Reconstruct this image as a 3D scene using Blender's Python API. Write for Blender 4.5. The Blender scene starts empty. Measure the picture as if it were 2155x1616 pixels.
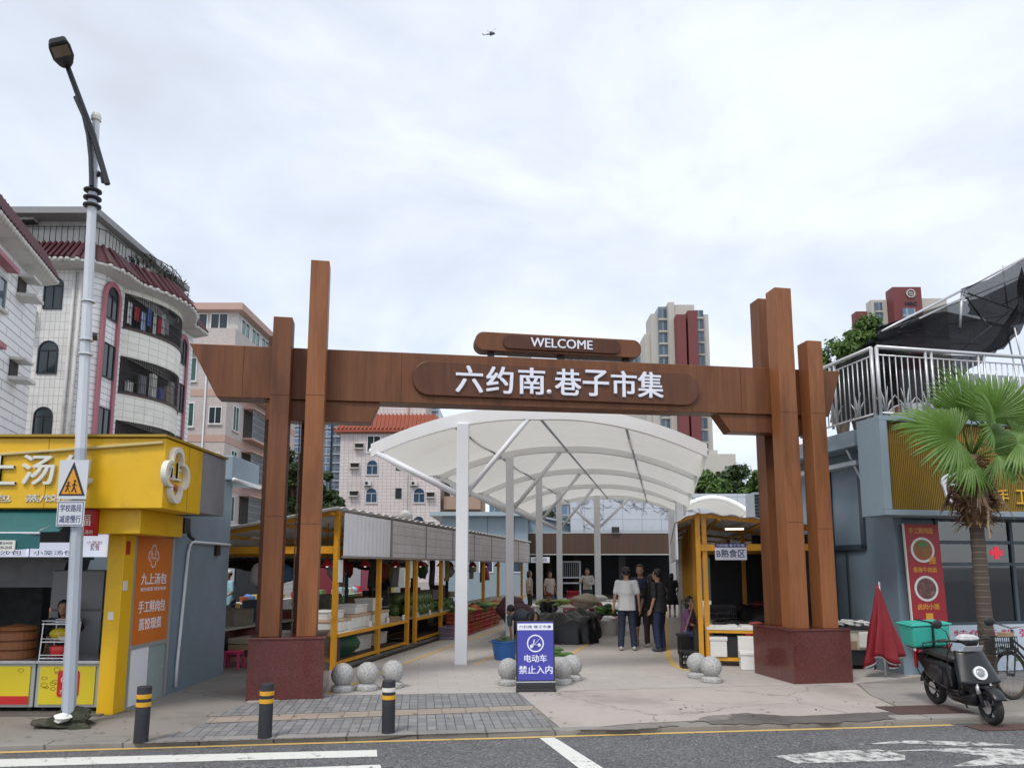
import bpy, bmesh, math, random
from math import sin, cos, pi, radians as R, atan2, hypot, sqrt
from mathutils import Vector, Matrix
random.seed(11)
S = bpy.context.scene
COL = S.collection
# ------------------------------------------------------------------ camera
FPX, PIT, PY0, EYE = 1556., R(8), 973., 1.8
cam = bpy.data.cameras.new('camera'); cam.lens = 36 * FPX / 2155; cam.sensor_width = 36
cam.shift_y = (PY0 - 808) / 2155; cam.clip_start = .05; cam.clip_end = 5000
co = bpy.data.objects.new('camera', cam); COL.objects.link(co)
co.location = (0, 0, EYE); co.rotation_euler = (pi / 2 + PIT, 0, 0); S.camera = co
# ------------------------------------------------------------------ light
SUN_EL, SUN_AZ = 56, -28
S.view_settings.view_transform = 'Standard'; S.view_settings.look = 'None'
S.view_settings.exposure = 0.48; S.view_settings.gamma = 1
w = bpy.data.worlds.new('World'); S.world = w; w.use_nodes = True
nt = w.node_tree; nt.nodes.clear()
def nd(nt, t, **k):
    n = nt.nodes.new(t)
    for a, b in k.items():
        if a[0] == '_': n.inputs[a[1:].replace('_', ' ')].default_value = b
        else: setattr(n, a, b)
    return n
def ramp(nt, stops):
    n = nt.nodes.new('ShaderNodeValToRGB'); e = n.color_ramp.elements
    while len(e) < len(stops): e.new(.5)
    for i, (p, c) in enumerate(stops):
        e[i].position = p; e[i].color = (*c, 1) if len(c) == 3 else c
    return n
L = nt.links.new
sky = nd(nt, 'ShaderNodeTexSky', sky_type='NISHITA', sun_disc=False, sun_elevation=R(SUN_EL), sun_rotation=R(180 + SUN_AZ))
bgs = nd(nt, 'ShaderNodeBackground', _Strength=.03); L(sky.outputs[0], bgs.inputs[0])
tc = nd(nt, 'ShaderNodeTexCoord'); mp = nd(nt, 'ShaderNodeMapping'); mp.inputs['Scale'].default_value = (1, 1, 1.9); mp.inputs['Location'].default_value = (.37, .1, .22)
L(tc.outputs['Generated'], mp.inputs[0])
n1 = nd(nt, 'ShaderNodeTexNoise', _Scale=2.9, _Detail=8., _Roughness=.52, _Distortion=.5); L(mp.outputs[0], n1.inputs[0])
r1 = ramp(nt, [(.30, (.52, .545, .59)), (.41, (.575, .61, .67)), (.50, (.645, .68, .735)), (.57, (.71, .735, .775)), (.68, (.765, .78, .80))])
n2 = nd(nt, 'ShaderNodeTexNoise', _Scale=7.5, _Detail=6., _Roughness=.5, _Distortion=.2); L(mp.outputs[0], n2.inputs[0])
mx = nd(nt, 'ShaderNodeMix'); mx.inputs[0].default_value = .22; L(n1.outputs[0], mx.inputs[2]); L(n2.outputs[0], mx.inputs[3]); L(mx.outputs[0], r1.inputs[0])
bgc = nd(nt, 'ShaderNodeBackground', _Strength=.89); L(r1.outputs[0], bgc.inputs[0])
ad = nd(nt, 'ShaderNodeAddShader'); L(bgs.outputs[0], ad.inputs[0]); L(bgc.outputs[0], ad.inputs[1])
wo = nd(nt, 'ShaderNodeOutputWorld'); L(ad.outputs[0], wo.inputs[0])
sd = bpy.data.lights.new('sun', 'SUN'); sd.energy = 1.5; sd.angle = R(14); sd.color = (1, .96, .9)
so = bpy.data.objects.new('sun', sd); COL.objects.link(so); so.rotation_euler = (R(90 - SUN_EL), 0, R(SUN_AZ)); so.location = (0, 0, 60)
S.cycles.max_bounces = 8; S.cycles.diffuse_bounces = 4; S.cycles.glossy_bounces = 3; S.cycles.transparent_max_bounces = 24
S.cycles.caustics_reflective = False; S.cycles.caustics_refractive = False; S.cycles.sample_clamp_indirect = 4

# ------------------------------------------------------------------ measuring: a pixel of the photo's survey -> a place in the world
def ray(px, py):
    u = (px - 1077.5) / FPX; v = (PY0 - py) / FPX
    return (u, cos(PIT) - v * sin(PIT), sin(PIT) + v * cos(PIT))
def at(px, py, Y):
    d = ray(px, py); t = Y / d[1]; return Vector((d[0] * t, Y, EYE + d[2] * t))
def G(px, py, z=0.):
    d = ray(px, py); t = (z - EYE) / d[2]; return Vector((d[0] * t, d[1] * t, z))
class Fr:                      # a local frame: s along a wall, t behind it, z up
    def __init__(f, o=(0, 0), ang=0, z0=0):
        f.o = o; f.a = R(ang); f.c = cos(f.a); f.n = sin(f.a); f.z0 = z0
    def p(f, s, t, z): return Vector((f.o[0] + s * f.c - t * f.n, f.o[1] + s * f.n + t * f.c, z + f.z0))
    def m(f, px, py, t=0):
        d = ray(px, py); nx, ny = -f.n, f.c
        k = ((f.o[0] + nx * t) * nx + (f.o[1] + ny * t) * ny) / (d[0] * nx + d[1] * ny)
        x, y = d[0] * k, d[1] * k
        return ((x - f.o[0]) * f.c + (y - f.o[1]) * f.n, EYE + d[2] * k)
W = Fr()
# ------------------------------------------------------------------ materials
MC = {}
def pr(nt, **k):
    b = nt.nodes.get('Principled BSDF')
    for a, v in k.items(): b.inputs[a.replace('_', ' ')].default_value = v
    return b
def newmat(name):
    m = bpy.data.materials.new(name); m.use_nodes = True; MC[name] = m
    return m, m.node_tree, m.node_tree.nodes['Principled BSDF']
def mixc(nt, f, a, b, mode='MIX'):
    n = nt.nodes.new('ShaderNodeMix'); n.data_type = 'RGBA'; n.blend_type = mode
    for s, v in ((0, f), (6, a), (7, b)):
        if isinstance(v, (int, float)): n.inputs[s].default_value = v
        elif isinstance(v, tuple): n.inputs[s].default_value = (*v[:3], 1)
        else: nt.links.new(v, n.inputs[s])
    return n.outputs[2]
def noise(nt, scale, detail=5., rough=.55, vec=None, dist=0.):
    n = nd(nt, 'ShaderNodeTexNoise', _Scale=scale, _Detail=detail, _Roughness=rough, _Distortion=dist)
    if vec is not None: nt.links.new(vec, n.inputs[0])
    return n.outputs[0]
def obc(nt): return nd(nt, 'ShaderNodeTexCoord').outputs['Object']
def uvc(nt, sx=1, sy=1, rot=0):
    t = nd(nt, 'ShaderNodeTexCoord'); m = nd(nt, 'ShaderNodeMapping'); m.inputs['Scale'].default_value = (sx, sy, 1); m.inputs['Rotation'].default_value = (0, 0, rot)
    nt.links.new(t.outputs['UV'], m.inputs[0]); return m.outputs[0]
def stain(nt, base, amt, col, scale, lo=.52, hi=.72, vec=None):
    f = noise(nt, scale, 8., .62, vec if vec is not None else obc(nt), .4)
    r = ramp(nt, [(lo, (0, 0, 0)), (hi, (amt, amt, amt))]); nt.links.new(f, r.inputs[0])
    return mixc(nt, r.outputs[0], base, col)
def bump(nt, b, h, st, dist=.01):
    n = nd(nt, 'ShaderNodeBump', _Strength=st, _Distance=dist); nt.links.new(h, n.inputs['Height']); nt.links.new(n.outputs[0], b.inputs['Normal'])
def mk(name, col=(.5, .5, .5), rough=.6, metal=0., var=.12, vs=3., st=0., stc=(.06, .055, .05), ss=1.3, bp=0., bs=80., emit=0., coat=0., spec=.5):
    if name in MC: return MC[name]
    m, nt, b = newmat(name); o = obc(nt)
    c = mixc(nt, noise(nt, vs, 6., .6, o), tuple(x * (1 - var) for x in col), tuple(min(1, x * (1 + var)) for x in col))
    if st: c = stain(nt, c, st, stc, ss)
    nt.links.new(c, b.inputs['Base Color'])
    pr(nt, Roughness=rough, Metallic=metal, Coat_Weight=coat, Specular_IOR_Level=spec)
    if rough > .15:
        r = ramp(nt, [(.3, (rough * .8,) * 3), (.7, (min(1, rough * 1.2),) * 3)]); nt.links.new(noise(nt, vs * 2.3, 4., .6, o), r.inputs[0]); nt.links.new(r.outputs[0], b.inputs['Roughness'])
    if bp: bump(nt, b, noise(nt, bs, 4., .6, o), bp)
    if emit:
        nt.links.new(c, b.inputs['Emission Color']); b.inputs['Emission Strength'].default_value = emit
    return m
def wood(name, c1, c2, c3, rough=.5):
    m, nt, b = newmat(name); u = uvc(nt, 16, .55)
    g = noise(nt, 1.6, 7., .62, u, .9)
    r = ramp(nt, [(.28, c1), (.5, c2), (.74, c3)]); nt.links.new(g, r.inputs[0])
    big = noise(nt, .9, 3., .5, obc(nt))
    c = mixc(nt, big, r.outputs[0], tuple(x * .62 for x in c2)); 
    fine = noise(nt, 3., 6., .7, uvc(nt, 60, .8))
    c = mixc(nt, .35, c, mixc(nt, fine, tuple(x * .5 for x in c1), tuple(min(1, x * 1.4) for x in c3)))
    c = stain(nt, c, .75, (.045, .016, .008), .9, .50, .74, uvc(nt, 2.6, .42)); c = stain(nt, c, .4, (.30, .15, .075), 1.1, .58, .8, uvc(nt, 3.5, .25))
    nt.links.new(c, b.inputs['Base Color']); pr(nt, Roughness=rough, Specular_IOR_Level=.35); bump(nt, b, fine, .12)
    return m
def tile(name, col, grout, tw, th, mort=.03, rough=.35, var=.06, st=.3, stc=(.12, .11, .1), off=0., rot=0., ss=.7, c2=None, bp=.3, lo=.5, hi=.8):
    if name in MC: return MC[name]
    m, nt, b = newmat(name)
    k = nd(nt, 'ShaderNodeTexBrick', offset=off, squash=1.)
    for n_, v in (('Scale', 1.), ('Mortar Size', mort), ('Mortar Smooth', .1), ('Brick Width', tw), ('Row Height', th), ('Bias', 0.)): k.inputs[n_].default_value = v
    k.inputs['Color1'].default_value = (*[x * (1 - var) for x in col], 1); k.inputs['Color2'].default_value = (*([min(1, x * (1 + var)) for x in col] if c2 is None else c2), 1)
    k.inputs['Mortar'].default_value = (*grout, 1)
    nt.links.new(uvc(nt, 1, 1, rot), k.inputs['Vector']); c = k.outputs['Color']
    c = mixc(nt, .22, c, mixc(nt, noise(nt, 5., 6., .6, obc(nt)), tuple(x * .6 for x in col), tuple(min(1, x * 1.25) for x in col)))
    if st: c = stain(nt, c, st, stc, ss, lo, hi); 
    nt.links.new(c, b.inputs['Base Color']); pr(nt, Roughness=rough)
    if bp: bump(nt, b, k.outputs['Fac'], -bp, .004)
    return m
def speckle(name, c1, c2, c3, scale, rough, coat=0.):
    m, nt, b = newmat(name); o = obc(nt)
    v = nd(nt, 'ShaderNodeTexVoronoi', _Scale=scale); nt.links.new(o, v.inputs[0])
    r = ramp(nt, [(.1, c1), (.45, c2), (.8, c3)]); nt.links.new(v.outputs['Color'], r.inputs[0])
    c = stain(nt, r.outputs[0], .35, tuple(x * .5 for x in c1), 3., .5, .75)
    nt.links.new(c, b.inputs['Base Color']); pr(nt, Roughness=rough, Coat_Weight=coat, Coat_Roughness=.08); return m
def glassy(name, col=(.02, .03, .035), rough=.06):
    if name in MC: return MC[name]
    m, nt, b = newmat(name)
    c = mixc(nt, noise(nt, .9, 3., .5, obc(nt)), tuple(x * .5 for x in col), tuple(x * 1.7 for x in col)); nt.links.new(c, b.inputs['Base Color'])
    pr(nt, Roughness=rough, Specular_IOR_Level=.6); bump(nt, b, noise(nt, 1.2, 2., .5, obc(nt)), .08, .03); return m
def clear(name, tint=(.8, .86, .86), gl=.5):
    m, nt, b = newmat(name); nt.nodes.remove(b)
    t = nd(nt, 'ShaderNodeBsdfTransparent'); t.inputs[0].default_value = (*tint, 1)
    g = nd(nt, 'ShaderNodeBsdfGlossy'); g.inputs['Roughness'].default_value = .03; g.inputs[0].default_value = (.9, .95, 1, 1)
    f = nd(nt, 'ShaderNodeFresnel', _IOR=1.5); mt = nd(nt, 'ShaderNodeMath', operation='MULTIPLY_ADD'); mt.inputs[1].default_value = 1.; mt.inputs[2].default_value = gl * .1
    nt.links.new(f.outputs[0], mt.inputs[0]); x = nd(nt, 'ShaderNodeMixShader'); nt.links.new(mt.outputs[0], x.inputs[0]); nt.links.new(t.outputs[0], x.inputs[1]); nt.links.new(g.outputs[0], x.inputs[2])
    nt.links.new(x.outputs[0], nt.nodes['Material Output'].inputs[0]); return m
def leafm(name, c1, c2, tr=.35, vs=1.2):
    m, nt, b = newmat(name); nt.nodes.remove(b); o = obc(nt)
    c = mixc(nt, noise(nt, vs, 4., .6, o), c1, c2); c = mixc(nt, noise(nt, 14., 2., .6, o), c, tuple(min(1, x * 1.7) for x in c2)) if tr < .9 else c
    c = mixc(nt, .5, mixc(nt, noise(nt, vs, 4., .6, o), c1, c2), c)
    d = nd(nt, 'ShaderNodeBsdfPrincipled', _Roughness=.5); nt.links.new(c, d.inputs['Base Color'])
    t = nd(nt, 'ShaderNodeBsdfTranslucent'); nt.links.new(c, t.inputs[0])
    x = nd(nt, 'ShaderNodeMixShader'); x.inputs[0].default_value = tr
    nt.links.new(d.outputs[0], x.inputs[1]); nt.links.new(t.outputs[0], x.inputs[2]); nt.links.new(x.outputs[0], nt.nodes['Material Output'].inputs[0]); return m
def seethru(name, col, dens, sx, sy):      # woven net / mesh: threads with holes
    m, nt, b = newmat(name); b.inputs['Roughness'].default_value = .8; b.inputs['Specular IOR Level'].default_value = .08
    c = mixc(nt, noise(nt, 2., 4., .6, obc(nt)), tuple(x * .7 for x in col), tuple(x * 1.5 for x in col)); nt.links.new(c, b.inputs['Base Color'])
    t = nd(nt, 'ShaderNodeBsdfTransparent'); x = nd(nt, 'ShaderNodeMixShader')
    f = noise(nt, 1., 2., .5, uvc(nt, sx, sy)); r = ramp(nt, [(.3, (dens - .15,) * 3), (.7, (min(1, dens + .15),) * 3)]); nt.links.new(f, r.inputs[0])
    nt.links.new(r.outputs[0], x.inputs[0]); nt.links.new(t.outputs[0], x.inputs[1]); nt.links.new(b.outputs[0], x.inputs[2]); nt.links.new(x.outputs[0], nt.nodes['Material Output'].inputs[0]); return m

# ------------------------------------------------------------------ mesh builder
def V(*a): return Vector(a)
class MB:
    def __init__(b, fr=W): b.v = []; b.f = []; b.mi = []; b.m = 0; b.fr = fr; b.xf = None
    def add(b, vs, fs):
        o = len(b.v)
        for q in vs:
            if b.xf is not None: q = b.xf @ Vector(q)
            b.v.append(b.fr.p(*q))
        for f in fs: b.f.append([i + o for i in f]); b.mi.append(b.m)
        return b
    def box(b, x0, x1, y0, y1, z0, z1):
        return b.add([(x0, y0, z0), (x1, y0, z0), (x1, y1, z0), (x0, y1, z0), (x0, y0, z1), (x1, y0, z1), (x1, y1, z1), (x0, y1, z1)],
                     [(3, 2, 1, 0), (4, 5, 6, 7), (0, 1, 5, 4), (1, 2, 6, 5), (2, 3, 7, 6), (3, 0, 4, 7)])
    def cbox(b, c, d, rz=0, tap=1.):
        hx, hy, hz = d[0] / 2, d[1] / 2, d[2] / 2; vs = []
        for z, k in ((-hz, tap), (hz, 1)):
            for x, y in ((-hx, -hy), (hx, -hy), (hx, hy), (-hx, hy)):
                x *= k; y *= k; vs.append((c[0] + x * cos(rz) - y * sin(rz), c[1] + x * sin(rz) + y * cos(rz), c[2] + z))
        return b.add(vs, [(3, 2, 1, 0), (4, 5, 6, 7), (0, 1, 5, 4), (1, 2, 6, 5), (2, 3, 7, 6), (3, 0, 4, 7)])
    def tube(b, pts, r, n=8, cap=True, flat=1.):
        pts = [Vector(p) for p in pts]; k = len(pts); rs = r if isinstance(r, (list, tuple)) else [r] * k
        vs = []; up = None
        for i, p in enumerate(pts):
            d = (pts[min(i + 1, k - 1)] - pts[max(i - 1, 0)]).normalized()
            if up is None: up = Vector((0, 0, 1)) if abs(d.z) < .9 else Vector((0, 1, 0))
            sx = d.cross(up); sx = sx.normalized() if sx.length > 1e-6 else d.orthogonal().normalized()
            up = sx.cross(d).normalized()
            for j in range(n):
                a = 2 * pi * (j + .5) / n; vs.append(p + (sx * cos(a) + up * sin(a) * flat) * rs[i])
        fs = [(i * n + j, i * n + (j + 1) % n, (i + 1) * n + (j + 1) % n, (i + 1) * n + j) for i in range(k - 1) for j in range(n)]
        if cap: fs += [tuple(range(n - 1, -1, -1)), tuple((k - 1) * n + j for j in range(n))]
        return b.add(vs, fs)
    def bar(b, p, q, w, h=None):
        p, q = Vector(p), Vector(q); h = h or w; d = (q - p).normalized()
        up = Vector((0, 0, 1)) if abs(d.z) < .9 else Vector((0, 1, 0)); x = d.cross(up).normalized(); y = x.cross(d)
        vs = [e + x * (i * w / 2) + y * (j * h / 2) for e in (p, q) for i, j in ((-1, -1), (1, -1), (1, 1), (-1, 1))]
        return b.add(vs, [(3, 2, 1, 0), (4, 5, 6, 7), (0, 1, 5, 4), (1, 2, 6, 5), (2, 3, 7, 6), (3, 0, 4, 7)])
    def lathe(b, c, prof, n=20, a0=0, sy=1.):
        vs = []; k = len(prof)
        for r, z in prof:
            for j in range(n): vs.append((c[0] + r * cos(a0 + 2 * pi * j / n), c[1] + r * sy * sin(a0 + 2 * pi * j / n), c[2] + z))
        fs = [(i * n + j, i * n + (j + 1) % n, (i + 1) * n + (j + 1) % n, (i + 1) * n + j) for i in range(k - 1) for j in range(n)]
        return b.add(vs, fs + [tuple(range(n - 1, -1, -1)), tuple((k - 1) * n + j for j in range(n))])
    def prism(b, poly, t0, t1):                # polygon in (s, z), thick from t0 to t1
        n = len(poly); vs = [(p[0], t0, p[1]) for p in poly] + [(p[0], t1, p[1]) for p in poly]
        return b.add(vs, [tuple(range(n)), tuple(range(2 * n - 1, n - 1, -1))] + [(i, i + n, (i + 1) % n + n, (i + 1) % n) for i in range(n)])
    def prismz(b, poly, z0, z1):
        n = len(poly); vs = [(p[0], p[1], z0) for p in poly] + [(p[0], p[1], z1) for p in poly]
        return b.add(vs, [tuple(range(n - 1, -1, -1)), tuple(range(n, 2 * n))] + [(i, (i + 1) % n, (i + 1) % n + n, i + n) for i in range(n)])
    def sph(b, c, r, n=14, m=9):
        r = r if isinstance(r, (list, tuple)) else (r, r, r)
        vs = [(c[0], c[1], c[2] - r[2])] + [(c[0] + r[0] * sin(pi * i / m) * cos(2 * pi * j / n), c[1] + r[1] * sin(pi * i / m) * sin(2 * pi * j / n), c[2] - r[2] * cos(pi * i / m)) for i in range(1, m) for j in range(n)] + [(c[0], c[1], c[2] + r[2])]
        fs = [(0, 1 + (j + 1) % n, 1 + j) for j in range(n)] + [(1 + i * n + j, 1 + i * n + (j + 1) % n, 1 + (i + 1) * n + (j + 1) % n, 1 + (i + 1) * n + j) for i in range(m - 2) for j in range(n)]
        e = len(vs) - 1; fs += [(1 + (m - 2) * n + j, 1 + (m - 2) * n + (j + 1) % n, e) for j in range(n)]
        return b.add(vs, fs)
    def grid(b, fn, nu, nv):
        vs = [fn(i / nu, j / nv) for j in range(nv + 1) for i in range(nu + 1)]
        return b.add(vs, [(j * (nu + 1) + i, j * (nu + 1) + i + 1, (j + 1) * (nu + 1) + i + 1, (j + 1) * (nu + 1) + i) for j in range(nv) for i in range(nu)])
    def sheet(b, pts, z):                       # flat ground patch
        return b.add([(p[0], p[1], z) for p in pts], [tuple(range(len(pts)))])
    def text(b, body, s0, s1, z0, z1, t, dep=.01, bold=.0, keep=False):
        vs, fs = glyphs(body, 0.)
        x0 = min(v[0] for v in vs); x1 = max(v[0] for v in vs); y0 = min(v[1] for v in vs); y1 = max(v[1] for v in vs)
        kx = (s1 - s0) / (x1 - x0); ky = (z1 - z0) / (y1 - y0)
        if keep: kx = ky = min(kx, ky)
        ox = (s0 + s1 - (x0 + x1) * kx) / 2; oz = (z0 + z1 - (y0 + y1) * ky) / 2
        q = bold * 1.1; sh = ((0, 0),) if not bold else ((q, q * .6), (-q, q * .6), (q, -q * .6), (-q, -q * .6))      # heavier strokes: overlapping copies, each a hair behind the last
        for i, (dx, dz) in enumerate(sh): b.add([(ox + (v[0] + dx) * kx, t - v[2] * dep + i * .0008, oz + (v[1] + dz) * ky) for v in vs], fs)
        return b
    def build(b, name, mats, par=None, smooth=False, bev=0., sub=0, kind=None, label=None, thick=0.):
        me = bpy.data.meshes.new(name); inv = None
        if par is not None:
            r = par
            while r.parent: r = r.parent
            inv = r.matrix_basis.inverted()
        vs = [inv @ q for q in b.v] if inv is not None else b.v
        me.from_pydata([tuple(q) for q in vs], [], b.f)
        mats = mats if isinstance(mats, (list, tuple)) else [mats]
        for m in mats: me.materials.append(m)
        if len(mats) > 1: me.polygons.foreach_set('material_index', b.mi)
        bm = bmesh.new(); bm.from_mesh(me); bmesh.ops.recalc_face_normals(bm, faces=bm.faces)
        uv = bm.loops.layers.uv.new('uv')
        for f in bm.faces:
            n = f.normal
            if abs(n.z) > .75:
                for l in f.loops: c = l.vert.co; l[uv].uv = (c.x, c.y)
            else:
                h = hypot(n.x, n.y) or 1; tx, ty = -n.y / h, n.x / h
                for l in f.loops: c = l.vert.co; l[uv].uv = (c.x * tx + c.y * ty, c.z)
            f.smooth = smooth
        bm.to_mesh(me); bm.free()
        o = bpy.data.objects.new(name, me); COL.objects.link(o)
        if par is not None: o.parent = par
        if bev:
            q = o.modifiers.new('bevel', 'BEVEL'); q.width = bev; q.segments = 2; q.limit_method = 'ANGLE'; q.angle_limit = R(50)
        if thick:
            q = o.modifiers.new('solid', 'SOLIDIFY'); q.thickness = thick; q.offset = 0
        if sub:
            q = o.modifiers.new('sub', 'SUBSURF'); q.levels = sub; q.render_levels = sub
        if kind: o['kind'] = kind
        if label: o['label'] = label
        return o
GL = {}
def glyphs(body, bold=0.):
    if (body, bold) in GL: return GL[body, bold]
    c = bpy.data.curves.new('lettering', 'FONT'); c.body = body; c.extrude = .5; c.offset = bold; c.resolution_u = 3; c.size = 1
    o = bpy.data.objects.new('lettering', c); COL.objects.link(o); bpy.context.view_layer.update()
    me = o.to_mesh(); vs = [tuple(v.co) for v in me.vertices]; fs = [tuple(p.vertices) for p in me.polygons]
    o.to_mesh_clear(); bpy.data.objects.remove(o); bpy.data.curves.remove(c)
    GL[body, bold] = (vs, fs); return vs, fs
def tag(o, label, cat, group=None):
    o['label'] = label; o['category'] = cat
    if group: o['group'] = group
    return o
def thing(name, label, cat, loc=(0, 0, 0), rz=0., group=None):
    o = bpy.data.objects.new(name, None); COL.objects.link(o); o.location = loc; o.rotation_euler = (0, 0, rz); o.empty_display_size = .2
    return tag(o, label, cat, group)
def kids(o): return list(o.children)
def dup(o, loc=None, rz=None, label=None, par=None, sc=None):
    c = o.copy(); COL.objects.link(c)
    if par is not None: c.parent = par
    if loc is not None: c.location = loc
    if rz is not None: c.rotation_euler = (0, 0, rz)
    if sc is not None: c.scale = (sc, sc, sc)
    if label: c['label'] = label
    for ch in kids(o): dup(ch, par=c)
    return c
def rrect(s0, s1, z0, z1, r, n=6):
    o = []
    for cx, cz, a in ((s1 - r, z1 - r, 0), (s0 + r, z1 - r, 90), (s0 + r, z0 + r, 180), (s1 - r, z0 + r, 270)):
        for i in range(n + 1): q = R(a + 90 * i / n); o.append((cx + r * cos(q), cz + r * sin(q)))
    return o
def arch(s0, s1, z0, z1, n=10):                # window outline with a round head
    r = (s1 - s0) / 2
    return [(s0, z0), (s1, z0)] + [((s0 + s1) / 2 + r * cos(pi * i / n), z1 - r + r * sin(pi * i / n)) for i in range(n + 1)]
# shared materials
WHITE = mk('white_paint', (.78, .79, .82), .38, var=.04, st=.10, stc=(.3, .28, .25))
YEL = mk('yellow_steel', (.74, .34, .018), .45, var=.12, st=.4, stc=(.22, .10, .02), ss=4)
STEEL = mk('steel', (.62, .62, .63), .28, .85, var=.08)
GALV = mk('galvanised', (.42, .46, .5), .5, .35, var=.12, vs=5)
BLK = mk('black_plastic', (.018, .018, .02), .45, var=.3)
RUB = mk('rubber', (.02, .02, .02), .8, var=.3, st=.4, stc=(.1, .09, .08), ss=6)
DKM = mk('dark_metal', (.022, .024, .03), .5, .1, var=.2)
BLUEW = mk('blue_grey_wall', (.21, .275, .33), .65, var=.08, vs=1.5, st=.35, stc=(.12, .15, .18), ss=.9)
BLUEL = mk('light_blue_panel', (.255, .33, .385), .55, var=.06, st=.25, stc=(.16, .2, .24))
FOAM = mk('foam', (.78, .77, .74), .75, var=.05, st=.35, stc=(.42, .36, .27), ss=5, bp=.1, bs=200)
GLASSD = glassy('dark_glass'); GLASSB = glassy('blue_glass', (.03, .06, .10)); GLASSG = glassy('green_glass', (.03, .09, .07))
CREAM = mk('cream_board', (.66, .62, .52), .55, var=.08, st=.3, stc=(.3, .24, .17), ss=4)
INK = mk('ink_blue', (.03, .035, .15), .5)
ALU = mk('aluminium', (.45, .47, .46), .4, .5, var=.06)
RED = mk('red_cloth', (.215, .006, .014), .55, var=.15, vs=6)
CARD = mk('cardboard', (.36, .25, .15), .8, var=.12, st=.2)
# ------------------------------------------------------------------ ground, road, pavement
ZR = -.05
def asphalt(name):
    m, nt, b = newmat(name); o = obc(nt)
    v = nd(nt, 'ShaderNodeTexVoronoi', _Scale=55.); L2 = nt.links.new; L2(o, v.inputs[0])
    r = ramp(nt, [(.0, (.045, .045, .048)), (.5, (.108, .108, .114)), (.88, (.18, .18, .182)), (1., (.45, .44, .42))]); L2(v.outputs['Color'], r.inputs[0])
    c = stain(nt, r.outputs[0], .5, (.05, .05, .053), .8, .5, .7); c = stain(nt, c, .4, (.17, .165, .165), .35, .5, .75)
    c = stain(nt, c, .75, (.022, .022, .024), 1.7, .63, .7)
    L2(c, b.inputs['Base Color']); rr = ramp(nt, [(.35, (.55,) * 3), (.65, (.9,) * 3)]); L2(noise(nt, 1.5, 5., .6, o), rr.inputs[0]); L2(rr.outputs[0], b.inputs['Roughness'])
    bump(nt, b, v.outputs['Distance'], .35, .01); return m
ASPH = asphalt('asphalt')
def concrete(name, col, st, stc, sc, wet=0.):
    m, nt, b = newmat(name); o = obc(nt)
    c = mixc(nt, noise(nt, 1.2, 8., .65, o), tuple(x * .75 for x in col), tuple(x * 1.15 for x in col))
    c = mixc(nt, .3, c, mixc(nt, noise(nt, 70., 3., .7, o), tuple(x * .45 for x in col), tuple(min(1, x * 1.4) for x in col)))
    c = stain(nt, c, st, stc, sc, .5, .68); c = stain(nt, c, .5, (.50, .48, .45), sc * .6, .58, .75)
    f = nd(nt, 'ShaderNodeTexVoronoi', feature='DISTANCE_TO_EDGE', _Scale=.45); dn = nd(nt, 'ShaderNodeMixRGB'); 
    vm = nd(nt, 'ShaderNodeVectorMath', operation='ADD'); nz = nd(nt, 'ShaderNodeTexNoise', _Scale=2.5, _Detail=6.); nt.links.new(o, nz.inputs[0])
    sm = nd(nt, 'ShaderNodeVectorMath', operation='SCALE'); sm.inputs['Scale'].default_value = .5; nt.links.new(nz.outputs[1], sm.inputs[0]); nt.links.new(o, vm.inputs[0]); nt.links.new(sm.outputs[0], vm.inputs[1]); nt.links.new(vm.outputs[0], f.inputs[0])
    cr = ramp(nt, [(.002, (.55,) * 3), (.007, (0, 0, 0))]); nt.links.new(f.outputs[0], cr.inputs[0]); c = mixc(nt, cr.outputs[0], c, tuple(x * .25 for x in col))
    nt.links.new(c, b.inputs['Base Color']); pr(nt, Roughness=.8 - wet); bump(nt, b, noise(nt, 45., 6., .7, o), .3, .006); return m
SIDEW = concrete('sidewalk_concrete', (.26, .24, .215), .6, (.085, .075, .065), .9)
APRON = concrete('apron_concrete', (.43, .385, .35), .7, (.215, .185, .165), .55)
DAMP = concrete('damp_concrete', (.15, .14, .13), .5, (.05, .048, .045), 1.6, .35)
k0, k1 = G(0, 1584, ZR), G(2155, 1523, ZR)
RANG = math.degrees(atan2(k1.y - k0.y, k1.x - k0.x)); RD = Fr((k0.x, k0.y), RANG)
PLAZA = tile('plaza_slabs', (.43, .395, .365), (.28, .26, .24), .6, .3, .006, .7, .05, .45, (.24, .22, .20), .5, R(-RANG), .5)
PAVE = tile('brick_paving', (.205, .21, .22), (.05, .045, .04), .215, .108, .006, .8, .16, .5, (.13, .115, .10), .0, R(90 - RANG), .9, c2=(.27, .265, .26))
TACT = tile('tactile_strip', (.33, .275, .225), (.14, .11, .085), .3, .3, .008, .8, .1, .5, (.22, .18, .15), 0, R(-RANG), 1.2)
KERB = tile('kerb_stone', (.27, .255, .235), (.07, .06, .055), .75, 5., .012, .8, .12, .6, (.10, .09, .08), 0, R(-RANG), 1.6)
def worn(name, col, lo, hi):
    m, nt, b = newmat(name); o = obc(nt); f = noise(nt, 9., 8., .7, o); r = ramp(nt, [(lo, (0, 0, 0)), (hi, (1, 1, 1))]); nt.links.new(f, r.inputs[0])
    nt.links.new(mixc(nt, r.outputs[0], col, (.10, .10, .105)), b.inputs['Base Color']); pr(nt, Roughness=.75); return m
WLINE = worn('white_marking', (.66, .66, .62), .58, .7); YLINE = worn('yellow_marking', (.60, .40, .14), .56, .78); WORN = worn('worn_marking', (.56, .56, .53), .44, .6)
def ground(name, pts, z, mat, fr=W):
    return MB(fr).sheet(pts, z).build(name, mat, kind='structure')
ground('ground', [(-1500, -1500), (1500, -1500), (1500, 2500), (-1500, 2500)], -.09, mk('far_ground', (.20, .20, .19), .9, st=.5))
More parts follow.
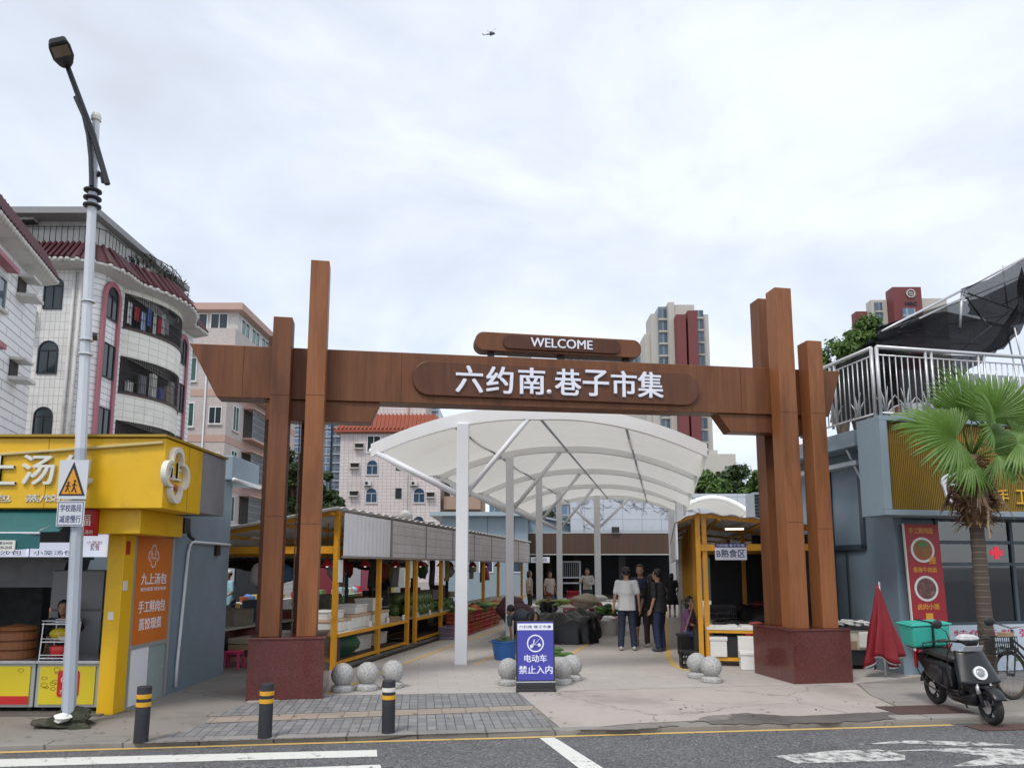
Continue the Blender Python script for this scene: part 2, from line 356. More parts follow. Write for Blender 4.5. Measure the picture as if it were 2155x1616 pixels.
ground('road', [(-300, -60), (300, -60), (300, .12), (-300, .12)], ZR, ASPH, RD)
o = MB(RD); o.box(-60, 80, .10, 90, -.08, 0.); o.build('pavement', SIDEW, kind='structure')
o = MB(RD)
pts = [(-9, -.02), (-4, -.03), (0, -.02), (3, .0), (5.2, -.015), (7, 0), (9.6, .0), (10.4, .01)]
n = len(pts); o.add([(s, t, 0) for s, t in pts] + [(s, t + .075, 0) for s, t in pts], [(i, i + 1, n + i + 1, n + i) for i in range(n - 1)]).fr = RD
for i in range(len(o.v)): o.v[i].z = ZR + .004
o.build('edge_line', YLINE, kind='structure')
def road_patch(name, px, mat, z=ZR + .004): return MB().sheet([G(x, y, z) for x, y in px], z).build(name, mat, kind='structure')
road_patch('lane_line', [(-300, 1604), (793, 1577), (794, 1591), (-300, 1621)], WLINE)
road_patch('lane_line', [(420, 1622), (800, 1608), (806, 1625), (420, 1640)], WLINE)
road_patch('lane_line', [(1134, 1551), (1166, 1550), (1290, 1628), (1240, 1632)], WLINE)
for q in ([(1630, 1590), (1760, 1578), (1850, 1576), (1905, 1588), (1905, 1599), (1680, 1606)], [(1800, 1566), (1900, 1557), (2060, 1560), (2140, 1567), (2030, 1569), (1900, 1563)],
          [(1780, 1583), (2040, 1572), (2200, 1577), (2200, 1606), (2000, 1612), (2080, 1590), (1960, 1578)]):
    road_patch('road_arrow', q, WORN)
# kerb stones on the left of the dropped kerb and on the far right
o = MB(RD); o.box(-20, 6.25, .09, .25, -.08, .006); o.build('kerb', KERB, kind='structure', bev=.012)
o = MB(RD); o.box(9.75, 30, .12, .30, -.08, .035); o.build('kerb', KERB, kind='structure', bev=.02)
def gp(*px): return [G(x, y, .004) for x, y in px]
ground('brick_paving', gp((610, 1483), (690, 1463), (1085, 1459), (1158, 1505)) [0:0] + gp((300, 1563), (430, 1522), (1120, 1494), (1180, 1536)), .004, PAVE)
ground('brick_paving', gp((445, 1507), (520, 1480), (690, 1463), (1088, 1457), (1122, 1482)), .004, PAVE)
ground('tactile_strip', gp((432, 1521), (447, 1508), (1123, 1483), (1119, 1493.5)), .005, TACT)
def slab(name, pts, mat):
    o = MB(); n = len(pts); o.add(pts + [V(p.x, p.y, -.085) for p in pts], [tuple(range(n))] + [(i, (i + 1) % n, (i + 1) % n + n, i + n) for i in range(n)]); return o.build(name, mat, kind='structure')
far = 60
slab('plaza_floor', [G(690, 1462, .006), G(1090, 1455, .006), G(1675, 1440, .006), G(1800, 1437, .006), V(8, 13.2, .006), V(26, far, .006), V(-6, far, .006), V(-4.2, 12.5, .006), G(520, 1478, .006)], PLAZA)
ground('apron', [G(1090, 1456, .005), G(1675, 1441, .005), G(1800, 1438, .005), G(1830, 1462, .005), G(1905, 1496, .004), G(1330, 1522, .004), G(1185, 1536, .004)], .005, APRON)
def ragged(pts, seed, amp=.05, n=9):
    rnd = random.Random(seed); o = []
    for i, p in enumerate(pts):
        q = pts[(i + 1) % len(pts)]; d = q - p; nn = V(-d.y, d.x, 0).normalized()
        for j in range(n): o.append(p + d * (j / n) + nn * (amp * rnd.uniform(-1, 1) * min(1, d.length)))
    return o
ground('damp_patch', ragged(gp((1470, 1512), (1560, 1500), (1690, 1508), (1780, 1502), (1895, 1497), (1930, 1506), (1800, 1518), (1640, 1523), (1500, 1524)), 3), .0085, DAMP)
ground('damp_patch', ragged(gp((1200, 1537), (1300, 1527), (1400, 1521), (1430, 1527), (1340, 1534)), 4, .04), .0085, concrete('stained_concrete', (.24, .215, .195), .5, (.12, .11, .10), 1.4))
ground('damp_patch', ragged(gp((1450, 1519), (1490, 1506), (1540, 1503), (1530, 1514)), 6, .06), .0088, MC['stained_concrete'])
ground('brick_paving', gp((1832, 1462), (1808, 1438), (1935, 1437), (2080, 1478), (1910, 1494)), .005, tile('long_paving', (.33, .305, .285), (.15, .135, .12), .9, .10, .006, .8, .08, .45, (.2, .18, .16), .5, R(-RANG), .9))
road_patch('damp_patch', [(1850, 1512), (1960, 1500), (2155, 1500), (2300, 1510), (2300, 1524), (1950, 1522)], DAMP)
# painted yellow lines on the plaza
SL = Fr((-3.14, 13.34), 78.4)                   # along the covered lane
def plaza_line(px, w=.09):
    o = MB(); q = [G(x, y, .010) for x, y in px]; k = len(q); a = []
    for i, p in enumerate(q):
        d = (q[min(i + 1, k - 1)] - q[max(i - 1, 0)]).normalized(); nn = V(-d.y, d.x, 0) * w / 2; a += [p + nn, p - nn]
    o.add(a, [(2 * i, 2 * i + 1, 2 * i + 3, 2 * i + 2) for i in range(k - 1)]); return o.build('yellow_line', YLINE, kind='structure')
plaza_line([(690, 1459), (780, 1423), (838, 1400), (952, 1358), (1050, 1323)]); plaza_line([(998, 1398), (1038, 1380), (1066, 1368)], .08); plaza_line([(1186, 1386), (1212, 1370), (1238, 1354), (1262, 1338)], .1)
plaza_line([(1400, 1262), (1401, 1300), (1403, 1345), (1408, 1385), (1420, 1400), (1440, 1408), (1478, 1412)], .13)

# ------------------------------------------------------------------ gate
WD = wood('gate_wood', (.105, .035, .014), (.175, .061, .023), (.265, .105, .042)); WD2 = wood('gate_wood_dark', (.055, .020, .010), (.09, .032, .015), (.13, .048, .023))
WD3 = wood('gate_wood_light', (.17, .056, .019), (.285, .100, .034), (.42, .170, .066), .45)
GRAN = speckle('red_granite', (.06, .012, .012), (.10, .022, .021), (.16, .045, .04), 160., .22, .5)
GT = Fr((-2.6, 10.52), 10)
gate = thing('market_gate', 'tall brown wood-clad gateway spanning the market entrance on two red granite bases', 'gateway', GT.p(3.5, .5, 0), R(10))
for s0, s1, gr in ((-1.02, -.005, 0), (7.06, 8.06, 0)):
    o = MB(GT); o.box(s0, s1, 0, 1.25, 0, .80); o.build('pedestal', GRAN, gate, bev=.006)
    o = MB(GT); o.box(s0 - .012, s1 + .012, -.012, 1.262, .80, .83); o.build('pedestal_cap', GRAN, gate, bev=.006)
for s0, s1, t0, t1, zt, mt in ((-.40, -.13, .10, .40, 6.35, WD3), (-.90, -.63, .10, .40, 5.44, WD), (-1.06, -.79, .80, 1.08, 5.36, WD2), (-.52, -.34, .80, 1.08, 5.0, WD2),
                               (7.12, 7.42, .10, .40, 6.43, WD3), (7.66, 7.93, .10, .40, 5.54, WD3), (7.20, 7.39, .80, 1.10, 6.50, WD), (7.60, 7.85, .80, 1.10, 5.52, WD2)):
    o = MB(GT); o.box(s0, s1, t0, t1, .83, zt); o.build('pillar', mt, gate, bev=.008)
o = MB(GT); o.prism([(-2.12, 5.06), (-1.70, 4.27), (8.20, 4.33), (8.46, 5.13)], .42, .78); beam = o.build('crossbeam', WD, gate, bev=.008)
for poly in ([(-1.0, 4.272), (.67, 4.284), (.54, 3.965), (-1.0, 3.955)], [(6.19, 4.316), (6.41, 4.01), (8.0, 4.02), (8.0, 4.328)]):
    o = MB(GT); o.prism(poly, .46, .74); o.build('bracket', WD, gate, bev=.008)
o = MB(GT); o.prism(rrect(1.15, 5.84, 4.41, 4.955, .265, 9), .37, .418); pn = o.build('sign_panel', wood('sign_wood', (.085, .029, .014), (.128, .046, .021), (.17, .064, .029), .4), gate, bev=.012)
LETW = mk('white_letters', (.80, .81, .90), .35, var=.02)
o = MB(GT)
for a in (-1.35, .98, 6.6): o.box(a, a + .006, .417, .4195, 4.30 + .007 * a, 5.07 + .006 * a)
o.build('panel_seam', mk('seam_dark', (.06, .022, .010), .8), beam)
o = MB(GT)
for s0, s1, z in ((-.40, -.13, 4.28), (-.90, -.63, 4.26), (-.40, -.13, 2.4), (-.90, -.63, 2.5), (7.12, 7.42, 4.3), (7.66, 7.93, 4.3), (7.12, 7.42, 2.5), (7.66, 7.93, 2.4)): o.box(s0 + .004, s1 - .004, .0975, .0995, z, z + .005)
o.build('panel_seam', MC['seam_dark'], gate)
# slight rise of the lettering follows the beam
o = MB(GT)
for ch, a in (('六', 1.82), ('约', 2.30), ('南', 2.81), ('巷', 3.40), ('子', 3.86), ('市', 4.33), ('集', 4.78)):
    k = .036 * (a - 1.82) / 3; o.text(ch, a, a + .415, 4.475 + k, 4.895 + k, .365, .055, .017)
o.lathe((3.295, .335, 4.53), [(.001, -.04), (.03, -.028), (.042, 0), (.03, .028), (.001, .04)], 14)
o.build('lettering', LETW, gate)
o = MB(GT); o.prism(rrect(2.13, 4.89, 5.195, 5.50, .14, 8), .46, .74); wb = o.build('welcome_board', WD, gate, bev=.01)
o = MB(GT); o.prism(rrect(2.57, 4.52, 5.235, 5.465, .11, 8), .425, .458); o.build('inner_panel', WD2, wb, bev=.006)
o = MB(GT); o.text('WELCOME', 3.02, 4.04, 5.28, 5.43, .42, .02, .012); o.build('lettering', LETW, wb)
for s in (2.40, 3.55, 4.66):
    o = MB(GT); o.box(s - .05, s + .05, .55, .65, 5.06, 5.196); o.build('post', DKM, gate)
o = MB(GT)
for a in (2.46, 2.9, 3.28, 3.66, 4.1, 4.56): o.box(a, a + .03, .59, .62, 5.06, 5.196)
MB(GT).tube([(-.50, .44, .83), (-.50, .44, 3.95)], .012, 6).build('cable_pipe', STEEL, gate)

# ------------------------------------------------------------------ membrane canopy over the lane
PVC = mk('canopy_white', (.86, .86, .85), .35, var=.03, st=.12, stc=(.45, .43, .38), ss=2)
def membrane(name):
    m, nt, b = newmat(name); o = obc(nt); c = mixc(nt, noise(nt, 1.5, 5., .6, o), (.84, .82, .76), (.92, .90, .84)); c = stain(nt, c, .25, (.55, .50, .40), 1.2, .55, .8)
    nt.links.new(c, b.inputs['Base Color']); pr(nt, Roughness=.55); t = nd(nt, 'ShaderNodeBsdfTranslucent'); nt.links.new(c, t.inputs[0]); x = nd(nt, 'ShaderNodeMixShader'); x.inputs[0].default_value = .33
    nt.links.new(b.outputs[0], x.inputs[1]); nt.links.new(t.outputs[0], x.inputs[2]); nt.links.new(x.outputs[0], nt.nodes['Material Output'].inputs[0]); return m
MEMB = membrane('canopy_membrane')
can = thing('canopy', 'white arched membrane canopy on white columns over the market lane', 'canopy', (-.95, 14.16, 0))
YK = [14.16 + 4.35 * k for k in range(5)]
def cx0(Y): return .2055 * (Y - 14.16)
def arc(u, Y): return V(-2.73 + 6.5 * u + cx0(Y), Y, 4.02 + .78 * (1 - (2 * u - 1) ** 2) - .05 * (1 - abs(2 * u - 1)) ** 3)
for k, Y in enumerate(YK):
    o = MB(); w_, h_ = (.10, .25) if k == 0 else (.12, .20); N = 26; vs = []
    for i in range(N + 1):
        p = arc(i / N, Y); vs += [p + V(0, -w_ / 2, -h_ * .5), p + V(0, w_ / 2, -h_ * .5), p + V(0, w_ / 2, h_ * .5), p + V(0, -w_ / 2, h_ * .5)]
    o.add(vs, [(4 * i + j, 4 * i + (j + 1) % 4, 4 * i + 4 + (j + 1) % 4, 4 * i + 4 + j) for i in range(N) for j in range(4)] + [(0, 1, 2, 3), (4 * N + 3, 4 * N + 2, 4 * N + 1, 4 * N)])
    o.build('rib', PVC, can)
for k in range(4):
    for h in (0,):
        o = MB()
        def fn(u, v, k=k):
            Y = YK[k] + (YK[k + 1] - YK[k]) * v; p = arc(u, Y); p.z += .06 - .26 * sin(pi * v) * (.35 + .65 * abs(2 * u - 1) ** 1.2); return p
        o.grid(fn, 28, 12); o.build('membrane', MEMB, can, smooth=True)
    for u in (.0, .24, .5, .76, 1.):
        o = MB(); pts = []
        for i in range(7):
            Y = YK[k] + (YK[k + 1] - YK[k]) * i / 6; p = arc(u, Y); p.z -= .06 if 0 < u < 1 else 0; pts.append(p)
        o.tube([pts[0], pts[-1]], .055 if u in (0., 1.) else .028, 8); o.build('purlin', PVC if u in (0., 1.) else GALV, can, smooth=True)
for k, Y in enumerate(YK[:4]):
    x = -.95 + cx0(Y); zt = arc((x + 2.73 - cx0(Y)) / 6.5, Y).z - .09
    o = MB(); q = .115 if k == 0 else .1; o.box(x - q, x + q, Y - q, Y + q, 0, zt); o.build('column', WHITE, can, bev=.012)
    a, b_ = arc(.47, Y), arc(.015, Y)
    o = MB(); o.tube([(x + q, Y, 3.24), a - V(0, 0, .1)], .05, 10); o.build('brace', WHITE, can, smooth=True)
    o = MB(); o.tube([(x - q, Y, 3.18), b_ - V(0, 0, .08)], .06, 10); o.build('brace', WHITE, can, smooth=True)
Y = 30.5; x = at(1258, 1200, Y).x
o = MB(); o.box(x - .12, x + .12, Y - .12, Y + .12, 0, 4.7); o.build('column', WHITE, can, bev=.012)
for px, py in ((1327, 1046), (1205, 1068)):
    o = MB(); o.tube([(x, Y, 3.3), at(px, py, Y)], .06, 8); o.build('brace', WHITE, can, smooth=True)
for px, Y in ((1433, 27.), (1416, 31.56)):
    p = at(px, 1200, Y); o = MB(); o.box(p.x - .12, p.x + .12, Y - .12, Y + .12, 0, 4.2); o.build('column', WHITE, can, bev=.012)

# ------------------------------------------------------------------ market stalls
ROOFW = mk('roof_sheet_white', (.70, .69, .67), .5, var=.08, st=.45, stc=(.36, .30, .24), ss=1.5)
ROOFU = mk('roof_sheet_brown', (.34, .30, .25), .6, var=.1, st=.5, stc=(.14, .10, .07))
FASC = mk('fascia_white', (.80, .795, .83), .42, var=.04, st=.25, stc=(.36, .33, .32), ss=2); FASG = tile('fascia_grey', (.62, .575, .59), (.29, .26, .26), .45, .19, .008, .5, .05, .4, (.28, .23, .22), 0, 0, 1.5)
def corr(o, p00, p10, p01, p11, n, amp, nv=1):    # corrugated sheet: waves run along u
    nrm = ((p10 - p00).cross(p01 - p00)).normalized(); vs = []
    N = n * 4
    for j in range(nv + 1):
        for i in range(N + 1):
            u, v = i / N, j / nv; p = p00 * (1 - u) * (1 - v) + p10 * u * (1 - v) + p01 * (1 - u) * v + p11 * u * v
            vs.append(p + nrm * (amp * (0, .8, 1, .8)[i % 4] * (1 if (i // 4) % 2 else -1)))
    o.add(vs, [(j * (N + 1) + i, j * (N + 1) + i + 1, (j + 1) * (N + 1) + i + 1, (j + 1) * (N + 1) + i) for j in range(nv) for i in range(N)])
st = thing('market_stall', 'long yellow steel market stall with corrugated roof and white fascia left of the lane', 'market stall', SL.p(0, 0, 0), R(78.4))
ROOFZ = lambda t: 2.83 - .165 * t + .0 * t
o = MB(SL); corr(o, V(-.35, -.16, 2.84), V(19, -.16, 2.84), V(-.35, 5.2, 1.98), V(19, 5.2, 1.98), 96, .02); o.build('roof', ROOFW, st, smooth=True, thick=.012)
for s, e in ((.0, 2.3), (2.38, 4.6), (4.68, 6.9), (6.98, 9.2), (9.28, 11.5), (11.58, 13.8), (13.88, 16.1), (16.18, 18.6)):
    o = MB(SL)
    if s == 0.:
        corr(o, V(s, -.13, 1.99), V(e, -.13, 1.99), V(s, -.13, 2.76), V(e, -.13, 2.76), 24, .008); o.build('fascia_panel', FASC, st, thick=.006)
    else: o.box(s, e, -.15, -.12, 1.99, 2.76); o.build('fascia_panel', FASG, st)
o = MB(SL)
for s in (2.34, 4.64, 6.94, 9.24, 11.54, 13.84, 16.14): o.box(s - .03, s + .03, -.16, -.11, 1.985, 2.765)
o.box(-.02, 18.6, -.165, -.105, 1.95, 1.985); o.build('fascia_frame', mk('fascia_trim', (.30, .26, .25), .5), st)
for s, t in [(q, 0) for q in (0, 2.04, 3.79, 4.34, 6.37, 8.3, 8.9, 11.0, 13.2, 15.4, 17.6)] + [(q, 2.4) for q in (0, 3.79, 7.5, 11, 15)] + [(q, 4.7) for q in (0, 3.79, 7.5, 11, 15)]:
    o = MB(SL); o.box(s - .045, s + .045, t - .045, t + .045, 0, 2.80 - .163 * t - (0.02)); o.build('post', YEL if t == 0 else DKM, st, bev=.006)  # rear posts: shade inside the stall is put into their colour
for s in (0, 3.79, 7.5, 11., 15.):
    o = MB(SL); o.box(s - .035, s + .035, .05, 4.65, 2.03, 2.16); o.build('cross_beam', YEL, st)
    o = MB(SL); o.bar((s, .0, 2.765), (s, 5.1, 1.95), .06, .07); o.build('rafter', YEL, st)
for t in (.06, 1.2, 2.4, 3.6, 4.7):
    o = MB(SL); o.bar((-.2, t, 2.745 - .163 * t), (18.8, t, 2.745 - .163 * t), .06, .05); o.build('purlin', YEL if t < 3 else DKM, st)
for s0, s1 in ((.05, 3.75), (4.4, 8.25), (8.95, 13.1), (13.3, 18.4)):
    o = MB(SL); o.box(s0, s1, -.03, 1.0, .575, .615); c_ = o.build('counter_top', CREAM, st, bev=.004)
    o = MB(SL); o.box(s0, s1, -.06, -.031, .555, .618); o.box(s0, s1, -.03, .03, .08, .13); o.box(s0, s1, .95, 1.0, .08, .13); o.build('rail', YEL, st)
    o = MB(SL); o.box(s0, s1, .03, .95, .10, .12); o.build('shelf', mk('shelf_dark_wood', (.07, .045, .03), .8, st=.4), st); o = MB(SL); o.box(s0, s1, .96, .99, .131, .574); o.build('counter_shade_panel', DKM, st)  # shelf, then an added dark panel for the shade under the counter
for t0, t1 in ((2.5, 3.4),):
    o = MB(SL); o.box(.1, 18, t0, t1, .58, .62); o.build('counter_top', CREAM, st)
o = MB(SL); o.box(.0, 18.6, -.10, 5., 0.008, .05); o.build('plinth', mk('stall_plinth', (.16, .15, .14), .8, st=.4), st)
o = MB(SL); o.box(0, 18.6, -.26, -.11, .009, .014); o.build('drain_grate', BLK, st)
def pipe_light(fr, s0, s1, t, z, par): MB(fr).tube([fr and V(s0, t, z), V(s1, t, z)], .02, 6).build('light_tube', WHITE, par)
pipe_light(SL, .5, 1.7, 2., 2.35, st)

SR = Fr((3.49, 13.96), -11.6)
s2 = thing('market_stall', 'yellow steel stall with a hung blue and white area sign right of the lane', 'market stall', SR.p(0, 0, 0), R(-11.6))
o = MB(SR); corr(o, V(-.42, -.3, 2.62), V(.0, -.3, 2.80), V(-.42, 14, 2.62), V(0., 14, 2.80), 3, .012); corr(o, V(0., -.3, 2.80), V(2.15, -.3, 2.54), V(0, 14, 2.80), V(2.15, 14, 2.54), 12, .016); o.build('roof', ROOFW, s2, thick=.012)
o = MB(SR); o.box(-.40, -.37, -.25, 13.8, 1.93, 2.60); o.build('fascia_panel', FASC, s2)
for s, t in ((0, 0), (.12, .05), (0, 2.), (0, 4.), (0, 6), (0, 8), (0, 10.), (0, 12.5), (2.0, 0), (2.0, 4), (2.0, 8), (1.2, 4.), (1.2, 8)):
    o = MB(SR); o.box(s - .045, s + .045, t - .045, t + .045, 0, 2.78 - .12 * s); o.build('post', YEL, s2, bev=.006)
for t in (0, 4., 8., 12.):
    o = MB(SR); o.box(.04, 2.05, t - .035, t + .035, 2.09, 2.21); o.build('cross_beam', YEL, s2)
    o = MB(SR); o.bar((-.36, t, 2.0 + .62), (0, t, 2.77), .05); o.bar((0, t, 2.76), (2.1, t, 2.51), .06, .06); o.build('rafter', YEL, s2)
for s in (.4, 1.2, 1.95):
    o = MB(SR); o.bar((s, -.1, 2.72 - .12 * s), (s, 13.8, 2.72 - .12 * s), .05); o.build('purlin', YEL, s2)
o = MB(SR); o.box(.10, 1.30, -.12, .55, .655, .70); o.build('counter_top', FOAM, s2, bev=.006)
o = MB(SR); o.box(.10, 1.28, -.11, -.08, .60, .654); o.box(.0, 1.28, -.06, 0, .10, .16); o.box(.10, .14, -.1, -.06, 0, .6); o.box(1.22, 1.27, -.1, -.05, 0, .6); o.build('counter_frame', YEL, s2)
o = MB(SR); o.box(.10, 1.95, 1.8, 2.4, .62, .66); o.build('counter_top', CREAM, s2)
o = MB(SR); o.box(-.1, .0, .3, 13.5, .0, .62); o.build('stall_front', mk('steel_front', (.05, .06, .06), .35, .3), s2)
o = MB(SR); o.box(.55, .9, .6, .63, 2.50, 2.54); o.build('light_tube', mk('lamp_tube', (.9, .85, .7), .4, emit=1.), s2)
sg = thing('hanging_sign', 'white and blue area sign hung on the front beam of the yellow stall', 'sign', SR.p(.58, -.05, 1.92), R(-11.6))
o = MB(SR); o.box(.30, .865, -.065, -.045, 1.92, 2.225); o.build('board', mk('sign_white', (.74, .74, .80), .4, var=.03), sg)
o = MB(SR); o.box(.30, .865, -.069, -.066, 2.15, 2.225); o.build('header', INK, sg)
o = MB(SR); o.text('B熟食区', .33, .835, 1.965, 2.115, -.067, .004, .012); o.build('lettering', INK, sg)
o = MB(SR); o.text('六约南·巷子市集', .33, .835, 2.165, 2.21, -.07, .003); o.build('lettering', LETW, sg)
# ------------------------------------------------------------------ snack shop on the left corner
YELP = mk('yellow_panel', (.76, .445, .010), .38, var=.05, vs=1.5, st=.42, stc=(.36, .20, .02), ss=2.2)
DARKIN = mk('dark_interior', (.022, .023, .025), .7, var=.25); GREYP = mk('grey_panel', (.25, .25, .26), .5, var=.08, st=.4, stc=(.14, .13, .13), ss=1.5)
LETC = mk('cream_letters', (.72, .70, .62), .4, var=.04); TEAL = mk('teal_awning', (.014, .11, .115), .6, var=.12, vs=2, st=.3, stc=(.01, .06, .06))
SCR = mk('menu_screen', (.62, .66, .80), .3, var=.04, emit=.55); ORG = mk('orange_panel', (.62, .16, .012), .4, var=.05, st=.15, stc=(.4, .1, .02))
sh = thing('snack_shop', 'corner snack shop with yellow sign box, orange side panel and blue-grey side wall', 'shop', (-5, 9.5, 0))
o = MB(); o.box(-5.08, -4.90, 10.78, 12.9, 0, 3.25); o.box(-7.5, -5.081, 12.72, 12.9, 0, 3.25); o.build('side_wall', BLUEW, sh)
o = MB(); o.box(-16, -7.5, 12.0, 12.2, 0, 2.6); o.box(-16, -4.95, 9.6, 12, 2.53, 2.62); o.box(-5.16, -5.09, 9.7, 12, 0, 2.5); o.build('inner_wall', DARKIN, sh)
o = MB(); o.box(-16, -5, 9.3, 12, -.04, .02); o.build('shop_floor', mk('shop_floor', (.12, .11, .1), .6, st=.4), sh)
o = MB(); o.box(-7.0, -4.80, 12.62, 13.95, 3.27, 3.70); o.build('roof_slab', BLUEL, sh, bev=.02)
o = MB(); o.tube([(-4.78, 12.62, 3.28), (-4.78, 13.95, 3.28)], .035, 8); o.build('gutter', WHITE, sh, smooth=True)
sgb = MB(); sgb.box(-16, -4.245, 8.95, 10.05, 2.50, 3.36); sgb = sgb.build('sign_box', YELP, sh, bev=.006)
o = MB(); o.box(-4.95, -4.25, 10.052, 10.88, 2.53, 3.36); o.build('sign_end', GREYP, sh)
o = MB(); o.add([(-16, 8.90, 3.40), (-4.22, 8.90, 3.40), (-4.22, 10.9, 3.40), (-16, 10.9, 3.40), (-16, 8.90, 3.37), (-4.22, 8.90, 3.37), (-4.22, 10.9, 3.37), (-16, 10.9, 3.37)], [(0, 1, 2, 3), (7, 6, 5, 4), (0, 4, 5, 1), (1, 5, 6, 2), (2, 6, 7, 3), (3, 7, 4, 0)]); o.build('cornice', mk('cornice', (.36, .23, .02), .5, st=.3), sh)
o = MB(); o.tube([(-6.4, 8.925, 3.14), (-5.2, 8.92, 3.23), (-4.27, 8.92, 3.30)], .02, 6); o.build('awning_rod', mk('rod', (.55, .45, .2), .4), sgb)
FS = Fr((-4.9, 8.95), 0)
o = MB()
for x in (-6.9, -5.68): o.box(x, x + .006, 8.947, 8.9495, 2.51, 3.35)
for y in (9.62,): o.box(-4.2445, -4.242, y, y + .006, 2.51, 3.35)
o.build('panel_seam', mk('seam_yellow', (.30, .17, .01), .7), sgb)
o = MB(FS)
for ch, s in (('九', -2.02), ('上', -1.53), ('汤', -1.06), ('包', -.60)): o.text(ch, s, s + .39, 2.785, 3.145, -.002, .07, .014)
o.build('lettering', LETC, sgb, bev=.004)
o = MB(FS); o.text('汤/包', -1.62, -1.18, 2.575, 2.665, -.002, .02, .012); o.text('蒸/饺/鲜/', -1.0, -.33, 2.575, 2.665, -.002, .02, .012); o.build('lettering', LETC, sgb)
LOG = Fr((-4.245, 8.95), 90)
def quatre(cx, cz, rx, rz, n=64):
    o = []
    for i in range(n):
        a = 2 * pi * i / n; q = (a + pi / 4) % (pi / 2) - pi / 4; k = .54 * cos(q) + sqrt(max(0, .46 ** 2 - (.54 * sin(q)) ** 2))
        o.append((cx + rx * k * cos(a), cz + rz * k * sin(a)))
    return o
def ring(o, cx, cz, rx, rz, wd, t0, t1, n=64):
    a = quatre(cx, cz, rx, rz, n); b_ = quatre(cx, cz, rx - wd, rz - wd, n); vs = []
    for t in (t0, t1): vs += [(p[0], t, p[1]) for p in a] + [(p[0], t, p[1]) for p in b_]
    fs = []
    for i in range(n):
        j = (i + 1) % n; fs += [(i, j, n + j, n + i), (2 * n + i, 3 * n + i, 3 * n + j, 2 * n + j), (i, 2 * n + i, 2 * n + j, j), (n + i, n + j, 3 * n + j, 3 * n + i)]
    o.add(vs, fs)
o = MB(LOG); ring(o, .24, 2.93, .34, .355, .065, -.07, -.002); o.text('九上', .06, .42, 2.86, 3.1, -.003, .05, .02); lg = o.build('logo', LETC, sgb, bev=.006)
o = MB(LOG); o.text('汤包', .13, .36, 2.74, 2.82, -.003, .04, .01); o.build('lettering', mk('orange_letters', (.62, .2, .1), .5), lg)
o = MB(); o.box(-5.4, -4.575, 9.12, 10.3, 2.20, 2.498); o.build('lower_fascia', YELP, sh, bev=.005)
o = MB(); o.box(-5.10, -4.895, 9.40, 9.68, 0, 2.198); o.build('corner_pillar', YELP, sh, bev=.006)
o = MB(); o.box(-5.12, -4.90, 9.69, 9.74, 0, 2.2); o.box(-4.93, -4.885, 10.72, 10.78, 0, 2.2); o.box(-4.93, -4.885, 9.74, 10.72, .74, .79); o.box(-4.93, -4.885, 9.74, 10.72, 0, .03); o.build('door_frame', ALU, sh)
pan = MB(); pan.box(-4.915, -4.895, 9.74, 10.72, .79, 2.2); pan = pan.build('side_panel', ORG, sh)
o = MB(); o.box(-4.915, -4.897, 9.76, 10.22, .03, .74); o.build('lower_panel', WHITE, sh)
o = MB(); o.box(-4.915, -4.90, 10.24, 10.70, .03, .74); o.build('lower_glass', mk('frosted', (.30, .37, .36), .25), sh)
OP = Fr((-4.895, 9.74), 90); o = MB(OP); ring(o, .44, 1.94, .15, .155, .014, -.004, -.001); o.text('九上', .35, .53, 1.90, 2.01, -.001, .003); o.text('九上汤包', .14, .86, 1.56, 1.71, -.001, .003, .015); o.text('现包现蒸 鲜美味道', .14, .86, 1.475, 1.525, -.001, .003)
o.text('手工鲜肉包', .12, .86, 1.19, 1.35, -.001, .003, .012); o.text('蒸饺现煮', .16, .78, .965, 1.12, -.001, .003, .012); o.build('lettering', LETW, pan)
o = MB(); o.tube([(-4.87, 12.85, 2.17), (-4.87, 11.33, 2.17), (-4.87, 11.25, 2.12), (-4.87, 11.2, 2.0), (-4.87, 11.05, .35), (-4.87, 11.05, .08)], .022, 8); o.build('conduit', WHITE, sh, smooth=True)
o = MB(); o.box(-4.91, -4.86, 12.25, 12.42, 1.98, 2.16); o.build('vent_box', BLK, sh)
o = MB(); o.box(-4.9, -4.75, 10.75, 10.95, 2.28, 2.5); o.tube([(-4.8, 10.9, 2.5), (-4.78, 11.0, 2.25), (-4.76, 11.1, 2.2)], .03, 6); o.build('cable_bundle', BLK, sh)
o = MB(); o.box(-5.33, -5.08, 9.03, 9.11, 2.17, 2.49); rs = o.build('door_plaque', mk('red_plate', (.42, .015, .02), .4), sh)
o = MB(Fr((0, 9.03))); o.text('福', -5.28, -5.14, 2.29, 2.43, -.001, .004); o.text('九上汤包', -5.31, -5.1, 2.19, 2.24, -.001, .004); o.build('lettering', LETC, rs)
o = MB(); o.box(-5.04, -4.97, 9.392, 9.40, 1.14, 1.24); o.box(-4.893, -4.885, 9.42, 9.52, 1.5, 1.62); o.build('sticker', LETC, sh)
o = MB(); o.box(-4.894, -4.886, 9.44, 9.53, 1.95, 2.12); o.build('sticker', rs.data.materials[0], sh)
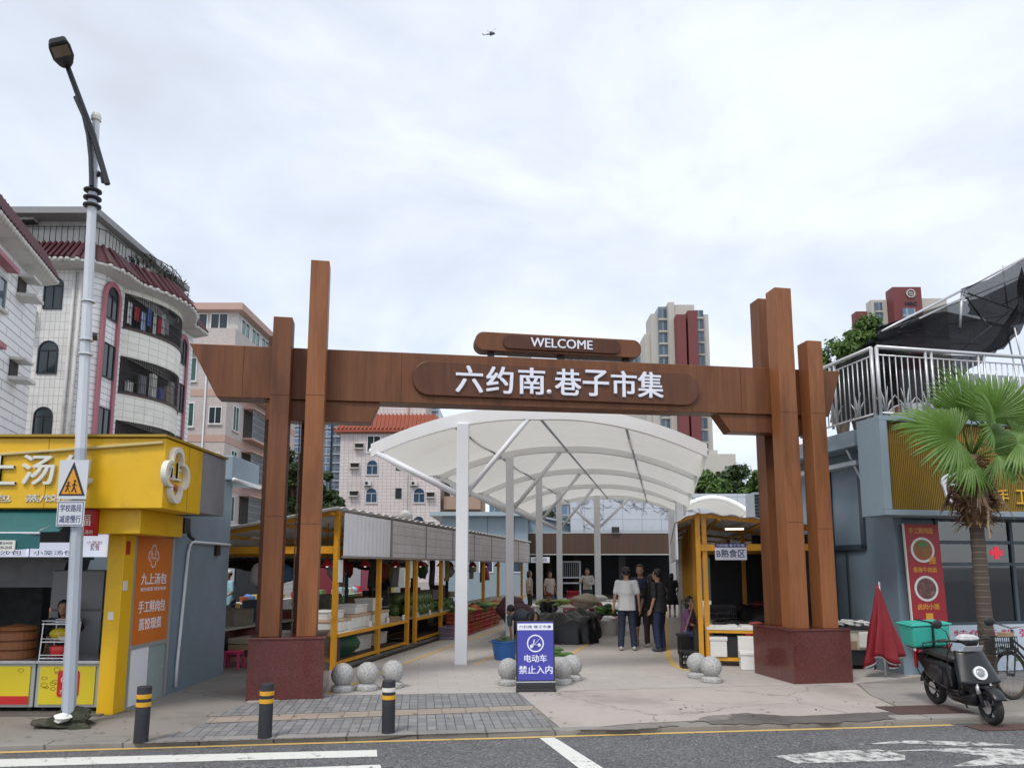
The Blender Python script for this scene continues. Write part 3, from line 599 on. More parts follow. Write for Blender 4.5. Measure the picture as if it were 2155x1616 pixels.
# awning, screens
aw = MB(); aw.grid(lambda u, v: (-16 + u * 10.72 + v * .22 * (u > .9) * 0, 9.06 - .42 * v, 2.49 - .30 * v + .01 * sin(u * 90) * v), 60, 4); aw = aw.build('awning', TEAL, sh, thick=.012)
o = MB(); o.grid(lambda u, v: (-16 + u * 10.5, 8.64 + .02 * sin(u * 70), 2.18 - .17 * v - (.02 * abs(sin(u * 60)) if v > .9 else 0)), 120, 2); o.build('valance', TEAL, aw, thick=.008)
o = MB(); o.tube([(-16, 8.64, 2.185), (-5.5, 8.64, 2.185)], .014, 8); o.build('front_bar', WHITE, aw, smooth=True)
o = MB(); o.bar((-5.30, 9.05, 2.44), (-5.52, 8.66, 2.2), .035); o.build('awning_arm', ALU, aw)
for x0, x1, z0, z1, tx in ((-7.6, -6.15, 1.92, 2.10, '鲜肉包 酱肉包 豆沙包'), (-6.10, -5.50, 1.92, 2.10, '小笼汤包'), (-5.47, -5.15, 1.92, 2.38, '')):
    Y = 9.42; o = MB(); o.box(x0, x1, Y, Y + .06, z0, z1); sc_ = o.build('menu_screen', SCR, sh)
    o = MB(Fr((0, Y)))
    if tx: o.text(tx, x0 + .05, x1 - .05, z0 + .02, z0 + .08, -.002, .003); o.build('lettering', INK, sc_)
    else:
        o.lathe((x0 + .22, -.004, z1 - .18), [(.001, 0), (.055, 0), (.055, .05), (.001, .06)], 14); o.text('小笼包', x0 + .08, x0 + .28, z1 - .30, z1 - .26, -.002, .003); o.text('套餐', x0 + .13, x0 + .25, z0 + .08, z0 + .17, -.002, .003); o.build('lettering', rs.data.materials[0], sc_)
o = MB(); o.box(-6.0, -5.75, 8.60, 8.615, 1.98, 2.1); pp = o.build('paper_notice', LETC, sh)
o = MB(Fr((0, 8.6))); o.text('营业时间', -5.93, -5.78, 2.05, 2.085, -.001, .002); o.text('06:00-20:00', -5.96, -5.78, 2.0, 2.035, -.001, .002); o.build('lettering', INK, pp)
# inside the shop
def one(name, label, cat, mb, mats, group=None, **k):
    o = mb.build(name, mats, None, **k); return tag(o, label, cat, group)
fr_ = thing('refrigerator', 'grey upright refrigerator inside the dim snack shop', 'refrigerator', (-6.05, 10.9, 0))
o = MB(); o.box(-6.5, -5.75, 10.6, 11.2, .02, 1.75); o.build('cabinet', GREYP, fr_, bev=.02); o = MB(); o.box(-6.49, -5.76, 10.57, 10.6, 1.2, 1.74); o.box(-6.49, -5.76, 10.57, 10.6, .1, 1.18); o.build('door', mk('fridge_door', (.26, .27, .29), .4), fr_, bev=.01)
one('exhaust_pipe', 'dark boxy exhaust hood hanging in the snack shop', 'exhaust hood', MB().box(-7.6, -6.5, 10.8, 11.6, 1.9, 2.4).prism([(-7.5, 1.5), (-6.6, 1.5), (-6.5, 1.9), (-7.6, 1.9)], 10.9, 11.5), mk('hood', (.16, .16, .17), .4, .4))
o = MB(); o.box(-5.6, -5.2, 11.2, 11.9, .02, 1.9); o.box(-5.58, -5.22, 11.18, 11.2, .4, .43); o.box(-5.58, -5.22, 11.18, 11.2, 1., 1.03); one('shop_shelf', 'dark tall shelf at the back right of the snack shop', 'shelf', o, mk('shelf_dark', (.07, .07, .075), .5))
CART = mk('cart_yellow', (.66, .52, .02), .4, var=.06); REDP = mk('cart_red', (.50, .02, .02), .4)
for x0, x1, lab in ((-7.2, -5.95, 'stainless food cart with yellow snack-print front, left of the lamp post'), (-5.93, -5.14, 'stainless food cart with yellow front and red logo behind the lamp post')):
    c = thing('food_cart', lab, 'food cart', ((x0 + x1) / 2, 9.8, 0), 0, 'food carts of the snack shop')
    o = MB(); o.box(x0, x1, 9.5, 10.2, .07, .60); o.build('body', ALU, c, bev=.01)
    o = MB(); o.box(x0 - .01, x1 + .01, 9.46, 10.22, .60, .635); o.build('worktop', STEEL, c, bev=.006)
    f = MB(); f.box(x0 + .05, x1 - .05, 9.485, 9.499, .11, .57); f = f.build('front_panel', CART, c)
    if x0 < -6:
        o = MB(); o.box(x0 + .05, x1 - .05, 9.479, 9.484, .11, .21); o.build('red_band', REDP, f)
    else:
        o = MB(); o.prism(rrect(x0 + .28, x0 + .55, .2, .52, .04), 9.478, 9.484); r_ = o.build('logo_plate', REDP, f); o = MB(Fr((0, 9.477))); ring(o, x0 + .41, .41, .085, .085, .008, -.002, 0); o.text('九上汤包', x0 + .32, x0 + .51, .24, .29, 0, .002); o.build('lettering', LETW, r_)
    o = MB()
    for i in range(9):
        a = random.uniform(x0 + .1, x0 + .26 if x0 > -6 else x1 - .15); z = random.uniform(.25, .53); r = random.uniform(.018, .04); k = random.uniform(.4, .9)
        o.tube([(a + r * cos(q), 9.483, z + r * k * sin(q)) for q in [2 * pi * j / 12 for j in range(13)]], .0025, 4)
    o.build('printed_pattern', mk('print_brown', (.24, .14, .02), .6), f, kind='stuff')
    for x in (x0 + .08, x1 - .08):
        o = MB(); o.lathe((x, 9.58, .0), [(.001, 0), (.03, .0), (.03, .06), (.001, .07)], 10); o.build('caster', RUB, c)
BAMB = mk('bamboo', (.28, .10, .035), .55, var=.2, vs=14)
for i, (x, hs) in enumerate(((-6.92, 3), (-6.42, 3))):
    o = MB()
    for k in range(hs):
        z = .636 + k * .115; o.lathe((x, 9.82, z), [(.22, 0), (.235, .005), (.235, .095), (.22, .1), (.20, .1), (.2, .115), (.001, .115)], 26)
    t_ = thing('steamer_stack', ('stack of brown bamboo steamers at the left edge of the food cart', 'stack of brown bamboo steamers next to the white wire rack')[i], 'steamers', (x, 9.82, .636), 0, 'bamboo steamer stacks'); o.build('steamer', BAMB, t_)
    o = MB(); o.lathe((x, 9.82, .982), [(.22, 0), (.235, .01), (.2, .05), (.05, .075), (.001, .08)], 24); o.build('lid', BAMB, t_)
rk = thing('wire_rack', 'white wire tabletop rack on the food cart behind the lamp post', 'rack', (-5.7, 9.7, .636))
o = MB()
for x in (-5.93, -5.62):
    for y in (9.52, 9.8): o.tube([(x, y, .637), (x + .02, y, 1.1)], .007, 6)
for z in (.66, .86, 1.08):
    for y in (9.52, 9.8): o.tube([(-5.93, y, z), (-5.60, y, z)], .007, 6); o.tube([(-5.93, y, z + .04), (-5.60, y, z + .04)], .005, 6)
    for i in range(9): o.tube([(-5.93 + .04 * i, 9.52, z), (-5.93 + .04 * i, 9.8, z)], .003, 5)
o.build('wire_frame', WHITE, rk)
one('red_pot', 'shiny red pot with pale lid on the white wire rack', 'pot', MB().lathe((-5.74, 9.66, .668), [(.09, 0), (.13, .02), (.135, .13), (.13, .135), (.001, .138)], 24), mk('red_pot', (.55, .03, .02), .3), smooth=True)
one('yellow_bag', 'yellow plastic bag on the top of the white wire rack', 'bag', MB().sph((-5.78, 9.66, .95), (.12, .1, .075), 12, 8), mk('bag_yel', (.5, .38, .02), .5))
one('white_basin', 'white basin on the middle tier of the white rack', 'basin', MB().lathe((-5.7, 9.66, .868), [(.06, 0), (.1, .05), (.105, .05), (.09, .055), (.001, .02)], 20), FOAM)

# ------------------------------------------------------------------ street lamp
POLE = mk('lamp_pole_paint', (.42, .46, .52), .42, var=.06, st=.3, stc=(.25, .26, .27), ss=2.); POLEU = mk('lamp_pole_white', (.62, .65, .70), .42, var=.04, st=.15)
b0 = G(143, 1527); b0.z = 0
lp = thing('street_lamp', 'tall pale grey street lamp with black arm and warning signs on its pole', 'street lamp', b0)
BX, BY = b0.x, b0.y; TX = at(203, 240, BY).x; TZ = 7.5
def px_(z): return BX + (TX - BX) * z / TZ
o = MB(); o.tube([(px_(z), BY, z) for z in (.02, 2.2, 3.2)], [.076, .07, .065], 8); o.build('lower_pole', POLE, lp)
o = MB(); o.tube([(px_(z), BY, z) for z in (3.2, 6.4, 7.45)], [.065, .052, .044], 8); o.build('upper_pole', POLEU, lp)
o = MB(); o.lathe((px_(7.45), BY, 7.45), [(.06, 0), (.062, .05), (.05, .09), (.02, .12), (.001, .125)], 12); o.build('pole_cap', LETC, lp)
for z in (6.27, 6.37, 6.47):
    o = MB(); o.lathe((px_(z), BY, z), [(.06, 0), (.105, .012), (.105, .03), (.06, .045)], 16); o.build('ring', DKM, lp)
A0, A1, A2 = at(226, 388, BY - .06), at(196, 285, BY - .10), at(142, 140, BY - .25)
o = MB(); o.tube([A0, A1, A2], [.035, .036, .032], 8); o.build('arm', DKM, lp)
o = MB(); pts = [at(x, y, BY - .09) for x, y in ((193, 392), (191, 330), (186, 285), (177, 245), (159, 205))]; o.tube(pts, .028, 8); o.build('strut', DKM, lp)
o = MB(); o.tube([at(x, y, BY) for x, y in ((206, 372), (209, 362), (214, 368), (217, 385))], .022, 8); o.build('hook', DKM, lp)
# lamp head: tapered shell along the arm direction, seen from below
h0, h1 = at(141, 138, BY - .25), at(120, 84, BY - .75); d = (h1 - h0).normalized(); sx = V(1, 0, .25).normalized(); nrm = d.cross(sx).normalized()
prof = [(0, .05), (.12, .09), (.4, .135), (.8, .135), (.96, .12), (1, .09)]; ln = (h1 - h0).length; o = MB(); vs = []
for q, wd in prof:
    c = h0 + d * ln * q
    for i, j in ((-1, -.035), (1, -.035), (.8, .035), (-.8, .035)): vs.append(c + sx * wd * i + nrm * j)
o.add(vs, [(4 * i + j, 4 * i + (j + 1) % 4, 4 * i + 4 + (j + 1) % 4, 4 * i + 4 + j) for i in range(5) for j in range(4)] + [(0, 1, 2, 3), (23, 22, 21, 20)]); hd = o.build('lamp_head', DKM, lp, bev=.012)
o = MB(); vs = []
for q, wd in ((.5, .10), (.9, .095)):
    c = h0 + d * ln * q
    for i in (-1, 1): vs += [c + sx * wd * i + nrm * -.038, c + sx * wd * i + nrm * -.046]
o.add(vs, [(0, 2, 6, 4), (1, 3, 7, 5), (0, 1, 5, 4), (2, 3, 7, 6), (0, 1, 3, 2), (4, 5, 7, 6)]); o.build('lens', mk('lamp_lens', (.20, .16, .11), .3), hd)
# signs on the pole
Y = BY - .10; F_ = Fr((0, Y))
def pl(px, py): q = at(px, py, Y); return q.x, q.z
x0, z1 = pl(127, 968); x1, z0 = pl(181, 1050)
o = MB(F_); o.box(x0, x1, -.004, .006, z0, z1); pt = o.build('sign_plate', mk('sign_plate', (.60, .62, .66), .4, var=.03), lp)
cx = (x0 + x1) / 2
o = MB(F_); o.prism([(x0 + .015, z0 + .04), (x1 - .015, z0 + .04), (cx + .0, z1 - .02)], -.008, -.004); tr = o.build('triangle_border', BLK, pt, bev=.002)
o = MB(F_); o.prism([(x0 + .05, z0 + .06), (x1 - .05, z0 + .06), (cx, z1 - .10)], -.011, -.008); tf = o.build('triangle_field', mk('warn_orange', (.72, .30, .01), .4), tr)
o = MB(F_)
for dx, k in ((-.045, .85), (.03, 1.)):
    X = cx + dx; Z = z0 + .075; o.lathe((X, -.012, Z + .14 * k), [(.001, -.016), (.016, 0), (.001, .016)], 8)
    for a, b_ in (((X, Z + .12 * k), (X - .005, Z + .07 * k)), ((X - .005, Z + .07 * k), (X + .025, Z)), ((X - .005, Z + .07 * k), (X - .028, Z + .01)), ((X, Z + .11 * k), (X + .03, Z + .08 * k)), ((X, Z + .11 * k), (X - .028, Z + .085 * k))):
        o.bar((a[0], -.013, a[1]), (b_[0], -.013, b_[1]), .014, .004)
o.build('pictogram', BLK, tf)
x0, z1 = pl(122, 1054); x1, z0 = pl(175, 1107)
o = MB(F_); o.box(x0, x1, -.004, .006, z0, z1); pt = o.build('sign_plate', MC['sign_plate'], lp)
o = MB(F_); o.text('学校路段', x0 + .035, x1 - .035, (z0 + z1) / 2 + .02, z1 - .04, -.005, .002, .01); o.text('减速慢行', x0 + .035, x1 - .035, z0 + .04, (z0 + z1) / 2 - .02, -.005, .002, .01)
for a in ((x0 + .012, x1 - .012, z0 + .012, z0 + .018), (x0 + .012, x1 - .012, z1 - .018, z1 - .012), (x0 + .012, x0 + .018, z0 + .018, z1 - .018), (x1 - .018, x1 - .012, z0 + .018, z1 - .018)): o.box(a[0], a[1], -.007, -.005, a[2], a[3])
o.build('lettering', INK, pt)
for py in (745, 715, 1049, 634):
    p = at(186 - (py - 640) * .05, py, BY); o = MB(); o.lathe((p.x, BY, p.z), [(.075, -.012), (.08, -.012), (.08, .012), (.075, .012)], 12); o.build('band', STEEL, lp)
p = at(200, 712, BY - .1); o = MB(); o.bar((p.x - .02, BY - .06, p.z), (p.x + .05, BY - .2, p.z + .02), .05, .04); o.build('camera', BLK, lp)
# mossy concrete footing
def blob(c, d, seed, n=3, jit=.25):
    bm = bmesh.new(); bmesh.ops.create_icosphere(bm, subdivisions=n, radius=1.); rnd = random.Random(seed); ph = [rnd.uniform(0, 6) for _ in range(9)]; o = MB()
    vs = []
    for v in bm.verts:
        c_ = v.co; f = 1 + jit * (sin(3 * c_.x + ph[0]) * sin(3.3 * c_.y + ph[1]) + .6 * sin(6 * c_.z + ph[2] + 2 * c_.x) + .35 * sin(11 * c_.y + ph[3]) * sin(9 * c_.x + ph[4]))
        vs.append((c[0] + c_.x * d[0] * f, c[1] + c_.y * d[1] * f, c[2] + c_.z * d[2] * f))
    o.add(vs, [[v.index for v in f.verts] for f in bm.faces]); bm.free(); return o
MOSS = mk('moss', (.030, .034, .017), .95, var=.6, vs=14, st=.85, stc=(.10, .09, .07), ss=6, bp=.8, bs=60)
o = blob((BX, BY, .04), (.27, .19, .11), 4, 4, .42); one('lamp_footing', 'mossy broken concrete footing round the street lamp base', 'footing', o, MOSS)
one('mortar_lump', 'white mortar lump on the mossy footing beside the lamp pole', 'mortar lump', blob((BX + .02, BY - .15, .12), (.09, .08, .05), 9, 2, .2), FOAM)

# ------------------------------------------------------------------ bollards and stone balls
BOL = mk('bollard_black', (.022, .024, .03), .55, var=.3, vs=9, st=.35, stc=(.09, .09, .09), ss=7); BY_ = mk('bollard_yellow', (.70, .36, .02), .45, var=.1, st=.3, stc=(.3, .15, .03), ss=8)
def bollard(px, py, lab, white=False):
    g = G(px, py); t = thing('bollard', lab, 'bollard', g, random.uniform(0, 3), 'kerbside bollards'); r = .072
    t.rotation_euler.x = R(random.uniform(-.6, .6)); t.rotation_euler.y = R({296: .4, 557: .3, 817: -.3}[px])
    o = MB(); o.lathe((0, 0, 0), [(r, 0), (r, .55), (r * .97, .56), (.001, .562)], 24); x = o.build('post', BOL, None, smooth=False); x.parent = t
    for z, m in ((.36, BY_), (.44, LETC if white else BY_)):
        o = MB(); o.lathe((0, 0, z), [(r + .0015, 0), (r + .0025, .002), (r + .0025, .043), (r + .0015, .045)], 24); x = o.build('band', m, None); x.parent = t
bollard(296, 1561, 'black bollard with two yellow bands, in front of the orange shop panel'); bollard(557, 1552, 'black bollard with two yellow bands, in front of the left granite base'); bollard(817, 1542, 'black bollard with one white and one yellow band', True)
STONE = speckle('grey_granite', (.20, .20, .20), (.36, .36, .35), (.52, .51, .49), 110., .75)
bp_ = None
for px, py, lab in ((716, 1458, 'leftmost grey stone ball beside the left granite base'), (769, 1455, 'middle grey stone ball of the row by the left granite base'), (823, 1450, 'grey stone ball behind the bollard with a white band'),
                    (1070, 1444, 'grey stone ball partly hidden left of the blue A-board'), (1183, 1442, 'grey stone ball just right of the blue A-board, nearer one'), (1205, 1434, 'grey stone ball right of the blue A-board, farther back'),
                    (1472, 1429, 'grey stone ball nearer the yellow post of the right stall'), (1502, 1438, 'grey stone ball in front, right one of the pair by the right stall')):
    g = G(px, py); g.z = .006; g.y += .12
    if bp_ is None:
        bp_ = thing('stone_ball', lab, 'stone ball', (0, 0, 0), 0, 'stone balls closing the entrance')
        o = MB(); o.sph((0, 0, .235), .165, 28, 18); o.build('ball', STONE, bp_, smooth=True)
        o = MB(); o.lathe((0, 0, 0), [(.155, 0), (.163, .02), (.16, .06), (.135, .085), (.10, .10)], 28); o.build('base', STONE, bp_)
        bp_.location = g
    else: dup(bp_, g, random.uniform(0, 6), lab)
# ------------------------------------------------------------------ A-board
g = G(1128, 1455); AB = Fr((g.x, g.y), 4, 0); AC = mk('board_blue', (.055, .055, .36), .35, var=.06, vs=2)
ab = thing('sign_board', 'blue no-entry A-board in a black frame in front of the stone balls', 'A-board', g, R(4))
W2, H2 = .285, 1.0
def tilt(t, z): return t + z * .10
class Tl(Fr):
    def p(f, s, t, z): return Fr.p(f, s, t + z * .10, z)
ABT = Tl((g.x, g.y), 4)
o = MB(ABT); o.box(-W2, W2, 0, .03, .02, H2); o.build('frame', BLK, ab, bev=.012)
o = MB(ABT); o.box(-W2, W2, -.03, .06, .01, .12); o.box(-W2 - .005, W2 + .005, -.06, .08, .0, .05); o.build('foot', BLK, ab, bev=.01)
pn = MB(ABT); pn.box(-W2 + .02, W2 - .02, -.006, -.001, .16, .985); pn = pn.build('poster', AC, ab)
o = MB(ABT); o.box(-W2 + .02, W2 - .02, -.009, -.006, .87, .965); o.build('header', LETW, pn)
o = MB(ABT); o.text('六约南 巷子市集', -.24, .24, .895, .94, -.0095, .003); o.build('lettering', INK, pn)
o = MB(ABT); n = 32
o.add([(r * cos(2 * pi * i / n), t, .68 + r * sin(2 * pi * i / n)) for t in (-.010, -.006) for r in (.125, .107) for i in range(n)], [f for i in range(n) for j in [(i + 1) % n] for f in ((i, j, n + j, n + i), (2 * n + i, 2 * n + j, j, i), (n + i, n + j, 3 * n + j, 3 * n + i))])
o.bar((-.08, -.009, .60), (.08, -.009, .76), .014, .004)
for cx, cz, r in ((-.055, .64, .026), (.055, .655, .026)): o.lathe((cx, -.009, cz), [(.001, -r), (r * .7, -r * .7), (r, 0), (r * .7, r * .7), (.001, r)], 10, 0, .05)
o.bar((-.055, -.009, .65), (-.02, -.009, .70), .018, .004); o.bar((-.02, -.009, .66), (.05, -.009, .66), .03, .004); o.bar((-.03, -.009, .66), (-.015, -.009, .735), .014, .004)
o.text('电动车', -.165, .165, .415, .52, -.006, .004, .014); o.text('禁止入内', -.245, .245, .25, .365, -.006, .004, .014); o.build('lettering', LETW, pn)
o = MB(ABT); o.box(-W2, W2, -.012, -.002, .13, .145); o.build('trim', STEEL, ab)
o = MB(); o.fr = Fr((g.x, g.y), 4); o.bar((-.2, .15, .9), (-.2, .42, .02), .03); o.bar((.2, .15, .9), (.2, .42, .02), .03); o.build('rear_leg', BLK, ab)
# ------------------------------------------------------------------ noodle shop on the right
RF = Fr((6.59, 12.76), 12); GOLD = mk('gold_slat', (.30, .19, .035), .45, .2, var=.15, vs=9); GOLDD = mk('gold_gap', (.06, .042, .015), .6); FRM = mk('frame_slate', (.055, .075, .095), .45)
GLZ = clear('shop_glass', (.42, .47, .48), .9)
rb = thing('noodle_shop', 'blue-grey two-storey noodle shop with roof terrace at the right edge', 'shop', RF.p(0, 0, 0), R(12))
o = MB(RF); o.box(-.02, .16, .0, 3.2, 0, 3.9); o.box(.16, 7, 3.0, 3.2, 0, 3.9); o.build('side_wall', BLUEW, rb)
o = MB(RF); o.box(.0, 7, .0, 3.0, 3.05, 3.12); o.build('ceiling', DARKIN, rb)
o = MB(RF); o.box(-.12, 7, -.5, 3.2, 3.9, 4.28); o.build('roof_slab', BLUEL, rb, bev=.01)
o = MB(RF); o.box(-.42, .0, .35, 3.2, 3.93, 4.22); o.build('edge_beam', BLUEL, rb, bev=.01)
o = MB(RF); o.box(-.3, -.021, .5, 3.2, 3.62, 3.7); o.bar((-.02, .7, 3.35), (-.3, .7, 3.92), .06); o.bar((-.02, 1.9, 3.35), (-.3, 1.9, 3.92), .06); o.build('bracket_beam', GALV, rb)
o = MB(RF); o.box(-.06, -.021, .72, .82, 2.12, 3.5); o.box(-.06, -.021, 1.62, 1.74, 0.1, 3.7); o.box(-.06, -.021, .72, 1.75, 2.10, 2.2); o.box(-.05, -.021, 1.25, 1.29, .1, 2.1); o.build('wall_frame', FRM, rb)
o = MB(RF); o.box(.16, 7, .02, 3.0, -.05, .015); o.build('shop_floor', MC['shop_floor'], rb)
# glazed front
o = MB(RF)
for s in (.86, 1.66, 1.74, 2.40, 3.3, 4.2): o.box(s - .03, s + .03, .02, .10, .82, 3.05)
for z in (.82, 1.84, 2.22, 2.62): o.box(.86, 6, .025, .095, z - .028, z + .028)
o.box(.16, .86, .03, .09, 2.64, 3.05)
o.build('window_frame', FRM, rb)
o = MB(RF); o.box(.16, .80, .03, .12, 0, 2.6); o.build('front_wall', BLUEW, rb)
for s0, s1 in ((.89, 1.63), (1.77, 2.37), (2.43, 3.27), (3.33, 4.17), (4.23, 6)):
    for z0, z1 in ((.85, 1.81), (1.87, 2.19), (2.25, 2.59)):
        o = MB(RF); o.box(s0, s1, .055, .062, z0, z1); o.build('pane', GLZ, rb)
CTR = mk('counter_print', (.52, .60, .68), .45, var=.18, vs=4, st=.6, stc=(.55, .60, .5), ss=4)
o = MB(RF); o.box(.82, 6, -.02, .10, .02, .80); cf = o.build('counter_front', CTR, rb)
GRNP = mk('print_green', (.08, .22, .05), .5, var=.3, vs=8)
o = MB(RF)
for i in range(16): a = random.uniform(.9, 3.2); z = random.uniform(.12, .42); o.lathe((a, -.022, z), [(.001, -.02), (.05, -.01), (.04, .02), (.001, .03)], 7, 0, .05)
o.build('printed_leaves', GRNP, cf)
o = MB(RF); o.text('特色面 粉 粥', 1.0, 2.6, .58, .72, -.021, .004, .01); o.build('lettering', mk('magenta', (.5, .02, .12), .5), cf)
CRS = mk('cross_led', (.75, .03, .06), .4, emit=.35)
o = MB(RF); o.box(1.90, 2.26, .07, .09, 1.92, 2.16); lb = o.build('led_box', BLK, rb)
o = MB(RF); o.box(2.03, 2.13, .045, .069, 1.93, 2.15); o.box(1.95, 2.21, .046, .068, 2.0, 2.09); o.build('red_cross', CRS, lb)
# interior seen through the glass
o = MB(RF); o.box(.9, 3.6, 2.2, 2.8, .02, .95); one('kitchen_counter', 'dim kitchen counter behind the noodle shop glass', 'counter', o, STEEL)
o = MB(RF); o.box(1.0, 1.7, 2.82, 2.98, .96, 2.3); one('kitchen_cabinet', 'pale cabinet deep inside the noodle shop', 'cabinet', o, GREYP)
o = MB(RF); o.lathe((2.2, 2.45, .951), [(.16, 0), (.17, .3), (.15, .31), (.001, .32)], 18); one('stock_pot', 'steel stock pot on the dim kitchen counter', 'pot', o, STEEL, smooth=True)
o = MB(RF); o.box(1.2, 1.35, 2.4, 2.5, 2.72, 2.76); o.build('ceiling_lamp', mk('spot', (1, .9, .7), .4, emit=4.), rb)
# sign box with gold slats
o = MB(RF); o.box(-.66, 7, -.62, -.5, 2.63, 2.72); o.box(-.66, 7, -.62, -.5, 4.20, 4.28); o.box(-.66, -.52, -.62, -.5, 2.72, 4.2); o.box(-.64, 7, -.5, -.02, 2.63, 4.28); sb = o.build('sign_box', BLUEL, rb, bev=.006)
o = MB(RF); o.box(-.52, 7, -.505, -.5, 2.72, 4.2); o.build('backing', GOLDD, sb)
o = MB(RF); s = -.50; i = 0
while s < 5.2:
    pts = [(s + .010 * sin(z * 3.1 + 1.3 * sin(s * 2.1)) + .006 * sin(z * 7 + s * 5), -.52, z) for z in [2.72 + 1.48 * j / 10 for j in range(11)]]
    o.tube(pts, .0125, 5, cap=False); s += .036
o.build('gold_slats', GOLD, sb, kind='stuff')
GOLL = mk('gold_letters', (.72, .42, .03), .35, .1)
o = MB(RF); o.text('手', 1.60, 1.82, 2.86, 3.10, -.535, .05, .015); o.text('工', 1.98, 2.2, 2.86, 3.10, -.535, .05, .015); o.build('lettering', GOLL, sb)
o = MB(RF); a = [(.78 + .26 * cos(q) * (1 + .08 * sin(5 * q)), 3.13 + .30 * sin(q) * (1 + .05 * cos(7 * q))) for q in [2 * pi * i / 40 for i in range(40)]]
o.prism(a, -.57, -.535); em = o.build('emblem', LETW, sb)
o = MB(RF); o.prism([(.78 + .20 * cos(q), 3.10 + .23 * sin(q)) for q in [2 * pi * i / 30 for i in range(30)]], -.578, -.571); o.build('emblem_field', mk('emblem_brown', (.06, .035, .025), .5), em)
o = MB(RF); o.prism([(.72 + .07 * cos(q), 3.16 + .03 * sin(q)) for q in [2 * pi * i / 20 for i in range(20)]], -.584, -.579); o.tube([(.6, -.585, 3.0), (.7, -.588, 2.95), (.85, -.588, 2.96), (.95, -.585, 3.03)], .012, 6); o.build('emblem_mark', LETW, em)
# terrace railing
RAILM = mk('rail_steel', (.56, .56, .57), .36, .45, var=.02)
ra = thing('terrace_railing', 'polished steel railing round the roof terrace of the noodle shop', 'railing', RF.p(-.5, -.5, 4.28), R(12))
RZ = 5.5
def rail_run(p, q, nb, par):
    p, q = Vector(p), Vector(q); up = V(0, 0, 1)
    o = MB(RF); o.tube([p + up * 1.2, q + up * 1.2], .034, 8); o.build('top_rail', RAILM, par, smooth=True)
    o = MB(RF); o.tube([p + up * 1.06, q + up * 1.06], .014, 6); o.tube([p + up * .06, q + up * .06], .018, 6); o.build('cross_rail', RAILM, par, smooth=True)
    for i in range(1, nb):
        c = p.lerp(q, i / nb); o = MB(RF); big = i % 9 in (0, 8) and i > 3
        o.tube([c + up * (.0 if big else .06), c + up * (1.2 if big else 1.06)], .024 if big else .011, 6); o.build('post' if big else 'baluster', RAILM, par, smooth=True)
    for c in (p, q):
        o = MB(RF); o.tube([c, c + up * 1.2], .032, 8); o.build('post', RAILM, par, smooth=True)
rail_run((-.52, -.5, 4.29), (4.5, -.5, 4.29), 42, ra); rail_run((-.56, -.42, 4.29), (-.56, 3.1, 4.29), 28, ra)
SCRL = mk('white_scroll', (.50, .50, .51), .45, var=.05)
for k in range(9):
    s = -.35 + k * .42; o = MB(RF)
    for j, (dx, hh) in enumerate(((-.22, .34), (-.1, .48), (.06, .5), (.2, .36), (.36, .22))): o.tube([(s, -.42, 4.34), (s + dx * .4, -.42, 4.34 + hh * .6), (s + dx, -.42, 4.34 + hh)], [.008, .016, .004], 6)
    o.build('scroll_ornament', SCRL, ra, smooth=True)
for k in range(5):
    t = .1 + k * .62; o = MB(RF)
    for j, (dx, hh) in enumerate(((-.22, .34), (-.1, .48), (.06, .5), (.2, .36))): o.tube([(-.50, t, 4.34), (-.50, t + dx * .4, 4.34 + hh * .6), (-.50, t + dx, 4.34 + hh)], [.008, .016, .004], 6)
    o.build('scroll_ornament', SCRL, ra, smooth=True)
# steel roof frame with black shade net on the terrace
tn = thing('net_canopy', 'steel roof truss draped with torn black shade net on the terrace', 'shade canopy', RF.p(1, 2, 4.28), R(12))
def rf(px, py, t): s, z = RF.m(px, py, t); return V(s, t, z)
fr = [((1850, 700, .6), (2030, 608, 1.2)), ((2030, 608, 1.2), (2200, 520, 1.6)), ((2025, 610, 1.2), (2020, 690, 1.2)), ((1895, 690, 1.), (2030, 625, 1.2)), ((1900, 705, 2.), (2000, 712, 2.)), ((2030, 615, 1.2), (2130, 650, 2.6)), ((2130, 650, 2.6), (2020, 740, 1.5)), ((2030, 620, 1.2), (2080, 690, 2.2)),
      ((2110, 640, 2.6), (2200, 600, 3)), ((2130, 650, 2.6), (2200, 690, 2.6)), ((2120, 650, 2.6), (2110, 560, 2.6)), ((1880, 725, 1.4), (1960, 760, 1.)), ((1950, 690, 2.2), (1962, 740, 2.2)), ((2135, 690, 1.), (2160, 800, 1.)), ((2120, 700, 1.4), (2150, 840, .6)), ((1960, 722, 2.4), (2060, 724, 2.4)), ((1845, 705, .6), (2200, 560, 3.4)), ((1890, 700, 3.), (2200, 650, 4.))]
for i, (a, b_) in enumerate(fr):
    o = MB(RF); o.tube([rf(*a), rf(*b_)], .026 if i < 3 else .018, 6); o.build('truss_bar', RAILM, tn, smooth=True)
NET = seethru('shade_net', (.008, .008, .010), .80, 60, 60); NETD = seethru('shade_net_dense', (.007, .007, .009), .97, 40, 40)
def net(name, rows, mat, par, nu=14, nv=12, wob=.06):
    o = MB(RF); P = [[rf(*q) for q in r] for r in rows]
    def fn(u, v):
        a = v * (len(P) - 1); i = min(int(a), len(P) - 2); f = a - i; b_ = u * (len(P[0]) - 1); j = min(int(b_), len(P[0]) - 2); g = b_ - j
        q = P[i][j] * (1 - f) * (1 - g) + P[i + 1][j] * f * (1 - g) + P[i][j + 1] * (1 - f) * g + P[i + 1][j + 1] * f * g
        return q + V(0, wob * sin(u * 17 + v * 5) * sin(v * 11), .5 * wob * sin(u * 9 + 2) * sin(v * 13))
    o.grid(fn, nu * 2, nv * 2); return o.build(name, mat, par, smooth=True)
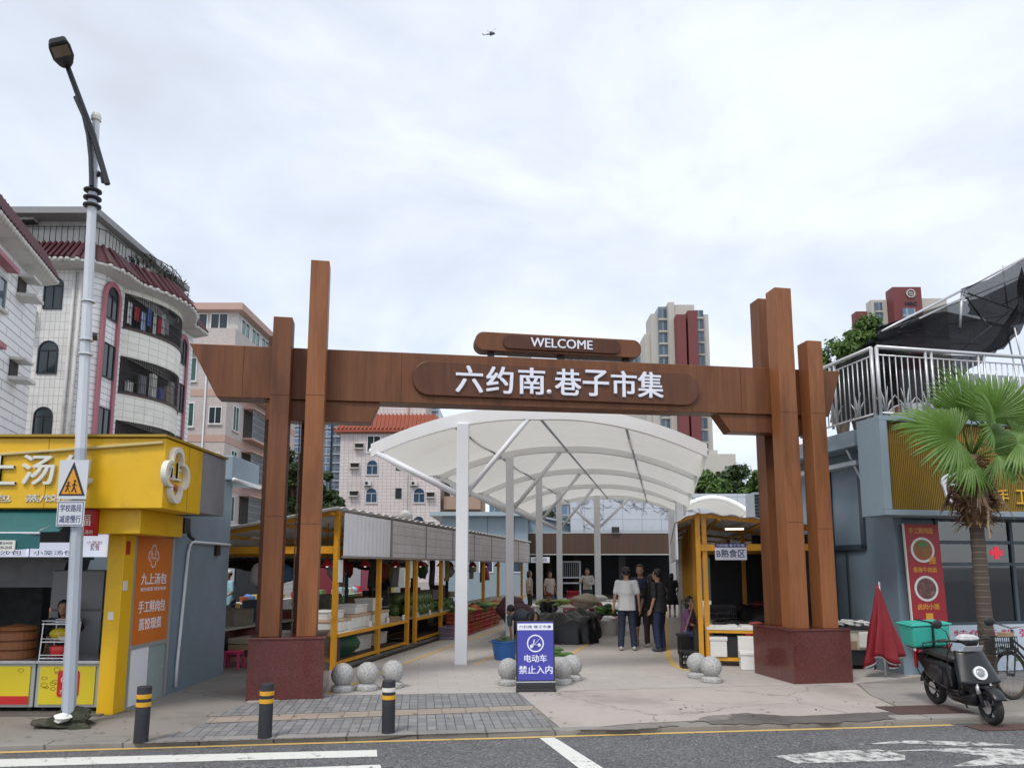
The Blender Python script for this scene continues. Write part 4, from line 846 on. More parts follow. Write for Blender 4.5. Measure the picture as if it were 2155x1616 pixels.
net('shade_net', [[(2022, 608, 1.1), (2080, 588, 1.3), (2200, 520, 1.6)], [(2036, 640, 1.3), (2090, 640, 1.6), (2200, 600, 2.)], [(2040, 660, 1.6), (2110, 690, 1.9), (2160, 680, 2.2)]], NET, tn)
net('shade_net', [[(1846, 690, .6), (1900, 672, 1.2), (1990, 655, 2.), (2140, 690, 2.4)], [(1842, 712, .5), (1900, 715, 1.2), (1980, 715, 1.8), (2120, 720, 1.8)], [(1790, 738, .2), (1850, 735, .4), (1960, 742, .8), (2090, 748, .5)]], NETD, tn)
net('shade_net', [[(1848, 688, .5), (1990, 640, 1.6), (2060, 628, 1.9), (2150, 585, 2.1)], [(1844, 720, .4), (1980, 705, 1.2), (2070, 690, 1.5), (2140, 660, 1.7)], [(1841, 740, .1), (1960, 744, .3), (2060, 746, .4), (2110, 728, .6)]], NET, tn)
net('shade_net', [[(2150, 560, 1.6), (2162, 600, 1.6)], [(2140, 640, 1.6), (2160, 650, 1.5)], [(2100, 705, 1.2), (2150, 700, 1.2)], [(2060, 745, .5), (2110, 735, .5)]], NETD, tn)
net('shade_net', [[(1838, 736, -.3), (1950, 745, -.3), (2075, 750, -.3)], [(1838, 800, -.25), (1950, 800, -.2), (2040, 780, -.1)], [(1840, 850, -.2), (1930, 830, -.1), (1990, 830, .2)], [(1840, 875, -.1), (1900, 850, 0), (1960, 845, .2)]], NETD, tn)
net('shade_net', [[(1740, 778, 4.6), (1838, 735, .1)], [(1745, 830, 4.6), (1836, 800, .1)], [(1750, 890, 4.6), (1838, 870, .1)]], NETD, tn)
PFILM = mk('film', (.55, .57, .58), .3, var=.2, vs=3)
o = MB(RF); o.box(2.6, 6, 2.6, 2.7, 4.3, 6.1); one('terrace_shed', 'pale plastic-sheeted shed on the roof terrace behind the net', 'shed', o, PFILM)
# poster, red umbrella, carts
pz0, pz1 = .86, 2.52
class Pf(Fr):
    def p(f, s, t, z): return Fr.p(f, s + (pz1 - z) * .0, t - .12 + (z - pz0) * .03, z)
PO = Pf((6.59, 12.76), 12)
ps = thing('food_banner', 'tall red noodle banner with two food bowls beside the blue wall', 'banner', RF.p(.4, -.15, .3), R(12))
o = MB(PO); o.box(.10, .78, -.03, -.01, .35, 2.52); bd = o.build('sheet', mk('banner_red', (.36, .012, .022), .45, var=.06), ps)
o = MB(PO); o.box(.075, .098, -.035, -.005, .35, 2.53); o.build('edge', LETC, ps)
o = MB(PO)
for tx, a, b_, z0, z1 in (('手工鲜肉面', .18, .66, 2.36, 2.46), ('香辣牛肉面', .20, .66, 1.70, 1.79), ('卤肉小面', .22, .64, 1.08, 1.18)): o.text(tx, a, b_, z0, z1, -.031, .003, .015)
o.text('辣', .52, .66, 1.84, 1.98, -.034, .004, .02); o.prism([(.36, .78), (.50, .80), (.50, 1.02), (.36, 1.02)], -.033, -.031); o.build('lettering', mk('banner_gold', (.75, .36, .02), .45), bd)
for cz, m1, m2 in ((2.08, (.32, .09, .02), (.12, .20, .03)), (1.43, (.14, .05, .045), (.34, .2, .18))):
    o = MB(PO); o.lathe((.42, -.033, cz), [(.001, -.215)] + [(.235 * cos(q), .215 * sin(q)) for q in [R(-80 + 16 * i) for i in range(11)]] + [(.001, .215)], 26, 0, .012); bw = o.build('bowl_print', FOAM, bd)
    o = MB(PO); o.lathe((.42, -.037, cz), [(.001, -.175)] + [(.19 * cos(q), .175 * sin(q)) for q in [R(-80 + 16 * i) for i in range(11)]] + [(.001, .175)], 26, 0, .012); o.build('food_print', mk('food%d' % int(cz * 10), m1, .5, var=.7, vs=26, st=.9, stc=m2, ss=12), bw)
    if cz > 2:
        o = MB(PO); o.lathe((.42, -.041, cz + .09), [(.001, -.06), (.09, -.02), (.10, .03), (.001, .07)], 12, 0, .012); o.build('greens_print', GRNP, bw)
um = at(1862, 1400, 12.45)
u_ = thing('folded_umbrella', 'large folded red market umbrella leaning by the blue wall', 'umbrella', (um.x, um.y, 0))
def ucl(u, v):
    a = 2 * pi * u; r = .015 + .345 * v ** .92 * (.74 + .26 * cos(7 * a + 2.6 * v + .6 * sin(2 * a)) * v ** .6) * (1 + .05 * sin(11 * v + 3 * a)); x = r * cos(a); y = r * .55 * sin(a)
    return (um.x + x - .03 * (1 - v), um.y + y, 1.50 - 1.22 * v + (.10 * cos(3 * a + .6) * v * v) - (.06 * sin(a * 2 + 1)) * v)
o = MB(); o.grid(ucl, 70, 16); o.build('canopy', RED, u_, smooth=True, thick=.006)
o = MB(); o.grid(lambda u, v: tuple(Vector(ucl(u, .985)) + V(0, 0, -.012 - .03 * v) + V(-.1 * (ucl(u, .985)[0] - um.x), -.1 * (ucl(u, .985)[1] - um.y), 0) * v), 70, 2); o.build('hem', mk('silver_lining', (.55, .54, .55), .35, .3), u_, smooth=True, thick=.004)
o = MB(); o.tube([(um.x, um.y, .04), (um.x, um.y, 1.55)], .019, 10); o.build('pole', STEEL, u_, smooth=True)
o = MB()
for k in range(5): a = 1.25 * k; o.tube([(um.x, um.y, 1.3), (um.x + .25 * cos(a), um.y + .13 * sin(a), .33)], .007, 6)
o.build('rib', STEEL, u_)
ct = at(1795, 1390, 13.6); ct.z = 0
c = thing('snack_cart', 'small white snack cart on casters between the right granite base and red umbrella', 'cart', ct)
o = MB(); o.box(ct.x - .35, ct.x + .32, ct.y - .25, ct.y + .3, .34, .70); o.build('body', CREAM, c, bev=.02); o = MB(); o.box(ct.x - .45, ct.x + .38, ct.y - .3, ct.y + .34, .701, .75); o.build('worktop', DKM, c, bev=.01)
o = MB(); o.box(ct.x - .3, ct.x + .3, ct.y - .22, ct.y - .18, .08, .33); o.build('leg_frame', DKM, c); o = MB(); o.box(ct.x - .3, ct.x + .3, ct.y + .2, ct.y + .24, .08, .33); o.build('leg_frame', DKM, c)
o = MB(); o.box(ct.x + .0, ct.x + .3, ct.y - .30, ct.y - .26, .38, .66); o.build('side_bin', FOAM, c, bev=.02); o = MB(); o.box(ct.x - .16, ct.x - .02, ct.y - .262, ct.y - .25, .36, .5); o.build('sticker', CARD, c)
for dx in (-.26, .26):
    o = MB(); o.tube([(ct.x + dx - .02, ct.y - .2, .045), (ct.x + dx + .02, ct.y - .2, .045)], .042, 12); o.build('caster', RUB, c)
for i, (dx, r) in enumerate(((-.28, .09), (-.1, .1), (.1, .09), (.24, .07))):
    one('plastic_bag', ['crumpled white plastic bag at the left end of the snack cart top', 'plump white plastic bag second from left on the snack cart top', 'white plastic bag right of the middle on the snack cart', 'small white plastic bag at the right end of the snack cart top'][i], 'bag', blob((ct.x + dx, ct.y - .1, .755 + r * .5), (r * 1.3, r, r * .6), 20 + i, 3, .3), FOAM, 'plastic bags on the snack cart', smooth=True)

# ------------------------------------------------------------------ fan palm
g = G(2078, 1452); g.y = 10.75; g.x = 6.74; g.z = 0
pm = thing('fan_palm', 'fan palm with shaggy brown trunk and wide green fronds before the gold sign', 'palm tree', g)
PX, PY = g.x, g.y; CX, CZ = 6.74, 3.42
BARK = tile('palm_bark', (.17, .13, .10), (.06, .045, .035), .5, .045, .016, .9, .2, .5, (.08, .06, .045), .3, 0, 3., bp=.6)
o = MB(); N = 22; pts = []; rs = []
for i in range(N + 1):
    f = i / N; z = 2.75 * f; pts.append((PX + (CX - PX) * f, PY, z)); rs.append(.100 - .012 * f + .007 * (i % 2) + .03 * max(0, .12 - f) * 5)
o.tube(pts, rs, 18); o.build('trunk', BARK, pm, smooth=True)
FIB = leafm('palm_fibre', (.10, .055, .03), (.22, .13, .07), .1, 9.); o = MB(); rnd = random.Random(5)
o.tube([(CX, PY, 2.38), (CX, PY, 2.6), (CX, PY, 3.05), (CX, PY, 3.42)], [.13, .20, .18, .10], 12)
for i in range(760):
    a = rnd.uniform(0, 2 * pi); z = rnd.uniform(2.38, 3.38); r = .14 + .07 * sin((z - 2.38) * 3.1); ln = rnd.uniform(.08, .24) * (1.25 if z < 2.8 else .8); dn = rnd.uniform(-.7, .75); w_ = rnd.uniform(.008, .026)
    p = V(CX + r * cos(a), PY + r * sin(a), z); q = p + V(cos(a) * ln * .75, sin(a) * ln * .75, ln * dn); m = (p + q) / 2 + V(cos(a), sin(a), 0) * .03; x = V(-sin(a), cos(a), rnd.uniform(-.3, .3)) * w_
    o.add([p - x, p + x, m + x * .8, m - x * .8, q], [(0, 1, 2, 3), (3, 2, 4)])
o.build('fibre_skirt', FIB, pm)
o = MB()
for i in range(9):
    a = rnd.uniform(0, 6.28); b0_ = V(CX + .12 * cos(a), PY + .12 * sin(a), 2.95); ln = rnd.uniform(.35, .6)
    for k in range(9):
        q = a + rnd.uniform(-.5, .5); e = V(cos(q) * .45, sin(q) * .45, -1).normalized(); o.tube([b0_, b0_ + V(cos(a), sin(a), .1) * .16, b0_ + V(cos(a), sin(a), .1) * .16 + e * ln * rnd.uniform(.6, 1)], [.008, .014, .002], 4)
o.build('dead_frond', FIB, pm, kind='stuff')
o = MB(); o.tube([(CX + .0, PY - .19, 2.78), (CX + .03, PY - .24, 2.6), (CX + .02, PY - .23, 2.35), (CX + .05, PY - .2, 2.2)], [.018, .02, .016, .012], 6); o.build('cut_stalk', mk('stalk_tan', (.50, .36, .2), .6), pm)
PALM = leafm('palm_leaf', (.04, .105, .012), (.125, .225, .034), .25, 3.)
def frond(base_dir, hub_off, ax, nr, R_, nseg, seed, spread, droop=.12, fold=.05):
    # petiole from the crown centre to hub_off, then a pleated fan: axis ax, facing nr
    rnd = random.Random(seed); base = V(CX, PY, CZ - .05); hub = V(CX, PY, CZ) + V(*hub_off); ax = V(*ax).normalized(); nr = V(*nr); nr = (nr - ax * nr.dot(ax)).normalized(); side = ax.cross(nr).normalized()
    mid = (base + hub) / 2 + V(*base_dir) * .08; p = MB(); p.tube([base, mid, hub], [.018, .013, .010], 6); st_ = p.build('stalk', PALM, pm, smooth=True); o = MB()
    for i in range(nseg):
        a = R(-spread + 2 * spread * i / (nseg - 1)); L_ = R_ * (.70 + .30 * cos(a * .7)) * rnd.uniform(.92, 1.05); w_ = R_ * spread / 180 * pi / nseg * 1.08
        e = ax * cos(a) + side * sin(a); prp = -ax * sin(a) + side * cos(a); K = 8; P = []; dr = droop * .6 * rnd.uniform(.5, 1.6); tw = rnd.uniform(-.03, .03)
        for k in range(K + 1):
            f = k / K; P.append(hub + e * L_ * f + nr * (L_ * (.16 * sin(pi * f * .8) - .10 * f * f) * (1 - .5 * abs(a) / R(spread))) + prp * tw * f * f + V(0, 0, -dr * L_ * f ** 3.2))
        vs = []
        for k in range(K + 1):
            f = k / K; ww = w_ * (f * .98 if f < .62 else .62 * ((1 - f) / .38) ** .75) + .0012
            vs += [P[k] - prp * ww, P[k] + nr * ww * .55, P[k] + prp * ww]
        o.add(vs, [(3 * k + j, 3 * k + j + 1, 3 * k + 4 + j, 3 * k + 3 + j) for k in range(K) for j in (0, 1)])
    o.build('leaf_fan', PALM, st_)
for i, q in enumerate((((-.5, 0, .6), (-.36, -.28, .20), (-.95, -.1, .12), (.15, -1, .25), .80, 40, 118, .10), ((-.2, 0, 1), (-.16, -.10, .55), (-.16, -.1, 1), (.35, -1, -.1), .82, 34, 62, .05), ((0, -.5, .7), (.00, -.50, .32), (-.35, -.25, .35), (.2, -1, .55), .60, 34, 105, .10),
                        ((.5, 0, .8), (.36, -.1, .46), (.62, -.15, .75), (-.3, -1, .2), .82, 34, 70, .10), ((.6, -.1, .3), (.48, -.34, .12), (.75, -.1, -.25), (.1, -1, .45), .70, 36, 112, .12), ((.3, .4, 1), (.22, .25, .55), (.35, .3, 1), (-.1, -1, .2), .75, 30, 66, .08),
                        ((-.3, .5, .7), (-.30, .35, .40), (-.6, .4, .6), (.3, -.8, .5), .74, 30, 80, .16), ((-.2, -.4, 0), (-.22, -.32, -.10), (-.55, -.2, -.75), (.1, -1, .3), .58, 26, 70, .12), ((.25, -.5, 0), (.16, -.36, -.06), (.25, -.2, -.9), (.1, -1, .2), .50, 24, 62, .10), ((.7, .3, .3), (.50, .3, .2), (.95, .2, .1), (.1, -.9, .4), .72, 28, 90, .2), ((.1, -.3, .9), (.14, -.3, .50), (.25, -.2, .95), (-.2, -1, .1), .66, 32, 72, .06))):
    frond(q[0], q[1], q[2], q[3], q[4], q[5], 30 + i, q[6], q[7])
o = MB(); rnd = random.Random(8)
for i in range(26):
    a = rnd.uniform(0, 2 * pi); p = V(CX, PY, CZ); L_ = rnd.uniform(.5, .95); q = [p + V(cos(a) * L_ * f * .8, sin(a) * L_ * f * .8, L_ * (.9 * f - .75 * f * f)) for f in (0, .3, .6, .8, 1)]
    o.tube(q, [.006, .005, .004, .003, .001], 4)
o.build('hanging_thread', PALM, pm)
# ------------------------------------------------------------------ electric scooter (built along +x, then set down)
SCB = mk('scooter_black', (.0065, .007, .0095), .33, var=.15, vs=6, coat=.08, st=.10, stc=(.05, .048, .045), ss=5); SEATM = mk('seat_vinyl', (.022, .018, .018), .42, var=.3, bp=.15, bs=120)
sc = thing('electric_scooter', 'black electric scooter with teal delivery box parked at the kerb', 'scooter')
def wheel(par, x, r, wd, name='wheel', spoke=6):
    o = MB(); N = 40; K = 10; o.add([((r - .045 + .045 * cos(b_)) * cos(a) + x, wd / 2 * sin(b_) * 1.0, r + (r - .045 + .045 * cos(b_)) * sin(a)) for a in [2 * pi * i / N for i in range(N)] for b_ in [2 * pi * k / K for k in range(K)]],
          [(i * K + k, ((i + 1) % N) * K + k, ((i + 1) % N) * K + (k + 1) % K, i * K + (k + 1) % K) for i in range(N) for k in range(K)]); w_ = o.build(name, RUB, par, smooth=True)
    o = MB(); o.tube([(x, -.03, r), (x, .03, r)], .06, 16)
    for k in range(spoke):
        a = 2 * pi * k / spoke + .3; o.bar((x + .05 * cos(a), 0, r + .05 * sin(a)), (x + (r - .07) * cos(a), 0, r + (r - .07) * sin(a)), .03, .025)
    q = [(x + (r - .075) * cos(2 * pi * i / 30), 0, r + (r - .075) * sin(2 * pi * i / 30)) for i in range(31)]; o.tube(q, .022, 6, cap=False); o.build('rim', DKM, w_)
    o = MB(); o.tube([(x, -.045, r), (x, -.052, r)], .085, 24); o.build('brake_disc', STEEL, w_); return w_
wheel(sc, -.60, .235, .115); wheel(sc, .62, .225, .10)
def loft(secs, n=20, pw=2.6):           # secs: (x, zc, half width, half height, power) cross-sections in y-z
    o = MB(); vs = []
    for x, zc, a, b_ in secs:
        for i in range(n):
            q = 2 * pi * i / n; c, s = cos(q), sin(q); vs.append((x, a * abs(c) ** (2 / pw) * (1 if c > 0 else -1), zc + b_ * abs(s) ** (2 / pw) * (1 if s > 0 else -1)))
    k = len(secs); o.add(vs, [(i * n + j, i * n + (j + 1) % n, (i + 1) * n + (j + 1) % n, (i + 1) * n + j) for i in range(k - 1) for j in range(n)] + [tuple(range(n)), tuple(range(k * n - 1, (k - 1) * n - 1, -1))]); return o
o = loft([(-.86, .66, .05, .05), (-.80, .63, .10, .10), (-.65, .58, .135, .15), (-.45, .53, .15, .19), (-.22, .50, .15, .22), (-.08, .48, .135, .21), (-.02, .45, .11, .16)], 22, 2.8); rb_ = o.build('rear_body', SCB, sc, smooth=True)
o = loft([(-.55, .50, .165, .10), (-.42, .50, .172, .15), (-.25, .49, .17, .17), (-.16, .47, .16, .13)], 18, 3.); o.build('side_panel', mk('panel_satin', (.018, .018, .022), .4), rb_, smooth=True)
o = loft([(-.66, .765, .10, .03), (-.58, .775, .135, .05), (-.35, .765, .15, .055), (-.12, .75, .14, .06), (.02, .735, .10, .055), (.05, .725, .06, .035)], 22, 2.4); o.build('seat', SEATM, sc, smooth=True)
o = loft([(-.10, .27, .14, .075), (.05, .25, .165, .07), (.3, .25, .165, .07), (.42, .28, .14, .09), (.47, .33, .10, .09)], 20, 3.4); fb = o.build('floorboard', SCB, sc, smooth=True)
o = MB(); o.box(-.06, .34, -.14, .14, .318, .326); o.build('foot_mat', RUB, fb)
# front cowl
def fc(u, v):
    z = .50 + .40 * v; hw = .285 - .095 * v; x = .53 - .20 * v; y = hw * (2 * u - 1); return (x - .075 * abs(2 * u - 1) ** 3, y, z - .02 * (1 - abs(2 * u - 1)) * (1 - v))
o = MB(); o.grid(fc, 18, 10); cw = o.build('front_cowl', SCB, sc, smooth=True, thick=.02)
o = MB(); o.tube([fc(i / 12, 1) for i in range(13)], .008, 6); o.build('cowl_trim', STEEL, cw, smooth=True)
o = loft([(.20, .58, .13, .27), (.28, .60, .165, .29), (.37, .56, .15, .22), (.42, .5, .12, .12)], 20, 3.2); o.build('leg_shield', SCB, sc, smooth=True)
o = loft([(.30, .36, .10, .12), (.42, .40, .12, .14), (.5, .45, .10, .08)], 16, 3.); o.build('lower_cowl', SCB, sc, smooth=True)
hx, hz = fc(.5, .34)[0], .625
o = MB(); o.xf = Matrix.Translation((hx + .004, 0, hz)) @ Matrix.Rotation(R(90 - 24), 4, 'Y'); o.lathe((0, 0, 0), [(.09, 0), (.09, .03), (.062, .032), (.060, .018)], 30); o.build('headlight', mk('light_ring', (.75, .76, .78), .25), sc)
o = MB(); o.xf = Matrix.Translation((hx + .004, 0, hz)) @ Matrix.Rotation(R(90 - 24), 4, 'Y'); o.lathe((0, 0, 0), [(.0595, .012), (.055, .022), (.001, .028)], 24); o.build('headlight_lens', mk('lens_grey', (.30, .31, .33), .12), sc, smooth=True)
for y in (-.085, .085):
    o = MB(); o.tube([(.46, y, .58), (.62, y * 1.0, .225)], .022, 8); fk_ = o.build('fork_leg', DKM, sc, smooth=True); o = MB(); o.tube([(.515, y * 1.05, .50), (.555, y * 1.05, .38)], [.020, .032], 10); o.build('fork_cover', mk('fork_silver', (.5, .5, .51), .3, .6), fk_, smooth=True)
o = MB(); N = 14; vs = []
for i in range(N + 1):
    a = R(28 + 112 * i / N); r = .262
    for y, k in ((-.085, .93), (-.06, 1), (0, 1.015), (.06, 1), (.085, .93)): vs.append((.62 + r * k * cos(a), y, .225 + r * k * sin(a)))
o.add(vs, [(5 * i + j, 5 * i + j + 1, 5 * i + 6 + j, 5 * i + 5 + j) for i in range(N) for j in range(4)]); o.build('front_fender', SCB, sc, smooth=True, thick=.008)
o = MB(); N = 10; vs = []
for i in range(N + 1):
    a = R(60 + 110 * i / N); r = .268
    for y in (-.07, 0, .07): vs.append((-.60 + r * cos(a), y, .235 + r * sin(a)))
o.add(vs, [(3 * i + j, 3 * i + j + 1, 3 * i + 4 + j, 3 * i + 3 + j) for i in range(N) for j in range(2)]); o.build('rear_fender', BLK, sc, smooth=True, thick=.008)
o = MB(); o.tube([(.33, 0, .85), (.27, 0, .99)], .03, 8); o.tube([(.18, -.34, 1.03), (.22, -.22, 1.03), (.27, 0, 1.0), (.22, .22, 1.03), (.18, .34, 1.03)], .016, 8); hb = o.build('handlebar', BLK, sc, smooth=True)
for y in (-.3, .3):
    o = MB(); o.tube([(.195, y - .055, 1.03), (.185, y + .055, 1.03)], .021, 10); o.tube([(.25, y, 1.035), (.235, y * 1.2, 1.03)], .008, 6); o.build('grip', RUB, hb, smooth=True)
    o = MB(); o.tube([(.22, y * .72, 1.05), (.24, y * .86, 1.16), (.23, y * 1.12, 1.22)], .006, 6); mr = o.build('mirror', BLK, sc, smooth=True)
    o = MB(); o.sph((.23, y * 1.22, 1.26), (.022, .075, .06), 18, 10); o.build('mirror_shell', BLK, mr, smooth=True)
o = loft([(.20, 1.03, .09, .04), (.26, 1.06, .14, .06), (.33, 1.04, .13, .06), (.37, 1.0, .08, .04)], 16, 2.6); o.build('dash', BLK, sc, smooth=True)
o = blob((.31, -.02, 1.075), (.10, .15, .05), 3, 3, .14); o.build('plastic_wrap', mk('clear_plastic', (.52, .53, .54), .12, var=.5, vs=22), sc, smooth=True)
o = MB(); o.grid(lambda u, v: (.36 + .05 * v, -.13 + .26 * u, .90 + .075 * v), 4, 2); o.build('number_card', mk('card_white', (.6, .6, .6), .4, var=.3, vs=30), sc, thick=.004)
o = MB(); o.tube([(.24, -.19, 1.0), (.05, -.17, .80), (.04, -.16, .6), (.10, -.17, .4)], .008, 6); o.build('brake_cable', BLK, sc)
o = MB(); o.tube([(-.72, -.14, .78), (-.74, -.17, .5), (-.5, -.19, .32), (-.2, -.18, .26)], .011, 6); o.tube([(-.72, .14, .78), (-.74, .17, .5), (-.5, .19, .32), (-.2, .18, .26)], .011, 6); o.build('crash_bar', BLK, sc, smooth=True)
o = MB(); o.tube([(.28, -.19, .33), (.32, -.2, .45), (.2, -.16, .75)], .010, 6); o.tube([(.28, -.19, .33), (.0, -.18, .28)], .010, 6); o.build('front_guard', BLK, sc, smooth=True)
o = MB(); o.box(-.87, -.83, -.09, .09, .58, .70); o.box(-.80, -.74, -.175, -.14, .50, .74); o.build('tail_light', mk('tail_red', (.5, .01, .015), .2), sc, bev=.01)
o = MB(); o.tube([(-.15, .08, .2), (-.2, .20, .02)], .011, 6); o.build('kickstand', BLK, sc)
o = MB(); o.box(-.92, -.45, -.2, .2, .795, .81)
for y in (-.12, .12): o.tube([(-.45, y, .80), (-.6, y, .62)], .01, 6)
o.build('rack', BLK, sc)
TEALB = mk('teal_box', (.045, .43, .345), .38, var=.06, st=.2, stc=(.02, .22, .18), ss=3)
db = thing('delivery_box', 'teal plastic storage box strapped on the rack of the black scooter', 'storage box')
o = MB(); o.cbox((-.70, -.03, .98), (.40, .58, .31), 0, .88); o.build('tub', TEALB, db, bev=.035)
o = MB(); o.cbox((-.70, -.03, 1.15), (.43, .61, .028)); o.cbox((-.70, -.03, 1.168), (.36, .52, .02)); o.build('lid', TEALB, db, bev=.012)
o = MB(); o.bar((-.50, -.02, .81), (-.478, -.02, 1.17), .05, .012); o.bar((-.475, -.02, 1.184), (-.925, -.02, 1.184), .05, .012); o.bar((-.90, -.02, .81), (-.922, -.02, 1.17), .05, .012); o.build('strap', BLK, db)
o = MB(); o.tube([(-.47, -.2, .80), (-.465, -.2, .90), (-.465, -.02, .92), (-.465, .16, .90), (-.47, .16, .80)], .012, 6); o.build('carry_rail', BLK, db, smooth=True)
SCP = G(1978, 1470); scl = (5.62, 9.56, -.012)
for r_ in (sc, db): r_.location = scl; r_.rotation_euler = (R(3.0), R(2.3), R(-89)); r_.scale = (.90,) * 3
# ------------------------------------------------------------------ bicycle at the right edge
bk = thing('bicycle', 'old dark bicycle with black front basket cut off by the right edge', 'bicycle')
def bwheel(x):
    r = .315; o = MB(); o.tube([(x + r * cos(2 * pi * i / 40), 0, r + .02 + r * sin(2 * pi * i / 40)) for i in range(41)], .020, 8, cap=False); w_ = o.build('wheel', mk('old_tyre', (.022, .019, .017), .8), bk, smooth=True)
    o = MB(); o.tube([(x + (r - .025) * cos(2 * pi * i / 40), 0, r + .02 + (r - .025) * sin(2 * pi * i / 40)) for i in range(41)], .012, 6, cap=False); o.build('rim', mk('rusty_rim', (.10, .07, .05), .5, .5), w_, smooth=True)
    o = MB()
    for i in range(22): a = 2 * pi * i / 22; o.tube([(x + .02 * cos(a + 1), .02 * (-1) ** i, r + .02 + .02 * sin(a + 1)), (x + (r - .03) * cos(a), 0, r + .02 + (r - .03) * sin(a))], .0016, 4)
    o.build('spokes', STEEL, w_) ; o = MB(); o.tube([(x, -.045, r + .02), (x, .045, r + .02)], .022, 10); o.build('hub', DKM, w_)
bwheel(0); bwheel(-1.06); BF = mk('bike_paint', (.03, .035, .05), .4, st=.4, stc=(.14, .08, .05), ss=9)
o = MB(); o.tube([(0, -.055, .335), (-.09, -.055, .68)], .011, 8); o.tube([(0, .055, .335), (-.09, .055, .68)], .011, 8); o.tube([(-.09, -.06, .68), (-.09, .06, .68)], .014, 8); o.build('fork', BF, bk)
o = MB(); o.tube([(-.085, 0, .68), (-.15, 0, .95)], .02, 8); o.tube([(-.11, 0, .75), (-.50, 0, .36)], .018, 8); o.tube([(-.12, 0, .82), (-.58, 0, .5)], .016, 8); o.tube([(-.50, 0, .34), (-.64, 0, .84)], .016, 8); o.tube([(-.5, .0, .34), (-1.06, .05, .335)], .01, 6); o.tube([(-.6, 0, .7), (-1.06, .05, .335)], .01, 6); o.build('frame', BF, bk, smooth=True)
o = MB(); o.tube([(-.34, -.29, 1.0), (-.2, -.24, 1.02), (-.13, 0, .97), (-.2, .24, 1.02), (-.34, .29, 1.0)], .011, 8); o.build('handlebar', STEEL, bk, smooth=True)
o = loft([(-.80, .88, .10, .03), (-.7, .89, .09, .04), (-.56, .87, .03, .03)], 14, 2.2); o.build('saddle', BLK, bk, smooth=True)
o = MB()
for z in (.62, .70, .78, .86): k = .9 + .12 * (z - .62) / .24; o.tube([(x, y, z) for x, y in ((-.02, -.15 * k), (.24 * k, -.15 * k), (.24 * k, .15 * k), (-.02, .15 * k), (-.02, -.15 * k))], .006, 5)
for i in range(10):
    y = -.15 + .3 * i / 9; o.tube([(.21, y * .92, .62), (.245, y * 1.02, .86)], .004, 4); o.tube([(-.02, y, .62), (-.02, y, .86)], .004, 4)
    if i < 8: x = -.02 + .26 * i / 7; o.tube([(x, -.138, .62), (x, -.153, .86)], .004, 4); o.tube([(x, .138, .62), (x, .153, .86)], .004, 4)
o.box(-.01, .21, -.14, .14, .615, .625); o.build('basket', BLK, bk)
bc = at(2130, 1425, 10.45); bk.location = (bc.x, bc.y, 0); bk.rotation_euler = (R(3), 0, R(180 + 20)); bk.scale = (.98,) * 3
o = MB(); o.box(0, .2, -.1, .1, 0, .1); bx = one('wooden_box', 'small tan box lying in the black bicycle basket', 'box', MB(Fr((bc.x - .12, bc.y - .03), 200)).box(-.16, -.01, -.07, .07, .84, .90), CARD)

# ------------------------------------------------------------------ people
def remesh(o_mb, name, mat, par, vox=.016, sm=3, label=None):
    o = o_mb.build(name, mat, None); m = o.modifiers.new('r', 'REMESH'); m.mode = 'VOXEL'; m.voxel_size = vox; m.use_smooth_shade = True
    s = o.modifiers.new('s', 'SMOOTH'); s.iterations = sm; s.factor = .5
    bpy.context.view_layer.update(); dg = bpy.context.evaluated_depsgraph_get(); me = bpy.data.meshes.new_from_object(o.evaluated_get(dg)); o.modifiers.clear(); old = o.data; o.data = me; bpy.data.meshes.remove(old); me.name = name
    for p in me.polygons: p.use_smooth = True
    if not me.materials: me.materials.append(mat)
    o.parent = par; return o
def cap(o, p, q, r0, r1, n=12):
    o.sph(p, r0, n, 8); o.sph(q, r1, n, 8); o.tube([p, q], [r0 * .98, r1 * .98], n)
SKIN = mk('skin', (.42, .235, .15), .5, var=.06, vs=8); HAIR = mk('hair', (.012, .010, .010), .45, var=.3, vs=30)
def cloth(name, col, bp=.25): return mk(name, col, .8, var=.12, vs=7, bp=bp, bs=25)
